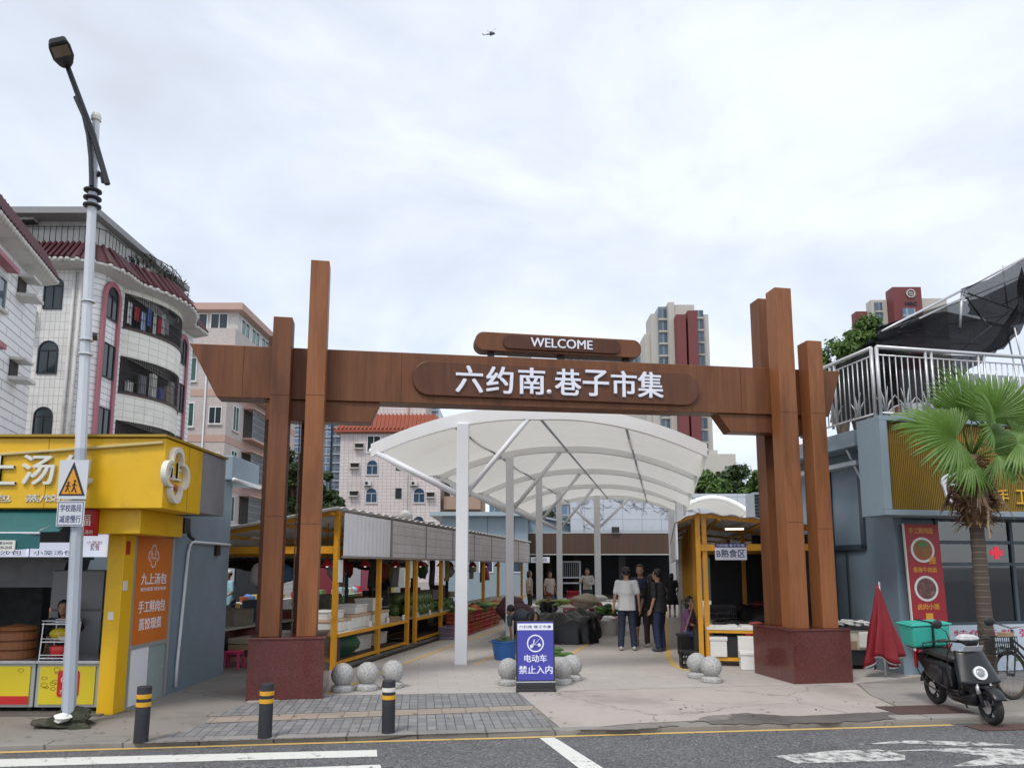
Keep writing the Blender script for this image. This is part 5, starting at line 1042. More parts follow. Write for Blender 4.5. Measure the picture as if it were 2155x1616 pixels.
def person(lab, loc, rz, h=1.70, shirt=(.7, .7, .7), bottom=(.03, .04, .09), kind='trousers', shoes=(.5, .5, .5), arms=None, lean=0., sleeve=.28, hair='short', head=(0, 0), stance=.10, step=(0., 0.), shirt_name=None, bot_name=None, build=1., crouch=False, sit=False, group=None, cap_col=None, hold=None):
    k = h / 1.72; t = thing('person', lab, 'person', (0, 0, 0), 0, group)
    hipz = .92; ph = 0
    if crouch: hipz = .36 if crouch is True else crouch
    if sit: hipz = .47
    hip = V(0, 0, hipz); ln = R(lean); up = V(0, -sin(ln), cos(ln)); chest = hip + up * .34; neck = hip + up * .56; hc = neck + V(0, -sin(ln * .55) - .015, cos(ln * .55)) * .155 + V(0, -.01, 0)
    hc = hc + V(head[0] * .03, 0, 0)
    sh = [neck + V(sx * .175 * build, 0, -.055) for sx in (-1, 1)]; hj = [hip + V(sx * .09, 0, 0) for sx in (-1, 1)]
    if crouch: kk = max(.47, hipz * .62); kn = [V(-.17, -.30, kk), V(.17, -.30, kk)]; an = [V(-.15, -.10, .08), V(.15, -.10, .08)]
    elif sit: kn = [V(-.12, -.42, .47), V(.12, -.42, .47)]; an = [V(-.12, -.40, .08), V(.12, -.40, .08)]
    else: an = [V(-stance, -step[0], .08), V(stance, -step[1], .08)]; kn = [(hj[i] + an[i]) / 2 + V(0, -.03 - .04 * abs(step[i]) / .2, .02) for i in (0, 1)]
    arms = arms or (((-.24, .02, 1.14), (-.26, -.06, .88)), ((.24, .02, 1.14), (.26, -.06, .88)))
    el = [V(*arms[i][0]) for i in (0, 1)]; wr = [V(*arms[i][1]) for i in (0, 1)]
    b_ = MB(); 
    cap(b_, neck - up * .04, hc - V(0, 0, .04), .056, .052); b_.sph(hc, (.078, .094, .115), 18, 12); b_.sph(hc + V(0, -.05, -.06), (.055, .05, .055), 12, 8)
    b_.sph(hc + V(head[0] * .02, -.098, -.012), (.014, .02, .022), 8, 6)
    for sx in (-1, 1): b_.sph(hc + V(sx * .080, .01, -.01), (.014, .024, .034), 8, 6)
    cap(b_, hip + V(0, 0, .03), chest, .125 * build, .135 * build); cap(b_, sh[0], sh[1], .055, .055)
    for i in (0, 1):
        cap(b_, sh[i], el[i], .050, .040); cap(b_, el[i], wr[i], .038, .027)
        cap(b_, hj[i], kn[i], .082, .055); cap(b_, kn[i], (kn[i] * .6 + an[i] * .4), .052, .054); cap(b_, kn[i], an[i], .05, .036)
        d = (wr[i] - el[i]).normalized(); pc = wr[i] + d * .045; b_.sph(pc, (.034, .036, .046), 10, 8); cap(b_, an[i], an[i] + V(0, -.10, -.045), .036, .03)
    body = remesh(b_, 'body', SKIN, t, .017, 2)
    # five fingers on each hand joined to the body mesh
    f = MB()
    for i in (0, 1):
        d = (wr[i] - el[i]).normalized(); sdv = d.cross(V(0, 1, 0)); sdv = sdv.normalized() if sdv.length > .2 else V(1, 0, 0); cur = V(0, -.012, 0)
        a_ = V(0, 1, 0) if abs(d.y) < .7 else V(1, 0, 0); w0 = wr[i] + d * .075
        for j, (off, L_) in enumerate(((-.026, .065), (-.009, .075), (.009, .07), (.025, .055))): p0 = w0 + a_ * off; f.tube([p0, p0 + d * L_ * .5 + cur * .6, p0 + d * L_ + cur * 2.2], [.009, .0085, .006], 6)
        p0 = wr[i] + d * .035 - a_ * .03; f.tube([p0, p0 + d * .03 - a_ * .022, p0 + d * .06 - a_ * .026], [.011, .010, .007], 6)
    bm = bmesh.new(); bm.from_mesh(body.data); me2 = bpy.data.meshes.new('tmp'); me2.from_pydata([tuple(q) for q in f.v], [], f.f); bm.from_mesh(me2); bm.to_mesh(body.data); bm.free(); bpy.data.meshes.remove(me2)
    for p in body.data.polygons: p.use_smooth = True
    for sx in (-1, 1):
        e = MB(); e.sph(hc + V(sx * .032 + head[0] * .02, -.088, .012), (.013, .008, .007), 8, 6); e.build('eye', HAIR, t)
    e = MB(); e.sph(hc + V(head[0] * .02, -.094, -.062), (.022, .006, .006), 8, 6); e.build('mouth', mk('lips', (.28, .09, .07), .5), t)
    # shirt
    s = MB(); B = build
    [cap(s, hip + V(sx * .075, 0, 0) + up * -.12, hip + V(sx * .05, 0, 0) + up * .30, (.148 if sx == 0 else .122) * B, (.148 if sx == 0 else .122) * B) for sx in (-1, 0, 1)]; cap(s, hip + up * .30, chest + up * .07, .160 * B, .145 * B); cap(s, sh[0] + V(.02, 0, -.01), sh[1] - V(.02, 0, .01), .068, .068); s.sph(chest + V(0, 0, .02), (.19 * B, .125, .16), 16, 10); pass
    for i in (0, 1):
        e = sh[i].lerp(el[i], min(1, sleeve / .28)); cap(s, sh[i], e, .068, .062)
        if sleeve > .3: cap(s, el[i], el[i].lerp(wr[i], min(1, (sleeve - .28) / .26)), .054, .045)
    s.fr = W
    so2 = remesh(s, 'shirt', cloth(shirt_name or 'cloth_%d' % int(1000 * sum(a * b for a, b in zip(shirt, (1, 7, 53)))), shirt), t, .018, 3)
    bm = bmesh.new(); bm.from_mesh(so2.data); hp = hip + up * (-.075 if kind != 'dress' else .02)
    # straight hem across the hips, straight cuffs are left by the sleeves
    cut = [f_ for f_ in bm.faces if (f_.calc_center_median() - hp).dot(up) < .30 and abs(f_.calc_center_median().x) < .24]
    bmesh.ops.bisect_plane(bm, geom=list({e for f_ in cut for e in list(f_.verts) + list(f_.edges)}) + cut, plane_co=hp, plane_no=up, clear_inner=True); bm.to_mesh(so2.data); bm.free()
    q = so2.modifiers.new('s', 'SOLIDIFY'); q.thickness = .008; q.offset = -1
    g = MB(); bm_ = cloth(bot_name or 'cloth_%d' % int(1000 * sum(a * b for a, b in zip(bottom, (1, 7, 53)))), bottom)
    if kind in ('trousers', 'shorts'):
        cap(g, hj[0] + V(.02, 0, .05), hj[1] + V(-.02, 0, .05), .112 * B, .112 * B)
        for i in (0, 1):
            cap(g, hj[i], kn[i], .105, .082)
            if kind == 'trousers': cap(g, kn[i], an[i] + V(0, .0, .035), .08, .072)
            else: cap(g, kn[i], kn[i].lerp(an[i], .12), .082, .08)
        remesh(g, kind, bm_, t, .018, 3)
    else:
        n = 28; vs = []
        for z, a, c in ((1.02, .15, .115), (.9, .185, .14), (.7, .22, .17), (.5, .25, .2)):
            for j in range(n): q = 2 * pi * j / n; w_ = 1 + .05 * cos(6 * q) * (1.02 - z) * 2; vs.append((a * cos(q) * w_, c * sin(q) * w_, z))
        g.add(vs, [(i * n + j, i * n + (j + 1) % n, (i + 1) * n + (j + 1) % n, (i + 1) * n + j) for i in range(3) for j in range(n)]); g.build('skirt', bm_, t, smooth=True, thick=.01)
    hr = MB(); hr.sph(hc + V(0, .014, .028), (.086, .096, .100), 18, 12)
    if hair == 'long': hr.sph(hc + V(0, .055, -.06), (.085, .06, .13), 14, 10); 
    ho = hr.build('hair', HAIR, t, smooth=True); me = ho.data; bm = bmesh.new(); bm.from_mesh(me); bmesh.ops.delete(bm, geom=[v for v in bm.verts if v.co.y < hc.y - .045 and v.co.z < hc.z + .055], context='VERTS'); bm.to_mesh(me); bm.free()
    q = ho.modifiers.new('s', 'SOLIDIFY'); q.thickness = .014; q.offset = 0
    if cap_col:
        c_ = MB(); c_.lathe((hc.x, hc.y + .005, hc.z + .03), [(.101, 0), (.102, .04), (.08, .08), (.03, .1), (.001, .102)], 18); c_.cbox((hc.x, hc.y - .12, hc.z + .035), (.15, .1, .012)); c_.build('cap', cloth('cap_%d' % int(cap_col[0] * 100), cap_col), t)
    for i in (0, 1):
        so_ = MB(); a = an[i]; so_.sph(a + V(0, -.045, -.035), (.045, .125, .042), 14, 8); so_.sph(a + V(0, .02, -.01), (.044, .05, .05), 12, 8); x = so_.build('shoe', mk('shoe_%d' % int(shoes[0] * 100), shoes, .6), t, smooth=True)
        for v in x.data.vertices: v.co.z = max(v.co.z, .004)
    if hold == 'phone': o = MB(); m_ = (wr[0] + wr[1]) / 2 + V(0, -.09, .02); o.cbox((m_.x, m_.y, m_.z), (.075, .12, .01)); ph = o; 
    t.location = loc; t.rotation_euler = (0, 0, R(rz)); t.scale = (k, k, k); return t
def gl(px, py): q = G(px, py); return (q.x, q.y, .006)
down = (((-.25, .03, 1.15), (-.27, -.03, .89)), ((.25, .03, 1.15), (.28, -.03, .90)))
person('man in white T-shirt and dark jeans seen from behind', gl(1321, 1369), 176, 1.74, (.62, .62, .62), (.018, .026, .055), 'trousers', (.45, .45, .45), down, 0, .2, stance=.14, build=1.06)
person('bearded man in navy shirt and dark shorts facing the white T-shirt man', gl(1352, 1358), -12, 1.80, (.022, .028, .075), (.012, .012, .014), 'shorts', (.36, .25, .18), (((-.26, -.05, 1.16), (-.08, -.27, 1.12)), ((.26, -.05, 1.16), (.10, -.27, 1.13))), 5, .2, stance=.11, head=(-.6, 0))
person('man in black T-shirt and navy trousers turned to the left', gl(1391, 1371), 232, 1.70, (.014, .014, .016), (.016, .024, .07), 'trousers', (.05, .06, .08), (((-.25, -.02, 1.14), (-.24, -.12, .9)), ((.25, .0, 1.14), (.26, -.08, .9))), 4, .24, stance=.10, build=1.1)
person('woman in brown trousers mostly hidden behind the black T-shirt man', gl(1373, 1362), 200, 1.58, (.016, .014, .014), (.05, .035, .032), 'trousers', (.62, .60, .56), down, 0, .22, 'long', stance=.09, step=(-.08, .08))
person('woman in black dress standing by the white column near the right stall', (5.75, 27.0, .006), 165, 1.52, (.010, .010, .012), (.010, .010, .012), 'dress', (.4, .28, .2), (((-.25, -.02, 1.16), (-.2, -.18, 1.05)), ((.27, .0, 1.16), (.2, -.16, 1.05))), 6, .2, 'long')
person('woman in pale pink top and blue jeans beside a rear column', (1.43, 28.3, .006), 30, 1.56, (.55, .47, .44), (.10, .14, .22), 'trousers', (.4, .4, .4), down, 0, .2, 'long')
person('woman with white sleeves and dark apron in front of the dark hall', (2.92, 29.0, .006), -20, 1.68, (.50, .48, .46), (.03, .05, .05), 'dress', (.2, .2, .2), (((-.28, -.05, 1.2), (-.14, -.24, 1.30)), ((.27, -.02, 1.18), (.12, -.22, 1.12))), 0, .5, 'long')
person('woman in beige top beside the blue building, left of a rear column', (.66, 28.5, .006), 100, 1.60, (.36, .30, .24), (.03, .03, .03), 'trousers', (.1, .1, .1), down, 0, .3, 'long')
person('man in grey shirt bending low over the black tarpaulin pile', (.46, 17.0, .006), -130, 1.66, (.055, .075, .088), (.02, .02, .025), 'trousers', (.05, .05, .05), (((-.22, -.50, .50), (-.12, -.55, .28)), ((.22, -.50, .50), (.12, -.55, .28))), 84, .26, crouch=.66)
person('vendor in dark clothes and red cap crouching behind the tarpaulin pile', (.95, 21.6, .006), 20, 1.60, (.018, .016, .018), (.02, .02, .02), 'trousers', (.05, .05, .05), (((-.25, -.28, .66), (-.1, -.4, .5)), ((.25, -.28, .66), (.1, -.4, .5))), 25, .5, crouch=True, cap_col=(.2, .03, .03))
person('vendor in purple print blouse sitting beside the right yellow stall', (3.60, 15.6, .006), 60, 1.56, (.13, .05, .11), (.03, .05, .12), 'trousers', (.3, .2, .12), (((-.25, -.12, .72), (-.12, -.32, .62)), ((.25, -.12, .72), (.12, -.32, .62))), 8, .3, 'long', sit=True)
o = MB(); o.cbox((3.60, 15.6, .22), (.32, .32, .42)); one('low_stool', 'dark low stool under the seated vendor in purple', 'stool', o, BLK)
person('shopper in light blue shirt and white cap beyond the left stall', (-7.35, 19.6, 0), -40, 1.68, (.35, .58, .70), (.06, .06, .07), 'trousers', (.1, .1, .1), (((-.25, -.1, 1.16), (-.18, -.28, 1.0)), ((.25, -.1, 1.16), (.15, -.3, 1.02))), 8, .24, cap_col=(.6, .6, .6))
person('shopper in black clothes standing beyond the middle of the left stall', (-4.3, 25.0, 0), 150, 1.68, (.02, .02, .024), (.03, .03, .04), 'trousers', (.1, .1, .1), down, 0, .24)
person('cook with dark hair bending behind the snack shop counter', (-6.25, 10.6, -.12), 20, 1.5, (.05, .05, .055), (.05, .05, .05), 'trousers', (.1, .1, .1), None, 30, .25, 'long')
# phone in the navy man's hands
# ------------------------------------------------------------------ goods in the lane
TARP = mk('black_tarp', (.006, .006, .007), .42, var=.3, vs=5, bp=.3, bs=9)
def tarp(c, a, b_, h, rz, seed, name, label):
    rnd = random.Random(seed); ph = [rnd.uniform(0, 6) for _ in range(6)]; o = MB(Fr((c[0], c[1]), rz)); vs = []
    def fn(u, v):
        q = 2 * pi * u; e = .62; x = abs(cos(q)) ** e * (1 if cos(q) > 0 else -1); y = abs(sin(q)) ** e * (1 if sin(q) > 0 else -1)
        fl = 1 + .20 * max(0, v - .5) ** 1.2 * (1 + .7 * sin(9 * q + ph[0]) + .4 * sin(17 * q + ph[1])) if v > .5 else 1
        r = min(1, v / .5); zr = .30 + .10 * sin(3 * q + ph[5]) + .06 * sin(7 * q + ph[2]); z = h * (1 - zr * r ** 1.7 + .10 * sin(x * r * 6 + ph[2]) * sin(y * r * 5 + ph[3])) if v <= .5 else h * (1 - zr) * (1 - (v - .5) / .5) ** .8
        return (a * x * r * fl + .015 * sin(z * 15 + q * 5), b_ * y * r * fl, max(.012, z + .02 * sin(13 * q + ph[4]) * (v > .5)))
    o.grid(fn, 72, 22); return one(name, label, 'tarpaulin', o, TARP, smooth=True)
tarp((1.22, 18.2), .76, .54, .70, -10, 3, 'tarpaulin_pile', 'large black tarpaulin draped over goods behind the blue A-board')
tarp((1.75, 19.4), .46, .42, .72, 8, 5, 'tarpaulin_pile', 'taller black tarpaulin heap behind the large one, by the vegetable tables')
tarp((.55, 18.7), .45, .45, .62, 18, 8, 'tarpaulin_pile', 'black tarpaulin heap beside the second white column')
def basin(name, c, r0, r1, h, mat, label, cat='tub', group=None):
    t = thing(name, label, cat, (c[0], c[1], c[2]), 0, group); o = MB(); o.lathe(c, [(.001, 0), (r0, 0), (r1, h * .93), (r1 * 1.06, h * .94), (r1 * 1.06, h), (r1 * .97, h), (r0 * .95, h * .12), (.001, h * .1)], 26); o.build('shell', mat, t, smooth=False)
    for a in (0, pi): x = c[0] + r1 * 1.06 * cos(a); o = MB(); o.tube([(x, c[1] - .05, c[2] + h * .9), (x + .04 * cos(a), c[1] - .04, c[2] + h * .93), (x + .04 * cos(a), c[1] + .04, c[2] + h * .93), (x, c[1] + .05, c[2] + h * .9)], .009, 6); o.build('handle', mat, t)
    return t
BLUEP = mk('blue_plastic', (.025, .12, .36), .4, var=.1, st=.3, stc=(.02, .06, .16), ss=4)
g = G(1062, 1391); basin('plastic_tub', (g.x, g.y + .25, .012), .20, .26, .36, BLUEP, 'blue plastic tub with rope handles left of the A-board')
o = blob((g.x, g.y + .25, .36), (.2, .18, .07), 41, 3, .35); one('greens_heap', 'dark leafy greens heaped inside the blue tub', 'vegetables', o, mk('dark_greens', (.03, .05, .02), .7, var=.6, vs=18))
VEG = mk('veg_green', (.085, .19, .03), .5, var=.5, vs=16); VEGL = mk('veg_lime', (.28, .36, .09), .5, var=.35, vs=14); VEGD = mk('veg_dark', (.03, .075, .015), .55, var=.5, vs=16)
g = G(1186, 1396); ft = thing('foam_tray', 'open white foam tray right behind the blue A-board', 'tray', (g.x, g.y, .012))
o = MB(); o.box(g.x - .28, g.x + .24, g.y, g.y + .42, .012, .04); o.box(g.x - .28, g.x - .25, g.y, g.y + .42, .04, .12); o.box(g.x + .21, g.x + .24, g.y, g.y + .42, .04, .12); o.box(g.x - .25, g.x + .21, g.y, g.y + .03, .04, .12); o.box(g.x - .25, g.x + .21, g.y + .39, g.y + .42, .04, .12); o.build('tray', FOAM, ft)
def gourd(c, L_, r, rz, mat, lab, grp, name='cucumber', cat='cucumber'):
    pts = [(c[0] + L_ * (f - .5) * cos(rz), c[1] + L_ * (f - .5) * sin(rz), c[2] + .03 * sin(pi * f)) for f in (0, .08, .25, .5, .75, .92, 1)]
    o = MB(); o.tube(pts, [r * k for k in (.25, .7, .97, 1, .95, .65, .2)], 10); return one(name, lab, cat, o, mat, grp, smooth=True)
rnd = random.Random(3)
for i in range(9): gourd((g.x - .05 + rnd.uniform(-.16, .17), g.y + .08 + .035 * i, .085 + .045 * (i % 3) + .03 * (i > 4)), rnd.uniform(.3, .38), .028, rnd.uniform(-.35, .35), VEG, 'green cucumber in the white foam tray behind the A-board', 'cucumbers in the foam tray')
# tables with vegetables beyond the tarpaulin
def table(name, c, lx, ly, h, rz, mat, label, cat='table'):
    F2 = Fr((c[0], c[1]), rz); t = thing(name, label, cat, (c[0], c[1], .006), R(rz)); o = MB(F2); o.box(-lx / 2, lx / 2, -ly / 2, ly / 2, h - .03, h); o.build('table_top', mat, t, bev=.004)
    for a in (-1, 1):
        for b_ in (-1, 1): o = MB(F2); o.box(a * (lx / 2 - .05) - .02, a * (lx / 2 - .05) + .02, b_ * (ly / 2 - .05) - .02, b_ * (ly / 2 - .05) + .02, .006, h - .03); o.build('leg', GALV, t)
    return t
table('trestle_table', (3.2, 24.2), 1.9, .7, .72, -4, mk('table_white', (.55, .54, .52), .5), 'white plank table in front of the dark hall, right of the red baskets'); table('trestle_table', (1.5, 21.8), 1.9, .8, .66, -6, CREAM, 'low vegetable table behind the black tarpaulins')
rnd = random.Random(5)
for i in range(12): gourd((1.1 + rnd.uniform(-.3, .45), 21.55 + rnd.uniform(-.15, .25), .70 + .05 * (i % 3)), rnd.uniform(.3, .5), .045, rnd.uniform(-.6, .6), VEGL, 'pale green gourd heaped on the low vegetable table', 'gourds on the low table', 'gourd', 'gourd')
def sack(c, d, mat, lab, seed, name='sack', cat='sack', grp=None, jit=.14): return one(name, lab, cat, blob(c, d, seed, 3, jit), mat, grp, smooth=True)
BEIGE = mk('beige_sack', (.40, .33, .25), .8, var=.12, bp=.3, bs=12); PURN = mk('purple_net', (.10, .04, .06), .75, var=.8, vs=26); PURN2 = mk('maroon_bag', (.16, .012, .018), .5, var=.2)
sack((2.1, 21.5, .82), (.38, .3, .2), BEIGE, 'beige cloth sack slumped over the end of the low vegetable table', 51); sack((2.55, 22.8, .42), (.24, .2, .36), PURN2, 'maroon shopping bag standing in front of the white plank table', 52, 'shopping_bag', 'bag')
sack((.20, 20.2, .36), (.42, .34, .42), PURN, 'purple net sack of onions leaning by the second white column', 53); sack((-.05, 20.9, .62), (.36, .3, .38), PURN, 'purple net sack of onions, upper one farther back', 54)
sack((4.0, 24.2, .80), (.30, .2, .10), BEIGE, 'tan cushion-like bundle on the white plank table', 55, 'bundle', 'bundle'); sack((3.75, 24.4, .84), (.12, .12, .12), mk('violet', (.18, .07, .24), .6, var=.3), 'violet bundle beside the tan one on the plank table', 56, 'bundle', 'bundle')
sack((2.85, 24.2, .80), (.22, .2, .09), FOAM, 'white plastic bag on the white plank table', 57, 'plastic_bag', 'bag')
REDPL = mk('red_plastic', (.50, .02, .03), .4, var=.12)
def crate(name, fr, c, d, mat, label, grp=None, cat='crate', slat=True):     # open crate with slotted sides
    t = thing(name, label, cat, fr.p(*c), fr.a, grp); lx, ly, h = d; x, y, z = c; F3 = Fr((fr.p(x, y, 0).x, fr.p(x, y, 0).y), math.degrees(fr.a)); w_ = .018
    o = MB(F3); o.box(-lx / 2, lx / 2, -ly / 2, ly / 2, z, z + .02)
    for zz in ((0, .05), (.42 * h, .52 * h), (.9 * h, h)):
        for sy in (-1, 1): o.box(-lx / 2, lx / 2, sy * ly / 2 - w_ / 2, sy * ly / 2 + w_ / 2, z + zz[0] + .001, z + zz[1]); 
        for sx in (-1, 1): o.box(sx * lx / 2 - w_ / 2, sx * lx / 2 + w_ / 2, -ly / 2 + w_, ly / 2 - w_, z + zz[0] + .001, z + zz[1])
    n = max(4, int(lx / .045))
    for i in range(n + 1):
        for sy in (-1, 1): a = -lx / 2 + lx * i / n; o.box(a - .007, a + .007, sy * ly / 2 - .007, sy * ly / 2 + .007, z + .02, z + h - .01)
    n = max(3, int(ly / .045))
    for i in range(n + 1):
        for sx in (-1, 1): a = -ly / 2 + ly * i / n; o.box(sx * lx / 2 - .007, sx * lx / 2 + .007, a - .007, a + .007, z + .02, z + h - .01)
    o.build('crate_shell', mat, t); return t
WF = Fr((0, 0), 0)
for i, (x, y, z) in enumerate(((1.72, 23.3, .01), (2.05, 23.4, .01), (1.78, 23.3, .36), (2.05, 23.4, .36), (1.9, 23.35, .71))): crate('red_crate', WF, (x, y, z), (.36, .4, .34), REDPL, ['red crate at the bottom left of the stack by a rear column', 'red crate at the bottom right of the stack by a rear column', 'red crate upper left of the stack by a rear column', 'red crate upper right of the stack by a rear column', 'red crate topmost of the stack by a rear column'][i], 'red crates stacked in the lane')
BUCK = mk('bucket_white', (.56, .54, .50), .5, var=.08, st=.35, stc=(.3, .24, .18), ss=5)
g = G(1283, 1338); basin('white_bucket', (g.x, g.y + .15, .006), .19, .22, .38, BUCK, 'white bucket in front of the green vegetables by the tarpaulin', 'bucket'); sack((g.x, g.y + .15, .42), (.19, .18, .10), FOAM, 'white plastic liner puffed over the front bucket', 61, 'plastic_liner', 'bag')
basin('white_bucket', (g.x + .30, g.y + .5, .006), .18, .2, .34, BUCK, 'white bucket with red bag, behind the man in white T-shirt', 'bucket'); sack((g.x + .30, g.y + .5, .38), (.16, .15, .12), mk('redwhite', (.45, .22, .2), .6, var=.7, vs=18), 'red and white plastic bag on the rear bucket', 62, 'plastic_bag', 'bag')
for i in range(3): sack((g.x - .12 + .16 * i, g.y + .9, .60 + .05 * (i == 1)), (.16, .15, .10), VEGD if i % 2 else VEG, ['left bunch of leafy greens behind the white bucket', 'middle dark bunch of leafy greens behind the white bucket', 'right bunch of leafy greens behind the white bucket'][i], 65 + i, 'leafy_greens', 'vegetables', 'leafy greens behind the bucket', .4)
crate('black_crate', WF, (g.x + .05, g.y + .95, .012), (.6, .5, .5), BLK, 'black crate carrying leafy greens near the tarpaulin')
# ---- goods on and under the left stall
def fbox(name, fr, c, d, mat, label, grp=None, lid=True, cat='box', band=None):
    t = thing(name, label, cat, fr.p(*c), fr.a, grp); x, y, z = c; a, b_, h = d
    o = MB(fr); o.box(x - a / 2, x + a / 2, y - b_ / 2, y + b_ / 2, z, z + h * (.8 if lid else 1)); o.build('body', mat, t, bev=.012)
    if lid: o = MB(fr); o.box(x - a / 2 - .012, x + a / 2 + .012, y - b_ / 2 - .012, y + b_ / 2 + .012, z + h * .8, z + h); o.build('lid', band or mat, t, bev=.012)
    return t
RUST = mk('rusty_foam', (.52, .36, .24), .8, var=.3, vs=9, st=.6, stc=(.62, .58, .5), ss=7)
for i, (s, t_, z, a, b_, h, lab) in enumerate(((.55, .38, .617, .9, .5, .22, 'long white foam box with brown lid at the front end of the left counter'), (1.55, .40, .617, .95, .5, .26, 'second white foam box with stained lid on the left counter'), (2.6, .40, .617, .9, .5, .26, 'third white foam box on the left counter, by the second post'),
                       (.50, .42, .838, .7, .42, .16, 'shallow white foam box stacked on the frontmost counter box'), (1.7, .42, .878, .6, .42, .18, 'white foam box stacked on the second counter box'), (2.55, .42, .878, .5, .40, .26, 'taller white foam box stacked on the third counter box'))):
    fbox('foam_box', SL, (s, t_, z), (a, b_, h), FOAM, lab, 'foam boxes on the left counter', True, 'foam box', RUST if i < 3 else None)
fbox('shallow_carton', SL, (3.1, .12, .617), (.5, .2, .1), CARD, 'small brown carton lying at the second yellow post')
GRC = mk('green_cloth', (.022, .085, .042), .6, var=.25, vs=4, bp=.35, bs=6)
one('green_bundle', 'large dark green cloth bundle under the front of the left counter', 'bundle', blob(SL.p(1.0, .46, .36), (.42, .38, .30), 71, 3, .12), GRC, smooth=True)
fbox('poster_carton', SL, (.16, .12, .125), (.12, .3, .40), mk('dark_poster', (.07, .02, .05), .5, var=.5, vs=8), 'dark printed carton under the counter by the first yellow post', None, False)
fbox('foam_box', SL, (2.0, .5, .125), (.8, .45, .3), FOAM, 'white foam box on the lower shelf behind the green bundle', 'foam boxes under the left counter', True, 'foam box'); fbox('foam_box', SL, (3.2, .6, .125), (.7, .45, .25), FOAM, 'white foam box on the lower shelf near the second post', 'foam boxes under the left counter', True, 'foam box')
def melon(name):
    m, nt, b = newmat(name); w_ = nd(nt, 'ShaderNodeTexWave', _Scale=9., _Distortion=5., _Detail=3.); nt.links.new(obc(nt), w_.inputs[0]); r = ramp(nt, [(.3, (.02, .05, .015)), (.6, (.16, .24, .07))]); nt.links.new(w_.outputs[1], r.inputs[0]); nt.links.new(r.outputs[0], b.inputs['Base Color']); pr(nt, Roughness=.35); return m
MEL = melon('watermelon')
k = 0
for j in range(2):
    for i in range(6 - j):
        for q in range(2): one('watermelon', 'striped green watermelon in the pile on the left counter between the paired posts', 'watermelon', MB().sph(SL.p(4.7 + .31 * i + .15 * j, .30 + .34 * q, .76 + .24 * j), (.155, .155, .145), 14, 9), MEL, 'watermelons on the left counter', smooth=True)
for i in range(5): sack(SL.p(6.75 + .4 * i, .42, .70), (.24, .26, .16), (VEGD, VEG)[i % 2], ['dark green bunch at the front of the leafy heap on the left counter', 'brighter green bunch second in the leafy heap on the left counter', 'dark green bunch in the middle of the leafy heap on the left counter', 'brighter green bunch fourth in the leafy heap on the left counter', 'dark green bunch at the back of the leafy heap on the left counter'][i], 80 + i, 'leafy_greens', 'vegetables', 'leafy greens on the left counter', .45)
ORC = mk('orange_crate', (.42, .09, .03), .5, var=.15)
od = ('first', 'second', 'third', 'fourth', 'fifth', 'sixth', 'seventh', 'eighth', 'ninth', 'tenth', 'eleventh', 'twelfth')
for i in range(6):
    for z in (0, 1): crate('red_crate' if (i + z) % 3 else 'orange_crate', SL, (6.9 + .68 * i, -.40 + .1 * z, .012 + .30 * z), (.60, .42, .28), ORC if (i + z) % 3 else REDPL, '%s %s crate along the foot of the left stall, %s layer' % (od[i], 'orange' if (i + z) % 3 else 'red', ('lower', 'upper')[z]), 'crates along the foot of the left stall')
crate('grey_crate', SL, (5.9, -.42, .012), (.6, .42, .3), mk('mauve_plastic', (.22, .18, .24), .5), 'mauve slotted crate standing at the lane edge below the watermelons')
for i in range(7): sack(SL.p(6.9 + .68 * i, -.34, .62), (.26, .2, .10), (VEG, VEGL, ORC, VEGD)[i % 4], '%s vegetable heap on the crates at the foot of the left stall' % od[i], 100 + i, 'vegetable_heap', 'vegetables', 'vegetable heaps on the crates', .35)
cols = [(.05, .05, .055), (.30, .27, .22), (.10, .12, .18), (.22, .06, .05), (.12, .18, .10), (.34, .32, .30), (.08, .06, .05), (.30, .20, .09)]
cn = ['black', 'beige', 'slate blue', 'dark red', 'moss green', 'pale grey', 'dark brown', 'tan']
for i in range(16):
    c_ = i % 8; mt = mk('goods_%d' % c_, cols[c_], .7, var=.4, vs=9); s = .4 + 1.08 * i
    fbox('goods_carton', SL, (s, 2.9, .62), (.7, .5, .18 + .14 * ((i * 7) % 3)), mt, '%s carton %s along the rear counter of the left stall' % (cn[c_], ('in the nearer half', 'in the farther half')[i > 7]), 'cartons on the rear counter', i % 2 == 0)
for i in range(12):
    c_ = (i * 3) % 8; mt = mk('goods_%d' % c_, cols[c_], .7, var=.4, vs=9); s = .5 + 1.45 * i
    sack(SL.p(s, 2.75 + .2 * (i % 2), .30), (.42, .34, .30), mt, '%s sack, %s in the row under the rear counter' % (cn[c_], od[i]), 120 + i, 'sack', 'sack', 'sacks under the rear counter', .22)
o = MB(SL); o.grid(lambda u, v: (18.5 * u, 4.85 + .05 * sin(u * 190), 2.03 - (.32 + .05 * sin(u * 47)) * v), 180, 3); one('shade_curtain', 'added dark curtain strip darkening the rear side of the left stall', 'curtain', o, mk('dark_curtain', (.028, .026, .024), .9, var=.4, vs=4), smooth=True, thick=.01)  # added strip that darkens the inside of the stall
HANGC = [(.05, .05, .06), (.36, .34, .33), (.30, .04, .05), (.06, .07, .14), (.42, .36, .16), (.10, .09, .09), (.28, .26, .25), (.05, .05, .05)]
hn = ['black', 'pale grey', 'red', 'navy', 'mustard', 'charcoal', 'light grey', 'jet black']
for i in range(8):
    s = 4.9 + 1.6 * i; o = MB(SL); o.grid(lambda u, v: (s - .22 + .44 * u + .03 * sin(v * 5), 1.3 + .04 * sin(u * 14), 2.02 - (.75 + .1 * sin(i * 3)) * v), 14, 8); one('hanging_cloth', '%s cloth hanging from the left stall purlin, %s from the front' % (hn[i], od[i]), 'cloth', o, mk('hang_%d' % i, HANGC[i], .8, var=.25, vs=8), 'cloths hanging in the left stall', smooth=True, thick=.012)
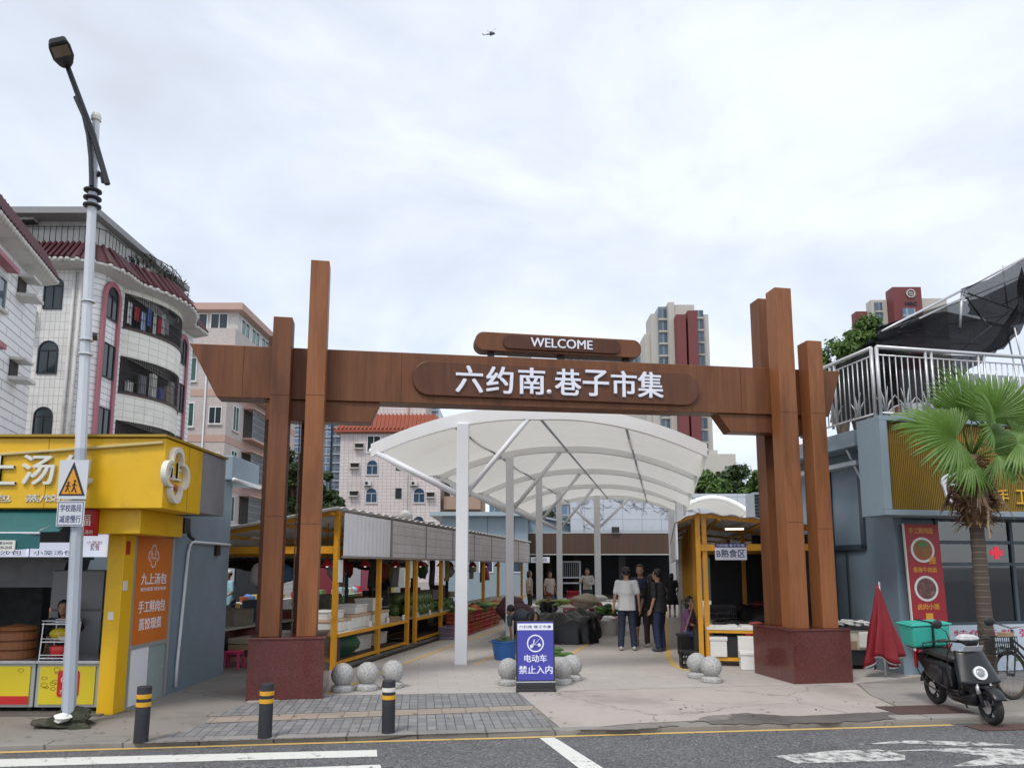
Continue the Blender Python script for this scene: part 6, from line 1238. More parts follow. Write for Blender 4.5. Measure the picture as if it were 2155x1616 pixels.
for i, (s, z) in enumerate(((.06, 1.72), (3.86, 1.74), (6.43, 1.7), (8.4, 1.7))):
    o = MB(SL); o.box(s - .09, s + .09, -.062, -.05, z - .2, z + .2); n_ = one('paper_notice', 'white paper notice on the %s yellow post of the left stall' % ('first', 'third', 'fifth', 'sixth')[i], 'notice', o, FOAM, 'paper notices on the posts')
PINK = mk('pink_plastic', (.55, .05, .14), .4)
g = G(488, 1410); g.x -= .05; ps_ = thing('plastic_stool', 'pink plastic stool on the ground between shop wall and left granite base', 'stool', (g.x, g.y + .2, .006))
o = MB(); o.cbox((g.x, g.y + .2, .30), (.28, .28, .03)); o.cbox((g.x, g.y + .2, .27), (.26, .26, .03)); o.build('seat', PINK, ps_, bev=.01)
for a in (-1, 1):
    for b_ in (-1, 1): o = MB(); o.bar((g.x + a * .11, g.y + .2 + b_ * .11, .26), (g.x + a * .14, g.y + .2 + b_ * .14, .006), .04); o.build('leg', PINK, ps_)
o = MB(SL); o.grid(lambda u, v: (-.9 + .02 * sin(u * 30) * v + .3 * v, 1.85 + .55 * u - .2 * v, .95 - .85 * v + .04 * sin(9 * u) * v), 16, 8)
sack(SL.p(.15, 2.75, .42), (.24, .22, .42), mk('clear_bag', (.20, .19, .2), .4, var=.4), 'grey plastic sack leaning behind the left granite base', 141)
table('low_table', tuple(SL.p(.3, 3.6, 0))[:2], 1.3, .6, .5, 80, CREAM, 'low pale table behind the left granite base')
for i in range(4):
    fbox('flat_carton', SL, (.6, 1.95 , .05 + .11 * i), (.7, .55, .10), (CARD, mk('goods_6', cols[6]), CARD, BEIGE)[i], '%s flat carton in the stack behind the left granite base' % ('bottom', 'second', 'third', 'top')[i], 'flat carton stack', False)
# market street beyond the left stall: shop row and loaded tables
SHR = Fr(tuple(SL.p(0, 9.2, 0))[:2], 78.4)
row = thing('shop_row', 'row of small open shopfronts with signs seen through the left stall', 'shop row', SHR.p(8, 0, 0), R(78.4))
o = MB(SHR); o.box(-8, 30, 0, 3, 2.5, 3.3); o.box(-8, 30, 2.8, 3, 0, 2.5); o.build('wall', mk('row_wall', (.55, .53, .50), .7, st=.4), row)
pal = [('shutter', (.62, .60, .56)), ('curtain', (.34, .05, .07)), ('opening', (.03, .03, .035)), ('white_wall', (.6, .6, .6)), ('pink_front', (.48, .08, .13)), ('opening', (.05, .05, .05)), ('yellow_front', (.62, .48, .05)), ('shutter', (.6, .6, .62)), ('opening', (.03, .03, .03)), ('red_front', (.42, .04, .05)), ('white_wall', (.6, .6, .6)), ('opening', (.04, .04, .04)), ('yellow_front', (.55, .42, .06)), ('shutter', (.55, .57, .6))]
for i in range(22):
    nm, c_ = pal[i % len(pal)]; s = -6 + 1.6 * i; o = MB(SHR)
    if nm == 'shutter':
        for j in range(24): o.box(s, s + 1.5, -.02 - .012 * (j % 2), .0, .1 * j, .1 * j + .099)
    elif nm == 'curtain': o.grid(lambda u, v: (s + 1.5 * u, -.05 + .035 * sin(u * 60), 2.4 * v), 60, 2)
    else: o.box(s, s + 1.5, -.02, .3, 0, 2.4)
    o.build('shop_front', mk('front_' + nm, c_, .6, var=.1, vs=5), row); 
    if i % 3 == 0: o = MB(SHR); o.box(s + .1, s + 1.4, -.2, -.12, 2.45, 2.85); o.build('sign', mk('rowsign%d' % (i % 4), [(.5, .03, .08), (.6, .4, .04), (.1, .2, .4), (.55, .1, .1)][i % 4], .5), row)
gc = [(.50, .04, .05), (.08, .22, .50), (.62, .62, .6), (.10, .30, .12), (.55, .42, .06), (.30, .48, .60), (.42, .10, .03), (.6, .55, .45)]; gn = ['red', 'blue', 'white', 'green', 'yellow', 'sky blue', 'orange', 'cream']
for i in range(12):
    s = -1.4 + 1.55 * i; F4 = Fr(tuple(SL.p(s, 6.3 + .2 * (i % 2), 0))[:2], 78.4)
    t = thing('goods_table', '%s covered goods table, %s in the street beyond the left stall' % (gn[(i * 3 + 5) % 8], od[i]), 'table', F4.p(0, 0, 0), R(78.4), 'goods tables beyond the left stall')
    o = MB(F4); o.box(-.62, .62, -.35, .35, .72, .76); o.build('table_top', CREAM, t); o = MB(F4); o.grid(lambda u, v: (-.62 + 1.24 * u, -.36 - .03 * sin(u * 28) * v, .765 - .3 * v), 30, 3); o.build('cloth', mk('gt%d' % ((i * 3 + 5) % 8), gc[(i * 3 + 5) % 8], .6, var=.35, vs=12), t, thick=.006)
    for a in (-.55, .55): o = MB(F4); o.box(a - .02, a + .02, -.3, -.26, .006, .72); o.build('leg', GALV, t); o = MB(F4); o.box(a - .02, a + .02, .26, .3, .006, .72); o.build('leg', GALV, t)
    for j in range(4):
        c_ = (i * 5 + j * 3) % 8; mt = mk('gg%d' % c_, gc[c_], .55, var=.45, vs=14); z = .765
        lab = '%s item, %s on the %s goods table beyond the left stall' % (gn[c_], od[j], od[i])
        if (i + j) % 3 == 0: one('plastic_tub', lab, 'tub', MB(F4).lathe((-.45 + .3 * j, 0, z), [(.001, 0), (.1, 0), (.14, .16), (.13, .16), (.001, .12)], 14), mt)
        elif (i + j) % 3 == 1: one('bundle', lab, 'bundle', blob(F4.p(-.45 + .3 * j, .02, z + .1), (.15, .14, .13), 200 + i * 4 + j, 2, .25), mt, smooth=True)
        else: one('packet', lab, 'packet', MB(F4).box(-.57 + .3 * j, -.33 + .3 * j, -.15, .12, z, z + .2 + .06 * (j % 2)), mt, bev=.02)
for i, (px, Y, c_, nm) in enumerate(()):
    p = at(px, 1205, Y); u_ = thing('stall_parasol', '%s parasol over the goods beyond the left stall' % nm, 'parasol', (p.x, p.y, .006)); o = MB(); o.lathe((p.x, p.y, 1.75), [(.85, 0), (.5, .14), (.001, .24)], 10); o.build('canopy', mk('par%d' % i, gc[c_], .6), u_, thick=.01); o = MB(); o.tube([(p.x, p.y, .006), (p.x, p.y, 1.95)], .02, 8); o.build('pole', STEEL, u_)
# ---- goods around the right stall
fbox('foam_box', SR, (.83, -.38, .008), (.38, .3, .31), FOAM, 'closed white foam box on the plaza in front of the right stall', None, True, 'foam box'); fbox('foam_box', SR, (.82, .0, .17), (.36, .3, .38), FOAM, 'foam box behind the closed one, under the right stall counter', None, False, 'foam box'); fbox('foam_box', SR, (.30, .05, .17), (.30, .28, .36), FOAM, 'foam box under the left end of the right stall counter', None, True, 'foam box')
fbox('chalkboard', SR, (.55, -.02, .17), (.2, .03, .36), BLK, 'small black chalkboard under the right stall counter', None, False, 'board'); sack(SR.p(.85, .0, .60), (.12, .1, .06), REDPL, 'red plastic bag on the rear foam box of the right stall', 150, 'plastic_bag', 'bag')
for i, (s, t_, a) in enumerate(((.4, .12, .5), (.95, .10, .48))): one('foam_tray', ('left', 'right')[i] + ' flat white tray on the right stall counter', 'tray', MB(SR).box(s - a / 2, s + a / 2, t_ - .18, t_ + .22, .701, .735), FOAM, bev=.008)
sack(SR.p(1.0, .15, .76), (.14, .1, .035), mk('meat', (.35, .06, .06), .5, var=.4, vs=14), 'pink cut meat on the right flat tray', 151, 'meat', 'meat'); sack(SR.p(.35, .12, .76), (.16, .05, .03), BLK, 'dark cleaver cloth on the left flat tray', 152, 'cloth', 'cloth')
tarp(tuple(SR.p(1.2, 2.1, 0))[:2], .8, .4, .98, -11, 9, 'tarpaulin_pile', 'black tarpaulin over the rear counter inside the right stall')
sack(SR.p(1.35, 2.2, 1.0), (.26, .2, .09), mk('dark_red_bag', (.12, .015, .015), .4), 'dark red bag on the tarpaulin inside the right stall', 153, 'bag', 'bag')
crate('black_crate', SR, (.55, 2.0, .70), (.5, .4, .3), BLK, 'black slotted crate inside the right stall')
o = MB(SR); o.grid(lambda u, v: (1.62 + .22 * u, 3.6 + .03 * sin(u * 12), 1.55 - .5 * v), 10, 6); one('hanging_jacket', 'dark red jacket hanging inside the right stall', 'jacket', o, RED, smooth=True, thick=.03)
o = MB(SR); o.grid(lambda u, v: (1.72 + .2 * u, 3.4 + .03 * sin(u * 12), 1.05 - .4 * v), 10, 6); one('yellow_cloth', 'yellow cloth hanging below the dark red jacket', 'cloth', o, mk('gt4', gc[4], .6, var=.35, vs=12), smooth=True, thick=.02)
one('paper_notice', 'white paper notice on a rear post of the right stall', 'notice', MB(SR).box(1.62, 1.82, 3.90, 3.93, 1.72, 2.0), FOAM)
o = MB(SR); o.box(2.02, 2.07, .1, 13, .006, 2.4); o.box(.5, 2.0, 5.2, 5.25, .006, 2.3); one('stall_shade_panel', 'added dark panel giving the shaded rear of the right stall', 'panel', o, DKM)  # added near-black panel, makes the inside of the stall read as shaded
g = G(1450, 1408); crate('black_basket', WF, (g.x + .02, g.y + .15, .012), (.24, .24, .30), BLK, 'black slotted basket by the foot of the right stall post')
o = MB(); p = at(1441, 1330, 14.6); o.tube([at(1460, 1268, 14.6), p], .012, 6); o.build; bm_ = thing('dustpan', 'black long-handled dustpan leaning at the right stall', 'dustpan', (p.x, p.y, .2)); o.build('handle', CARD, bm_); o = MB(); o.cbox((p.x - .04, p.y, p.z - .05), (.24, .18, .05)); o.build('pan', BLK, bm_, bev=.01)

# ---- litter and a service cover on the ground
rnd = random.Random(19); o = MB()
for i in range(150):
    s, t = rnd.uniform(-5, 11), abs(rnd.gauss(0, 1.1)) + .12; q = RD.p(s, t, .012); a = rnd.uniform(0, 6.28); r = rnd.uniform(.008, .028); k = len(o.v)
    o.v += [q + V(r * 1.6 * cos(a), r * 1.6 * sin(a), .001), q + V(-r * .5 * sin(a), r * .5 * cos(a), .006), q - V(r * 1.6 * cos(a), r * 1.6 * sin(a), 0), q + V(r * .5 * sin(a), -r * .5 * cos(a), .002)]; o.f.append((k, k + 1, k + 2, k + 3)); o.mi.append(0)
o.build('leaf_litter', mk('litter', (.16, .11, .06), .8, var=.7, vs=3), kind='stuff')
g = G(1985, 1489); one('service_cover', 'rusty brown service cover set in the pavement beneath the black scooter', 'service cover', MB(RD).box(10.0, 11.0, .42, .92, .004, .016), mk('rust_plate', (.11, .065, .055), .7, .1, var=.3, vs=6, st=.5, bp=.4, bs=60))
one('drain_grate', 'dark iron drain grate by the kerb under the scooter front wheel', 'drain', MB(RD).box(10.5, 11.3, -.30, -.02, ZR + .004, ZR + .012), mk('rust_plate', ()) if 0 else MC['rust_plate'])

for i in range(9):
    s_ = 1.2 + 1.9 * i; p = SL.p(s_, .75, 1.80); l_ = thing('hanging_lamp', '%s red shaded lamp hanging over the left stall counter, counted from the front' % od[i], 'lamp', p, 0, 'red lamps over the left counter'); o = MB(); o.lathe((p.x, p.y, p.z), [(.13, 0), (.12, .03), (.05, .12), (.02, .14), (.001, .145)], 14); o.build('shade', mk('lamp_red', (.50, .02, .03), .4), l_, smooth=True); o = MB(); o.tube([(p.x, p.y, p.z + .14), (p.x, p.y, 2.66)], .006, 5); o.build('cord', BLK, l_); o = MB(); o.sph((p.x, p.y, p.z + .02), .035, 8, 6); o.build('bulb', MC['lamp_tube'], l_)
bagc = [(.55, .55, .53), (.45, .04, .05), (.12, .25, .42), (.5, .42, .1), (.55, .53, .5), (.1, .3, .14), (.5, .12, .1), (.6, .6, .62)]; bagn = ['white', 'red', 'blue', 'yellow', 'cream', 'green', 'coral', 'pale']
for i in range(16):
    s_ = .8 + 1.1 * i; q = (i * 5) % 8; one('hanging_bag', '%s plastic bag hung on a purlin of the left stall, %s half' % (bagn[q], ('nearer', 'farther')[i > 7]), 'bag', blob(SL.p(s_, 2.0 + .3 * (i % 3), 1.62 + .1 * (i % 2)), (.15, .13, .22), 400 + i, 2, .3), mk('bag%d' % q, bagc[q], .5, var=.3, vs=9), 'bags hung in the left stall', smooth=True)
for i in range(14):
    s_ = .6 + .95 * i; o = MB(SL); o.box(s_ - .07, s_ + .07, -.045, -.04, .63, .74); one('price_card', '%s small white price card along the front edge of the left counter' % (od + ('thirteenth', 'fourteenth'))[i], 'price card', o, FOAM, 'price cards on the left counter')
# ------------------------------------------------------------------ market hall and low blue buildings at the end of the lane
SLATB = tile('brown_slats', (.075, .038, .022), (.02, .012, .008), .12, 8., .012, .5, .15, .2, (.03, .018, .012)); CRKT = tile('white_wall_tile', (.50, .54, .60), (.26, .29, .33), 1.05, .62, .018, .4, .04, .5, (.33, .36, .40), 0, 0, .8)
HF = Fr((0, 40), 0)
hall = thing('market_hall', 'dark open market hall with brown slatted fascia at the end of the lane', 'market hall', (5, 40, 0))
o = MB(HF); o.box(.9, 9.4, -.12, .12, 2.47, 3.56); fa = o.build('fascia', SLATB, hall); o = MB(HF); o.box(.88, 9.42, -.14, .14, 2.41, 2.469); o.box(.88, 9.42, -.14, .14, 3.561, 3.62); o.build('trim', ALU, fa)
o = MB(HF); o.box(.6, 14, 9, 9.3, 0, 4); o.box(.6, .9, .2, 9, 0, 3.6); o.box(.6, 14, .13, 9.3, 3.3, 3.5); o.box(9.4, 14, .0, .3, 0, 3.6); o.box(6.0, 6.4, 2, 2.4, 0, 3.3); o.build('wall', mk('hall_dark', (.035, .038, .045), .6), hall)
o = MB(HF); o.box(3.2, 13, .4, .7, 3.63, 5.75); wl = o.build('upper_wall', CRKT, hall)
o = MB(HF); rnd = random.Random(2)
def vine(x, z, a, L_, d):
    pts = [(x, .385, z)]
    for k in range(7): a += rnd.uniform(-.5, .5); x += L_ * cos(a) / 7; z += L_ * sin(a) / 7; pts.append((x, .385, z))
    pts = [p for p in pts if 3.65 < p[2] < 5.74 and 3.2 < p[0] < 12.9]
    if len(pts) > 1: o.tube(pts, .010, 4)
    if d:
        for k in range(3): q = pts[rnd.randrange(len(pts))] if pts else (x, 0, z); vine(q[0], q[2], a + rnd.uniform(-1.2, 1.2), L_ * .6, d - 1)
for x in (3.6, 4.3, 5.2, 6.4, 7.2, 7.9, 8.6, 9.2, 9.8, 8.2): vine(x, 5.72, -1.5 + rnd.uniform(-.6, .6), rnd.uniform(.5, 1.3), 2)
o.build('dry_vine', mk('vine', (.16, .17, .18), .8), wl)
o = MB(HF); o.box(5.35, 5.75, -.3, -.13, 3.62, 3.9); o.build('floodlight', DKM, hall)
p = HF.m(1180, 1170)[0]
o = MB(HF); o.box(1.0, 2.0, -.3, -.2, 2.0, 2.3); sgn = o.build('hall_sign', MC['sign_white'], hall); o = MB(HF); o.text('活禽区', 1.1, 1.9, 2.07, 2.24, -.301, .004, .01); o.build('lettering', INK, sgn)
gt = thing('lattice_gate', 'pale metal lattice gate standing inside the dark market hall', 'gate', (3.0, 41.2, 0))
for x in (2.55, 3.75):
    o = MB(); o.box(x - .04, x + .04, 41.16, 41.24, 0, 2.1); o.build('stile', GALV, gt)
for z in (.05, .9, 1.2, 2.06): o = MB(); o.box(2.592, 3.708, 41.17, 41.23, z - .04, z + .04); o.build('bar', GALV, gt)
for i in range(9): o = MB(); x = 2.7 + .115 * i; o.box(x, x + .02, 41.18, 41.22, 1.241, 2.019); o.build('slat', GALV, gt)
gb = thing('gable_building', 'low light-blue gabled building left of the market hall', 'building', (-1.5, 36, 0))
o = MB(); o.box(-3.4, .78, 36.0, 44, 0, 4.2); o.build('side_wall', BLUEL, gb); o = MB(); o.prism([(.79, 0), (.86, 0), (.86, 3.4), (4.6, 3.75), (4.6, 3.85), (.79, 4.65)], 41.2, 41.4); o.build('gable', mk('pale_blue', (.27, .355, .41), .55, var=.05, st=.2, stc=(.2, .27, .3)), gb)
o = MB(); o.box(-3.95, .95, 35.5, 44, 4.21, 4.40); o.build('roof', mk('roof_blue', (.31, .38, .42), .45, var=.06), gb); o = MB(); o.add([(.7, 40.9, 4.78), (4.9, 40.9, 3.86), (4.9, 45, 3.86), (.7, 45, 4.78), (.7, 40.9, 4.67), (4.9, 40.9, 3.76), (4.9, 45, 3.76), (.7, 45, 4.67)], [(0, 1, 2, 3), (7, 6, 5, 4), (0, 4, 5, 1), (1, 5, 6, 2), (2, 6, 7, 3), (3, 7, 4, 0)]); o.build('roof_slope', MC['roof_blue'], gb)
for x in (-2.6, -1.2, .1): o = MB(); o.box(x, x + .02, 35.985, 35.999, 2.6, 4.2); o.build('panel_seam', DKM, gb)
for x0, x1, z0, z1 in ((-1.6, -.9, 1.5, 2.5), (-.3, .5, 1.5, 2.5)):
    o = MB(); o.box(x0, x1, 35.96, 35.999, z0, z1); f_ = o.build('window', WHITE, gb); o = MB(); o.box(x0 + .06, x1 - .06, 35.95, 35.959, z0 + .06, z1 - .06); o.build('pane', GLASSB, f_)
u_ = thing('folded_umbrella', 'small folded red parasol by the light-blue gabled building', 'umbrella', (-1.2, 33, .006)); o = MB(); o.lathe((-1.2, 33, 1.2), [(.22, 0), (.2, .25), (.08, .8), (.02, 1.05)], 12); o.build('canopy', RED, u_, smooth=True); o = MB(); o.tube([(-1.2, 33, .006), (-1.2, 33, 2.3)], .025, 8); o.build('pole', GALV, u_)
c2 = thing('rear_canopy', 'second white arched canopy behind the right stall', 'canopy', (11, 28, 0))
for a, b_, Y in (((1438, 1068), (1592, 1092), 27.), ((1572, 1088), (1720, 1085), 25.)):
    p, q = at(*a, Y), at(*b_, Y)
    def cv(u, v, p=p, q=q): r = p.lerp(q, u); r.z += .55 * (1 - (2 * u - 1) ** 2); r.y += 5 * v; r.x += .8 * v; return r
    o = MB(); o.grid(cv, 20, 2); o.build('membrane', MEMB, c2, smooth=True); o = MB(); o.tube([cv(i / 20, 0) for i in range(21)], .10, 8); o.build('rib', PVC, c2, smooth=True)
    o = MB(); o.box(q.x - .5, q.x - .3, q.y, q.y + .2, 0, q.z); o.build('column', WHITE, c2)
p = at(1602, 1060, 19.); ac = thing('rooftop_unit', 'grey louvred rooftop unit between the rear canopy and the gate pillars', 'ventilation unit', (p.x, p.y, p.z - .5))
o = MB(); o.box(p.x - .18, p.x + .6, p.y, p.y + .7, p.z - .4, p.z + .3); o.build('cabinet', GALV, ac)
for i in range(7): o = MB(); z = p.z - .36 + .09 * i; o.box(p.x - .17, p.x + .58, p.y - .03, p.y - .001, z, z + .06); o.build('louvre', DKM, ac)
o = MB(); o.box(p.x - .1, p.x + .5, p.y + .1, p.y + .6, 0, p.z - .401); o.build('base', DKM, ac)

# ------------------------------------------------------------------ apartment buildings
TILEW = tile('white_tile', (.76, .76, .76), (.30, .30, .31), .62, .26, .022, .3, .03, .45, (.34, .32, .30), 0, 0, .5, bp=.15); TILEW2 = tile('white_tile_fine', (.72, .71, .69), (.38, .37, .36), .2, .34, .014, .35, .04, .5, (.32, .30, .28), 0, 0, .5)
TILEC = tile('cream_tile', (.74, .72, .65), (.42, .40, .36), .5, .3, .014, .35, .04, .5, (.33, .30, .25), 0, 0, .6); TILEP = tile('pink_tile', (.62, .56, .55), (.25, .20, .195), .5, .38, .018, .4, .04, .5, (.27, .21, .19), 0, 0, .35); TILEK = tile('pebble_tile', (.55, .49, .465), (.43, .375, .355), .12, .1, .02, .6, .15, .35, (.24, .20, .18), .5, 0, .4)
PINKT = mk('pink_trim', (.36, .12, .15), .5, var=.08); MAR = mk('maroon_tiles', (.066, .012, .017), .45, var=.3, vs=7, st=.4, stc=(.05, .012, .015), ss=3); TERR = mk('terracotta', (.30, .068, .032), .5, var=.25, vs=4, st=.3, stc=(.18, .04, .02)); PINKB = mk('pink_band', (.47, .31, .255), .6, var=.06)
EAVE = mk('eave_white', (.55, .54, .52), .6, var=.08, st=.5, stc=(.2, .19, .17), ss=2)
def window(par, fr, s0, s1, z0, z1, t, glass=GLASSD, round_=False, mull=1, fm=WHITE, sill=True):
    o = MB(fr); bw = max(.045, .05 * (s1 - s0)); r = (s1 - s0) / 2
    if round_:
        a = arch(s0, s1, z0, z1, 12); b_ = arch(s0 + bw, s1 - bw, z0 + bw, z1 - bw, 12); n = len(a); o.add([(p[0], t - .05, p[1]) for p in a] + [(p[0], t - .05, p[1]) for p in b_] + [(p[0], t, p[1]) for p in a] + [(p[0], t - .01, p[1]) for p in b_], [f for i in range(n) for j in [(i + 1) % n] for f in ((i, j, n + j, n + i), (i, 2 * n + i, 2 * n + j, j), (n + i, n + j, 3 * n + j, 3 * n + i))]); pan_ = b_
        o.box(s0 + bw, s1 - bw, t - .045, t - .012, z1 - r - bw / 2, z1 - r + bw / 2)
    else:
        o.box(s0, s0 + bw, t - .05, t, z0, z1); o.box(s1 - bw, s1, t - .05, t, z0, z1); o.box(s0 + bw, s1 - bw, t - .05, t, z0, z0 + bw); o.box(s0 + bw, s1 - bw, t - .05, t, z1 - bw, z1); pan_ = [(s0 + bw, z0 + bw), (s1 - bw, z0 + bw), (s1 - bw, z1 - bw), (s0 + bw, z1 - bw)]
    for i in range(mull): a = s0 + (s1 - s0) * (i + 1) / (mull + 1); o.box(a - bw * .4, a + bw * .4, t - .045, t - .012, z0 + bw, (z1 - r - bw) if round_ else z1 - bw)
    w_ = o.build('window', fm, par); o = MB(fr); o.prism(pan_, t - .012, t - .004); o.build('pane', glass, w_)
    if sill: o = MB(fr); o.box(s0 - .06, s1 + .06, t - .12, t, z0 - .09, z0 - .002); o.build('sill', EAVE, w_)
    return w_
def leafclump(c, d, n, seed, leaf):
    rnd = random.Random(seed); o = MB()
    for i in range(n):
        p = V(rnd.gauss(0, .45) * d[0], rnd.gauss(0, .45) * d[1], rnd.gauss(0, .45) * d[2]) + c; x = V(rnd.gauss(0, 1), rnd.gauss(0, 1), rnd.gauss(0, 1)).normalized(); y = x.orthogonal().normalized(); k = len(o.v); L_ = leaf * rnd.uniform(.5, 1.4)
        o.v += [p - x * L_ * 1.6, p - y * L_ * .35, p + x * L_ * 1.6, p + y * L_ * .35]; o.f.append((k, k + 1, k + 2, k + 3)); o.mi.append(0)
    return o
def wpx(par, fr, x0, y0, x1, y1, t=0, **k):
    xm, ym = (x0 + x1) / 2, (y0 + y1) / 2; a = fr.m(x0, ym, t)[0]; b_ = fr.m(x1, ym, t)[0]; c = fr.m(xm, y0, t)[1]; d = fr.m(xm, y1, t)[1]; return window(par, fr, min(a, b_), max(a, b_), d, c, t, **k)
def ledge(par, fr, s, z, t, w_=1.0, unit=False):
    o = MB(fr); o.box(s - w_ / 2, s + w_ / 2, t - .55, t, z, z + .10); q = o.build('unit_ledge', EAVE, par); o = MB(fr); o.box(s - w_ * .42, s + w_ * .42, t - .05, t - .002, z + .101, z + .62); o.build('recess', mk('recess_dark', (.05, .04, .035), .8), q); o = MB(fr); o.box(s - w_ / 2, s + w_ / 2, t - .45, t, z + .622, z + .70); o.build('hood', EAVE, q)
def acunit(par, fr, s, z, t):
    o = MB(fr); o.box(s - .4, s + .4, t - .40, t - .08, z, z + .55); q = o.build('air_conditioner', EAVE, par, bev=.02); o = MB(fr); o.lathe((s - .1, t - .405, z + .28), [(.001, -.2), (.14, -.14), (.2, 0), (.14, .14), (.001, .2)], 14, 0, .02); o.build('fan_grille', DKM, q); o = MB(fr); o.box(s - .35, s + .35, t - .38, t, z - .05, z - .002); o.build('bracket', DKM, q)
def tiled_eave(par, path, out, z0, z1, mat, pitch=.26):
    # sloped band of half-round tiles: path = list of (P, outward) ; z0 at the lip, z1 at the wall
    o = MB(); n = len(path); vs = []
    for p, d in path: vs += [V(p.x + d.x * out, p.y + d.y * out, z0), V(p.x, p.y, z1)]
    o.add(vs, [(2 * i, 2 * i + 1, 2 * i + 3, 2 * i + 2) for i in range(n - 1)])
    for i in range(n - 1):
        (p, d), (q, e) = path[i], path[i + 1]; k = max(1, int((q - p).length / pitch))
        for j in range(k):
            f = (j + .5) / k; c = p.lerp(q, f); g_ = d.lerp(e, f).normalized(); o.tube([V(c.x + g_.x * (out + .03), c.y + g_.y * (out + .03), z0 + .02), V(c.x + g_.x * out * .02, c.y + g_.y * out * .02, z1 + .02)], pitch * .33, 6)
    rf_ = o.build('tiled_eave', mat, par)
    o = MB(); vs = []
    for p, d in path: vs += [V(p.x + d.x * out * .97, p.y + d.y * out * .97, z0 - .12), V(p.x + d.x * out * .97, p.y + d.y * out * .97, z0 - .02), V(p.x, p.y, z0 - .24)]
    o.add(vs, [f for i in range(n - 1) for f in ((3 * i, 3 * i + 1, 3 * i + 4, 3 * i + 3), (3 * i, 3 * i + 3, 3 * i + 5, 3 * i + 2))]); o.build('soffit', EAVE, rf_)
    o = MB()
    for i in range(n - 1):
        (p, d), (q, e) = path[i], path[i + 1]; k = max(1, int((q - p).length / .24))
        for j in range(k): c = p.lerp(q, (j + .5) / k); g_ = d.lerp(e, (j + .5) / k).normalized(); o.sph((c.x + g_.x * out, c.y + g_.y * out, z0 - .06), (.10, .10, .09), 8, 5)
    o.build('eave_trim', mk('scallop_white', (.55, .54, .51), .5, st=.5), rf_, kind='stuff')
# A: big white-tiled corner block with curved balconies
AS = Fr((-16.8, 30), 90); AFr = Fr((-16.8, 28.7), 0)
apt = thing('apartment_block', 'white-tiled corner apartment block with curved balconies and maroon tiled eave', 'apartment building', (-17, 30, 0))
ZE = 13.95
o = MB(); o.box(-34, -17.55, 28.7, 37.7, 0, ZE); o.build('front_wall', TILEW2, apt)
o = MB(); pts = [(-17.55 + .75 * sin(R(a)), 29.45 - .75 * cos(R(a))) for a in range(0, 91, 10)]; o.prismz([(-17.55, 37.7)] + pts + [(-16.8, 37.7)], 0, ZE); o.build('side_wall', TILEW, apt)
SB0, SB1 = .75, 5.95
def bulge(s): f = (s - SB0) / (SB1 - SB0); return -1.05 * (sin(pi * min(1, max(0, f))) ** .8)
def strip(z0, z1, name, mat, par, dt=0., n=30, thick=.12, s0=SB0, s1=SB1):
    o = MB(AS); vs = []
    for i in range(n + 1):
        s = s0 + (s1 - s0) * i / n; t = bulge(s) + dt; vs += [(s, t, z0), (s, t, z1), (s, t + thick + (0 if 0 < i < n else 0), z1), (s, t + thick, z0)]
    o.add(vs, [(4 * i + j, 4 * i + (j + 1) % 4, 4 * i + 4 + (j + 1) % 4, 4 * i + 4 + j) for i in range(n) for j in range(4)]); return o.build(name, mat, par)
GRIL = mk('grille_dark', (.03, .028, .028), .5, .3)
lv = [(12.05, 13.55), (9.20, 10.75), (6.35, 7.95), (3.4, 5.1)]
prev = ZE
for i, (z0, z1) in enumerate(lv):
    strip(z1, prev - .002, 'parapet', TILEC, apt, 0., 30, .12)
    strip(z0 - .10, z0 - .003, 'balcony_edge', mk('edge_brown', (.06, .035, .03), .6), apt, -.05, 30, .3)
    o = MB(AS); vs = [(SB0 + (SB1 - SB0) * k / 24, bulge(SB0 + (SB1 - SB0) * k / 24) + .01, z0 - .05) for k in range(25)]; o.add(vs + [(SB1, .0, z0 - .05), (SB0, 0, z0 - .05)], [tuple(range(27))]); o.build('balcony_floor', EAVE, apt)
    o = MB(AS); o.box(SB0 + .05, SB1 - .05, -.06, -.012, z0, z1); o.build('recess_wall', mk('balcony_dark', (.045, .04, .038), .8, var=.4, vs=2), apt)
    o = MB(AS); n = 58
    for k in range(n + 1): s = SB0 + .03 + (SB1 - SB0 - .06) * k / n; t = bulge(s); o.tube([(s, t + .03, z0), (s, t + .03, z1 - .005)], .011, 4)
    for z in (z0 + .05, z0 + .5, z0 + .9, z1 - .1): o.tube([(SB0 + .03 + (SB1 - SB0 - .06) * k / 30, bulge(SB0 + .03 + (SB1 - SB0 - .06) * k / 30) + .03, z) for k in range(31)], .016, 4)
    o.build('grille', GRIL, apt); prev = z0 - .1
strip(0, prev - .002, 'parapet', TILEC, apt)
GAR = [(.6, .6, .62), (.5, .04, .05), (.35, .45, .62), (.08, .14, .40), (.62, .62, .6), (.5, .03, .04), (.6, .6, .6), (.3, .3, .32)]; gnm = ['off-white', 'red', 'pale blue', 'deep blue', 'white', 'bright red', 'plain white', 'grey']
for i in range(8):
    s = 1.05 + .27 * i; t = bulge(s) + .14; L_ = (.95, .6, .85, .8, .95, .7, .9, .7)[i]; z = 13.2 - .12 * (i % 3); o = MB(AS); o.grid(lambda u, v: (s - .16 + .32 * u, t + .03 * sin(9 * u + i), z - L_ * v), 6, 4); one('hung_garment', '%s garment drying on the top curved balcony, %s from left' % (gnm[i], od[i]), 'laundry', o, mk('garment%d' % i, GAR[i], .8), 'laundry on the top balcony', thick=.03)
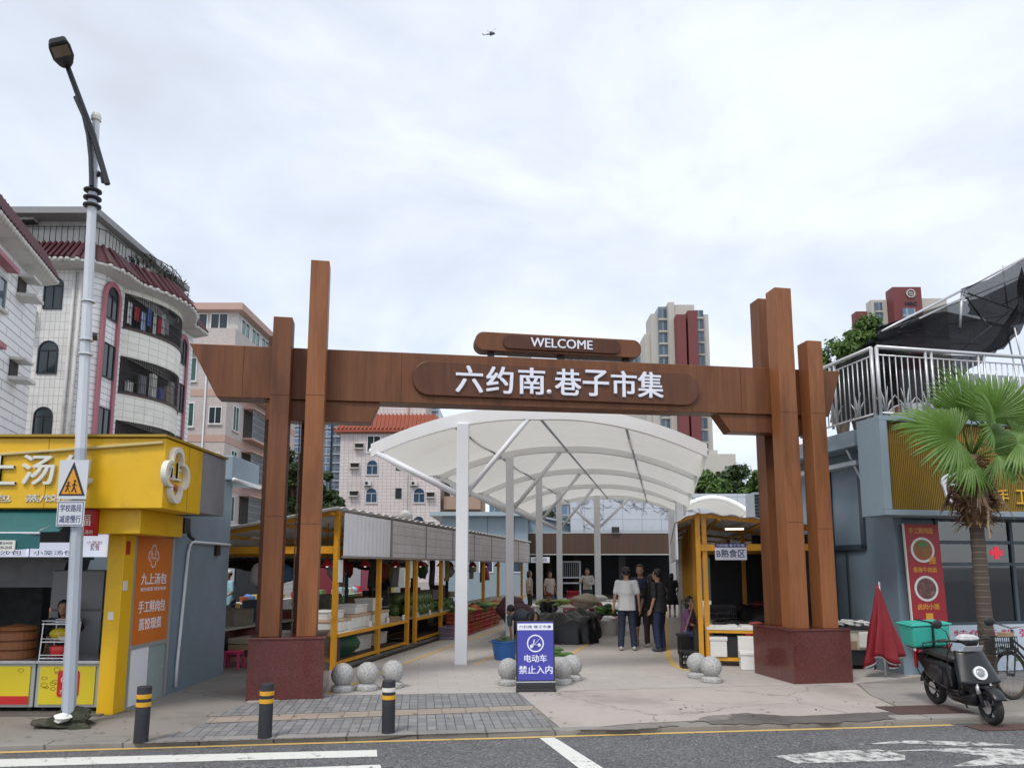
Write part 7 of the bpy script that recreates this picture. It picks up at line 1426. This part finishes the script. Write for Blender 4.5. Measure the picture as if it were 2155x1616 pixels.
for i in range(7):
    s = 1.3 + .55 * i; t = bulge(s) + .25; c_ = [(.5, .5, .48), (.2, .2, .22), (.62, .6, .58), (.10, .12, .3), (.4, .3, .2), (.6, .58, .55), (.3, .2, .1)][i]; z = 9.25; o = MB(AS); o.box(s - .2, s + .2, t - .1, t + .1, z, z + (.5, .9, 1.1, .6, .8, 1.15, .5)[i]); one('stored_box', '%s household item standing on the middle curved balcony' % ('grey', 'charcoal', 'white', 'navy', 'brown', 'large white', 'dark tan')[i], 'household item', o, mk('store%d' % i, c_, .7), 'things stored on the middle balcony', bev=.04)
for x0, y0, x1, y1, rd in ((93, 583, 133, 651, 1), (80, 717, 122, 787, 1), (70, 856, 110, 925, 1)): wpx(apt, AFr, x0, y0, x1, y1, 0, round_=bool(rd), mull=1, fm=DKM, sill=False)
for px in (146, 161): s = AFr.m(px, 740)[0]; o = MB(AFr); o.tube([(s, -.07, 2), (s, -.07, ZE - .3)], .065, 8); o.build('downpipe', EAVE, apt, smooth=True)
# pink framed window bays on the rounded side
for a0, a1 in ((-.78, .33), (6.08, 7.0)):
    for q in (a0, a1): o = MB(AS); o.box(q - .10, q + .10, -.10, -.002, 2., 12.9); o.build('bay_frame', PINKT, apt)
    cs = (a0 + a1) / 2; r0 = (a1 - a0) / 2; o = MB(AS); n = 14; o.add([(cs + r * cos(pi * k / n), t, 12.9 + r * 1.1 * sin(pi * k / n)) for t in (-.10, -.002) for r in (r0 + .1, r0 - .1) for k in range(n + 1)], [f for k in range(n) for m_ in [n + 1] for f in ((k, k + 1, m_ + k + 1, m_ + k), (2 * m_ + k, 2 * m_ + k + 1, k + 1, k), (m_ + k, m_ + k + 1, 3 * m_ + k + 1, 3 * m_ + k))]); o.build('bay_frame', PINKT, apt)
    window(apt, AS, a0 + .14, a1 - .14, 12.0, 13.45, -.03, round_=True, fm=GRIL, sill=False)
    for z in (9.5, 6.8, 4.0): window(apt, AS, a0 + .12, a1 - .12, z, z + 1.45, -.03, fm=GRIL, sill=False)
path = [(V(-33, 28.7, 0), V(0, -1, 0)), (V(-17.55, 28.7, 0), V(0, -1, 0))] + [(V(-17.55 + .75 * sin(R(a)), 29.45 - .75 * cos(R(a)), 0), V(sin(R(a)), -cos(R(a)), 0)) for a in (20, 45, 70, 90)]
for i in range(14): s = SB0 + (SB1 - SB0) * i / 13; path.append((AS.p(s, bulge(s) * .9, 0), V(1, 0, 0)))
path += [(AS.p(6.4, 0, 0), V(1, 0, 0)), (AS.p(7.8, 0, 0), V(1, 0, 0))]
tiled_eave(apt, path, .72, ZE + .02, ZE + .95, MAR, .24)
o = MB(); o.box(-34, -17.15, 28.95, 36.6, ZE + .3, 15.95); o.build('penthouse', EAVE, apt); o = MB(); o.box(-34, -16.8, 28.2, 36.9, 15.951, 16.22); o.build('roof_slab', GREYP, apt)
o = MB(); n = 0
pp_ = [p + V(d.x * -.1, d.y * -.1, 0) for p, d in path]
for i in range(len(pp_) - 1):
    k = max(1, int((pp_[i + 1] - pp_[i]).length / .24))
    for j in range(k): c = pp_[i].lerp(pp_[i + 1], j / k); o.tube([V(c.x, c.y, ZE + .82), V(c.x, c.y, ZE + 1.75)], .014, 4)
for z in (.9, 1.7): o.tube([V(c.x, c.y, ZE + z) for c in pp_], .022, 4)
o.build('roof_railing', GRIL, apt)
for i in range(4): o = MB(AS); s = 1.6 + 1.3 * i; o.box(s, s + .8, .25, .349, ZE + .4, ZE + 1.35); o.build('penthouse_door', MC['balcony_dark'], apt)
for i in range(10): s = 1.2 + .6 * i; one('roof_plant', 'dark dry plant tangled on the roof railing, %s from the corner' % od[i], 'plant', leafclump(AS.p(s, bulge(s) * .8 + .2, ZE + 1.25 + .3 * sin(i * 2.3)), (.36, .25, .36), 70, 300 + i, .08), mk('dry_plant', (.03, .034, .026), .9, var=.6, vs=9), 'plants on the roof railing')
for px, py in ((58, 690),): s, z = AFr.m(px, py); ledge(apt, AFr, s, z, 0, .7)
acunit(apt, AFr, AFr.m(85, 470, .9)[0], AFr.m(85, 486, .9)[1], .25)
# B: near white block on the far left
LB = Fr((-15.5, 22.6), 106.5); lb2 = thing('apartment_block', 'white-tiled block with maroon eave at the left edge behind the snack shop', 'apartment building', (-17, 22, 0))
se = LB.m(73, 700)[0]; ze = LB.m(60, 560)[1]
o = MB(LB); o.box(-9, se, 0, 8, 0, ze); o.build('wall', tile('white_tile_wide', (.78, .78, .78), (.20, .20, .21), 3., .27, .02, .3, .03, .4, (.36, .34, .32), .37, 0, .5), lb2)
tiled_eave(lb2, [(LB.p(-9, 0, 0), V(cos(LB.a - pi / 2), sin(LB.a - pi / 2), 0)), (LB.p(se + .15, 0, 0), V(cos(LB.a - pi / 2), sin(LB.a - pi / 2), 0))], .48, ze + .02, ze + .95, MAR, .26)
o = MB(LB); o.add([(-9, 0, ze), (se + .2, 0, ze), (se + .2, 8, ze), (-9, 8, ze), (-9, 4, ze + 2.2), (se + .2, 2.5, ze + 2.0)], [(0, 1, 2, 3), (1, 2, 5), (2, 3, 4, 5), (0, 3, 4), (0, 1, 5, 4)]); o.build('roof_body', MAR, lb2)
wpx(lb2, LB, -22, 572, 11, 645, 0, glass=GLASSB, fm=ALU); o = MB(LB); q = LB.m(0, 560)[0]; z = LB.m(5, 563)[1]; o.box(q - 2, q + .62, -.3, 0, z, z + .14); o.build('window_hood', PINKT, lb2)
o = MB(LB); z = LB.m(2, 745)[1]; o.box(q - 2, q + .2, -.3, 0, z, z + .14); o.build('window_hood', PINKT, lb2)
for px, py in ((42, 630), (24, 803)): s, z = LB.m(px, py); ledge(lb2, LB, s, z, 0, .75)
# C: pink block
CF = Fr((-19.7, 50), 0); CS = Fr((-19.7, 50), 90); pk = thing('apartment_block', 'pink tiled apartment block between the white block and the gate pillar', 'apartment building', (-22, 52, 0))
o = MB(); o.box(-34, -19.7, 50, 66, 0, 17.0); o.build('wall', TILEK, pk); o = MB(); o.box(-34.4, -19.2, 49.6, 66, 17.001, 18.2); o.build('parapet', TILEK, pk); o = MB(); o.box(-34.5, -19.1, 49.5, 66, 16.6, 17.0); o.build('cornice', PINKB, pk)
o = MB(); o.box(-33, -20.0, 52, 65, 18.201, 20.2); o.build('penthouse', EAVE, pk); o = MB(); o.box(-33.3, -19.5, 51.4, 65.4, 20.201, 20.7); o.build('roof_slab', PINKB, pk)
for a in range(5): window(pk, Fr((-19.7, 52), 0), -1.0 - 1.5 * a - 1.3, -1.0 - 1.5 * a, 18.7, 20.1, 0, glass=GLASSD, sill=False)
for a in range(3): window(pk, Fr((-20.0, 52), 90), .6 + 2.2 * a, 2.4 + 2.2 * a, 18.6, 20.0, 0, glass=GLASSG, sill=False)
for z in (4.1, 7.3, 10.5, 13.7): 
    o = MB(CF); o.box(-14, 0.02, -.03, -.002, z - .25, z + .25); o.build('band', PINKB, pk); o = MB(CS); o.box(0, 16, -.03, -.002, z - .25, z + .25); o.build('band', PINKB, pk)
for fl, z in enumerate((1.2, 4.9, 8.1, 11.3, 14.5)):
    window(pk, CF, -3.4, -2.2, z, z + 1.7, 0, glass=GLASSG); window(pk, CF, -1.2, -.3, z + .2, z + 1.4, 0)
    window(pk, CS, 1.2, 2.3, z, z + 1.8, 0, glass=GLASSG)
    o = MB(CS); o.box(3.2, 8.4, -.75, -.002, z - .35, z - .2); b_ = o.build('window_cage', PINKB, pk); o = MB(CS); o.box(3.3, 8.3, -.06, -.004, z - .19, z + 1.9); o.build('opening', MC['balcony_dark'], b_)
    o = MB(CS)
    for k in range(24): s = 3.25 + 5.1 * k / 23; o.tube([(s, -.72, z - .2), (s, -.72, z + 1.9)], .02, 4)
    for q in (0, .5, 1., 1.5, 2.05): o.tube([(3.2, -.72, z - .18 + q), (8.4, -.72, z - .18 + q)], .02, 4)
    o.build('grille', GALV, b_); o = MB(CS); o.box(3.1, 8.5, -.85, -.002, z + 1.92, z + 2.02); o.build('cage_roof', PINKB, b_)
s = CF.m(430, 880)[0]; o = MB(CF); o.tube([(s, -.08, 0), (s, -.08, 16)], .06, 6); o.build('downpipe', WHITE, pk)
# D: mid pink-tiled building with terracotta roof
DF = Fr((-20, 85), 0); md = thing('apartment_block', 'pale pink tiled building with terracotta roof seen through the gateway', 'apartment building', (-14, 88, 0))
o = MB(); o.box(-20, -8.3, 85, 97, 0, 17.2); o.build('wall', TILEP, md)
def hip(par, x0, x1, y0, y1, z0, z1, ins, mat):
    o = MB(); o.add([(x0, y0, z0), (x1, y0, z0), (x1, y1, z0), (x0, y1, z0), (x0 + ins, y0 + ins, z1), (x1 - ins, y0 + ins, z1), (x1 - ins, y1 - ins, z1), (x0 + ins, y1 - ins, z1), (x0, y0, z0 - .3), (x1, y0, z0 - .3), (x1, y1, z0 - .3), (x0, y1, z0 - .3)], [(0, 1, 5, 4), (1, 2, 6, 5), (2, 3, 7, 6), (3, 0, 4, 7), (4, 5, 6, 7), (0, 8, 9, 1), (1, 9, 10, 2), (2, 10, 11, 3), (3, 11, 8, 0), (8, 11, 10, 9)])
    k = int((x1 - x0) / .45)
    for i in range(k + 1): x = x0 + (x1 - x0) * i / k; u = min(ins, x - x0, x1 - x); u = max(.05, u); o.tube([(x, y0 - .05, z0 + .06), (x, y0 + u, z0 + .06 + (z1 - z0) * u / ins)], .14, 5)
    k = int((y1 - y0) / .45)
    for i in range(k + 1): y = y0 + (y1 - y0) * i / k; u = max(.05, min(ins, y - y0, y1 - y)); o.tube([(x1 + .05, y, z0 + .06), (x1 - u, y, z0 + .06 + (z1 - z0) * u / ins)], .14, 5)
    return o.build('roof', mat, par)
hip(md, -20.6, -7.6, 84.4, 97.6, 17.55, 19.6, 1.7, TERR); o = MB(); o.box(-17, -10.4, 87.5, 94, 19.4, 22.6); o.build('penthouse', TILEP, md); hip(md, -17.7, -9.6, 86.9, 94.8, 22.8, 24.2, 1.6, TERR)
for x in (-16.5, -12.5): o = MB(); o.tube([(x, 87.3, 19.5), (x, 87.3, 22.6)], .1, 6); o.build('post', MC['vine'] if 0 else PINKB, md)
for z in (12.3, 9.05, 5.8, 2.5):
    for x in (-16.9, -11.4): window(md, DF, x + 20 + .02, x + 20 + 1.35, z, z + 1.75, 0, glass=GLASSB, round_=True, fm=mk('frame_pale', (.5, .5, .55), .4))
    window(md, DF, 6.55, 7.25, z + .5, z + 1.7, 0, fm=DKM, sill=False); ledge(md, DF, 1.75, z + .7, 0, 1.1)
for z in (9.6, 6.2, 2.9): ledge(md, DF, 10.6, z, 0, 1.0)
window(md, DF, 3.1, 4.7, 14.9, 16.9, 0); ledge(md, DF, 2.2, 15.3, 0, 1.1)
for x in (3.35, 8.7): acunit(md, DF, x, 11.0, 0)
for x in (8.2, 7.9): o = MB(DF); o.tube([(x, -.1, 0), (x, -.1, 16)], .05, 6); o.build('downpipe', EAVE, md)
o = MB(); o.box(-8.28, -3.5, 87, 97, 0, 13.); o.build('wing_wall', mk('brown_block', (.33, .24, .19), .7, st=.4), md); WFr = Fr((-8.28, 87), 0)
for z in (10.0, 6.2): o = MB(WFr); o.box(.3, 4.6, -1.0, -.002, z - 1.6, z - .1); b_ = o.build('balcony', mk('balcony_tan', (.36, .25, .19), .7), md); o = MB(WFr); o.box(.3, 4.6, -.03, -.004, z - .05, z + 1.6); o.build('opening', MC['balcony_dark'], b_); window(b_.parent, WFr, 1.0, 2.4, z, z + 1.5, -.06, sill=False)
dish = thing('satellite_dish', 'white satellite dish in front of a round-headed window of the pale pink building', 'satellite dish', at(853, 1090, 84)); p = at(853, 1088, 84); o = MB(); o.xf = Matrix.Translation(p) @ Matrix.Rotation(R(-60), 4, 'X'); o.lathe((0, 0, 0), [(.001, 0), (.4, .06), (.8, .22), (.78, .24), (.4, .09), (.001, .03)], 20); o.build('bowl', EAVE, dish, smooth=True); o = MB(); o.tube([p + V(0, .0, 0), p + V(.9, -.4, .3)], .03, 5); o.tube([p, p + V(.1, .8, -.6)], .04, 5); o.build('arm', GALV, dish)
sm = thing('small_house', 'small pinkish house with red roof edge left of the pale pink building', 'house', at(690, 1080, 98)); p0, p1 = at(690, 1075, 92), at(720, 1000, 92); o = MB(); o.box(p0.x, p1.x + 2, 98, 104, 0, p1.z); o.build('wall', mk('peach', (.46, .36, .29), .7, st=.35), sm); o = MB(); o.box(p0.x - .3, p1.x - .4, 97, 97.9, at(690, 1066, 97).z, at(690, 1054, 97).z); o.build('lean_roof', TERR, sm); SF = Fr((p0.x, 98), 0)
for a, b_ in ((1.0, 8.2), (1.2, 10.5), (1.0, 4.3)): window(sm, SF, a, a + .6, b_ - .8, b_ + .2, 0, fm=DKM, sill=False)
o = MB(); o.lathe((p0.x + 1.4, 99, p1.z), [(.5, 0), (.6, .3), (.55, .9), (.2, 1.15), (.001, 1.2)], 14); o.build('water_tank', WHITE, sm)
# far towers
def winm(name, g_, fr_, w_, h_): return tile(name, g_, fr_, w_, h_, .22, .25, .3, 0, bp=0)
TWB = winm('tower_glass_blue', (.10, .16, .24), (.34, .38, .42), 2.2, 3.1); TWD = winm('tower_glass_dark', (.06, .08, .11), (.16, .18, .21), 2.4, 3.0); TWG = winm('tower_glass_grey', (.08, .12, .16), (.22, .25, .28), 1.5, 3.2)
CRM = mk('tower_cream', (.47, .445, .40), .7, var=.05, vs=.1, st=.2, stc=(.34, .30, .25), ss=.05); TRED = mk('tower_red', (.155, .034, .036), .6, var=.05, vs=.1); TGRY = mk('tower_grey', (.34, .36, .40), .7, var=.05, vs=.1)
def tower(label, Y, parts, cat='tower'):
    t = thing('tower_block', label, cat, at(parts[0][0], 1180, Y))
    for i, (x0, x1, yt, yb, dt, dep, mat, nm) in enumerate(parts):
        a, b_ = at(x0, yt, Y), at(x1, yt, Y); zt = at((x0 + x1) / 2, yt, Y).z; zb = 0 if yb is None else at((x0 + x1) / 2, yb, Y).z
        o = MB(); o.box(a.x, b_.x - .02, Y + dt, Y + dt + dep, zb, zt); q = o.build(nm, mat, t)
        if nm == 'window_strip':
            o = MB(); z = zb + 1.6 if yb else 3.2
            while z < zt - 1: o.box(a.x, b_.x - .02, Y + dt - .35, Y + dt - .01, z, z + .45); z += 3.2
            o.build('floor_bands', CRM if mat is TWG else TGRY, q, kind='stuff')
    return t
tower('tall cream and red tower with dark window strips right of the welcome board', 180, [(1374, 1389, 652, None, 3, 7, CRM, 'wing'), (1388, 1407, 640, None, 2, 7, TWG, 'window_strip'), (1406, 1419, 636, None, 0, 7, CRM, 'wall'), (1418, 1437, 670, None, -3, 7, TRED, 'red_fin'), (1436, 1442, 684, None, 0, 7, TWD, 'window_strip'), (1441, 1461, 662, None, -3, 7, TRED, 'red_fin'), (1418, 1462, 640, 672, .5, 22, CRM, 'crown'), (1461, 1482, 650, None, 1, 7, TWG, 'window_strip'), (1481, 1495, 656, None, 2, 7, CRM, 'wing'), (1364, 1375, 690, None, 5, 7, CRM, 'wing')])
tower('red and cream tower with round emblem behind the terrace net', 200, [(1878, 1938, 604, None, 0, 4, TRED, 'red_face'), (1845, 1879, 622, None, 3.5, 3, CRM, 'wing'), (1937, 2005, 620, None, 3, 8, CRM, 'wing'), (1822, 1846, 640, None, 6, 3, TRED, 'wing'), (1852, 1868, 628, None, 3.2, 1, TWG, 'window_strip'), (1898, 1924, 650, 690, -.5, 2, TWB, 'window_strip')])
F5 = Fr((0, 199.9), 0); a = at(1916, 618, 199.9); o = MB(F5); n = 24; o.add([(a.x + r * cos(2 * pi * i / n), t, a.z + r * sin(2 * pi * i / n)) for t in (-.3, 0) for r in (1.25, 1.0) for i in range(n)], [f for i in range(n) for j in [(i + 1) % n] for f in ((i, j, n + j, n + i), (2 * n + i, 2 * n + j, j, i), (n + i, n + j, 3 * n + j, 3 * n + i))]); o.box(a.x - .7, a.x + .7, -.3, 0, a.z - .1, a.z + .1); o.box(a.x - .6, a.x + .4, -.3, 0, a.z + .35, a.z + .5); o.box(a.x - .4, a.x + .6, -.3, 0, a.z - .55, a.z - .4); o.build('emblem', EAVE, [t for t in COL.objects if t.get('label', '').startswith('red and cream tower')][0])
o = MB(F5); z = at(1916, 636, 199.9).z; o.text('HBC', a.x - 1.6, a.x + 1.6, z - .9, z + .1, 0, .2, .02); o.build('lettering', DKM, [t for t in COL.objects if t.get('label', '').startswith('red and cream tower')][0])
tower('blue-grey glass tower seen between the left gate pillars', 260, [(606, 660, 878, None, 0, 20, TWB, 'window_strip'), (655, 700, 880, None, 6, 20, TGRY, 'wall'), (676, 692, 875, None, 4, 4, TWB, 'window_strip'), (699, 722, 872, None, 3, 20, TWD, 'window_strip')])
tower('dark slate tower above the terracotta roof', 230, [(868, 892, 846, None, 0, 20, TWD, 'window_strip'), (891, 921, 850, None, 3, 20, TWB, 'window_strip')])
tower('pale tower with domed top behind the welcome board', 240, [(1068, 1118, 712, None, 0, 22, TGRY, 'wall'), (1074, 1112, 704, 712, 3, 14, TWD, 'crown'), (1030, 1070, 742, None, 6, 20, TWB, 'window_strip'), (1120, 1180, 745, None, 8, 20, TWB, 'window_strip')])
tower('broad pale office block below the welcome board, left of the cream tower', 210, [(1180, 1275, 742, None, 0, 20, TWB, 'window_strip'), (1274, 1330, 748, None, 4, 20, TGRY, 'wall'), (1330, 1364, 738, None, 3, 20, TWG, 'window_strip'), (1300, 1366, 852, None, -4, 4, CRM, 'podium')])
tower('low cream block beside the foot of the cream tower', 150, [(1478, 1548, 955, None, 0, 12, CRM, 'wall'), (1496, 1516, 944, 955, 2, 8, CRM, 'penthouse')], 'building')
# ------------------------------------------------------------------ trees
def tree(label, base, h, crown, n, lm, seed, name='tree', leaf=.16, trunk_r=.16, clumps=26):
    rnd = random.Random(seed); t = thing(name, label, 'tree', base, 0); bx, by = base[0], base[1]; bz = base[2]
    rx, ry, rz = crown; cz = bz + h - rz
    cl = []
    for i in range(clumps):
        while True:
            q = V(rnd.uniform(-1, 1), rnd.uniform(-1, 1), rnd.uniform(-1, 1))
            if .25 < q.length < 1: break
        q = q.normalized() * (q.length ** .5); cl.append((V(bx + q.x * rx * .85, by + q.y * ry * .85, cz + q.z * rz * .85), rnd.uniform(.22, .42) * min(rx, rz)))
    o = MB(); o.tube([(bx, by, bz - .1), (bx + .1, by, bz + (cz - bz) * .5), (bx, by, cz - rz * .2), (bx, by, cz + rz * .4)], [trunk_r, trunk_r * .8, trunk_r * .6, trunk_r * .15], 8)
    for c, r in cl[::2]: s0 = V(bx, by, bz + (cz - bz) * rnd.uniform(.5, 1.0)); o.tube([s0, s0.lerp(c, .5) + V(0, 0, .2), c], [trunk_r * .4, trunk_r * .25, .02], 5)
    o.build('trunk', mk('tree_bark', (.10, .075, .055), .9, var=.3, vs=6, bp=.5, bs=20), t, smooth=True)
    o = MB(); vs = []; fs = []
    for i in range(n):
        c, r = cl[rnd.randrange(len(cl))]; d = V(rnd.gauss(0, 1), rnd.gauss(0, 1), rnd.gauss(0, 1)).normalized(); p = c + V(d.x * r, d.y * r, d.z * r * .75) * (rnd.random() ** .35) * rnd.choice((1, 1, 1, 1.25))
        nrm = (d + V(rnd.gauss(0, .6), rnd.gauss(0, .6), .5 + rnd.gauss(0, .5))).normalized(); x = nrm.orthogonal().normalized(); x.rotate(Matrix.Rotation(rnd.uniform(0, 6.28), 3, nrm)); y = nrm.cross(x); L_ = leaf * rnd.uniform(.6, 1.3); k = len(vs)
        vs += [p - x * L_ * .9, p - y * L_ * .42 + nrm * L_ * .1, p + x * L_ * .9, p + y * L_ * .42 + nrm * L_ * .1]; fs.append((k, k + 1, k + 2, k + 3))
    o.v = vs; o.f = fs; o.mi = [0] * len(fs); o.build('crown', lm, t); return t
LF1 = leafm('leaf_mid', (.025, .06, .010), (.095, .17, .03), .3, .5); LF2 = leafm('leaf_dark', (.012, .028, .008), (.04, .075, .018), .25, .4); LF3 = leafm('leaf_bright', (.04, .10, .012), (.12, .22, .04), .35, .6)
def tpx(label, px, ytop, Y, hw, hgt, n, lm, seed, leaf=.2, cl=26):
    p = at(px, ytop, Y); w_ = hw * Y / FPX; return tree(label, (p.x, Y, 0), p.z, (w_, w_ * .8, hgt * Y / FPX / 2), n, lm, seed, 'tree', leaf, .12 + .004 * Y, cl)
tpx('dark leafy tree seen between the left gate pillars', 622, 925, 48, 48, 190, 9000, LF2, 1, .22, 40); tpx('dark leafy tree just right of the tall left gate pillar', 690, 985, 52, 36, 150, 5000, LF2, 2, .22, 26)
tpx('bushy green tree behind the rear canopy, nearest the membrane edge', 1480, 985, 48, 52, 130, 6000, LF1, 3, .22); tpx('bushy green tree in the middle behind the rear canopy', 1545, 975, 50, 62, 150, 8000, LF2, 4, .22, 36); tpx('bushy green tree behind the rear canopy, next to the right gate pillars', 1612, 972, 46, 56, 150, 7000, LF1, 5, .22, 30)
tpx('sparse green tree between gate pillar and terrace net', 1762, 706, 27, 46, 110, 3600, LF1, 6, .10, 30); tpx('dense green tree above the terrace railing corner', 1828, 666, 30, 62, 160, 11000, LF1, 7, .11, 46); tpx('dark green tree low behind the terrace railing', 1800, 735, 31, 70, 160, 7000, LF2, 8, .12, 30)
tpx('small bright tree behind the gabled building roof', 1205, 1080, 47, 34, 90, 2200, LF3, 9, .2); tpx('small dark tree behind the canopy column and the gabled building', 1150, 1062, 47, 28, 110, 2000, LF2, 10, .2)
o = MB(); rnd = random.Random(77)
# ------------------------------------------------------------------ helicopter
he = thing('helicopter', 'tiny dark grey helicopter flying in the upper middle of the sky', 'helicopter'); HG = mk('heli_grey', (.045, .05, .06), .5)
o = loft([(-.2, 0, .3, .3), (.8, -.1, .9, .85), (2.6, 0, 1.05, 1.1), (4.6, -.1, .95, 1.0), (5.6, -.35, .5, .5), (5.9, -.4, .1, .1)], 14, 2.4); o.build('fuselage', HG, he, smooth=True)
o = MB(); o.tube([(.6, 0, .25), (-3, 0, .3), (-6.2, 0, .5)], [.55, .35, .2], 10); o.build('tail_boom', HG, he, smooth=True); o = MB(); o.prism([(-6.6, .3), (-5.8, .3), (-6.2, 2.0), (-6.9, 2.1)], -.08, .08); o.build('tail_fin', HG, he); o = MB(); o.box(-6.0, -5.4, -1., 1., .45, .52); o.build('tailplane', HG, he)
o = MB(); o.tube([(2.2, 0, .9), (2.2, 0, 2.)], .22, 8); o.cbox((2.2, 0, 1.2), (2.6, .9, .7)); o.build('rotor_mast', HG, he)
for k in range(4): a = R(35 + 90 * k); o = MB(); o.bar((2.2 + .3 * cos(a), .3 * sin(a), 2.), (2.2 + 6.6 * cos(a), 6.6 * sin(a), 2.15), .36, .08); o.build('rotor_blade', HG, he)
o = MB(); o.sph((1.5, 1.1, -1.), (.8, .3, .35), 8, 6); o.sph((1.5, -1.1, -1.), (.8, .3, .35), 8, 6); o.build('sponson', HG, he)
p = at(1030, 73, 640); he.location = p; he.rotation_euler = (R(14), R(-22), R(14))
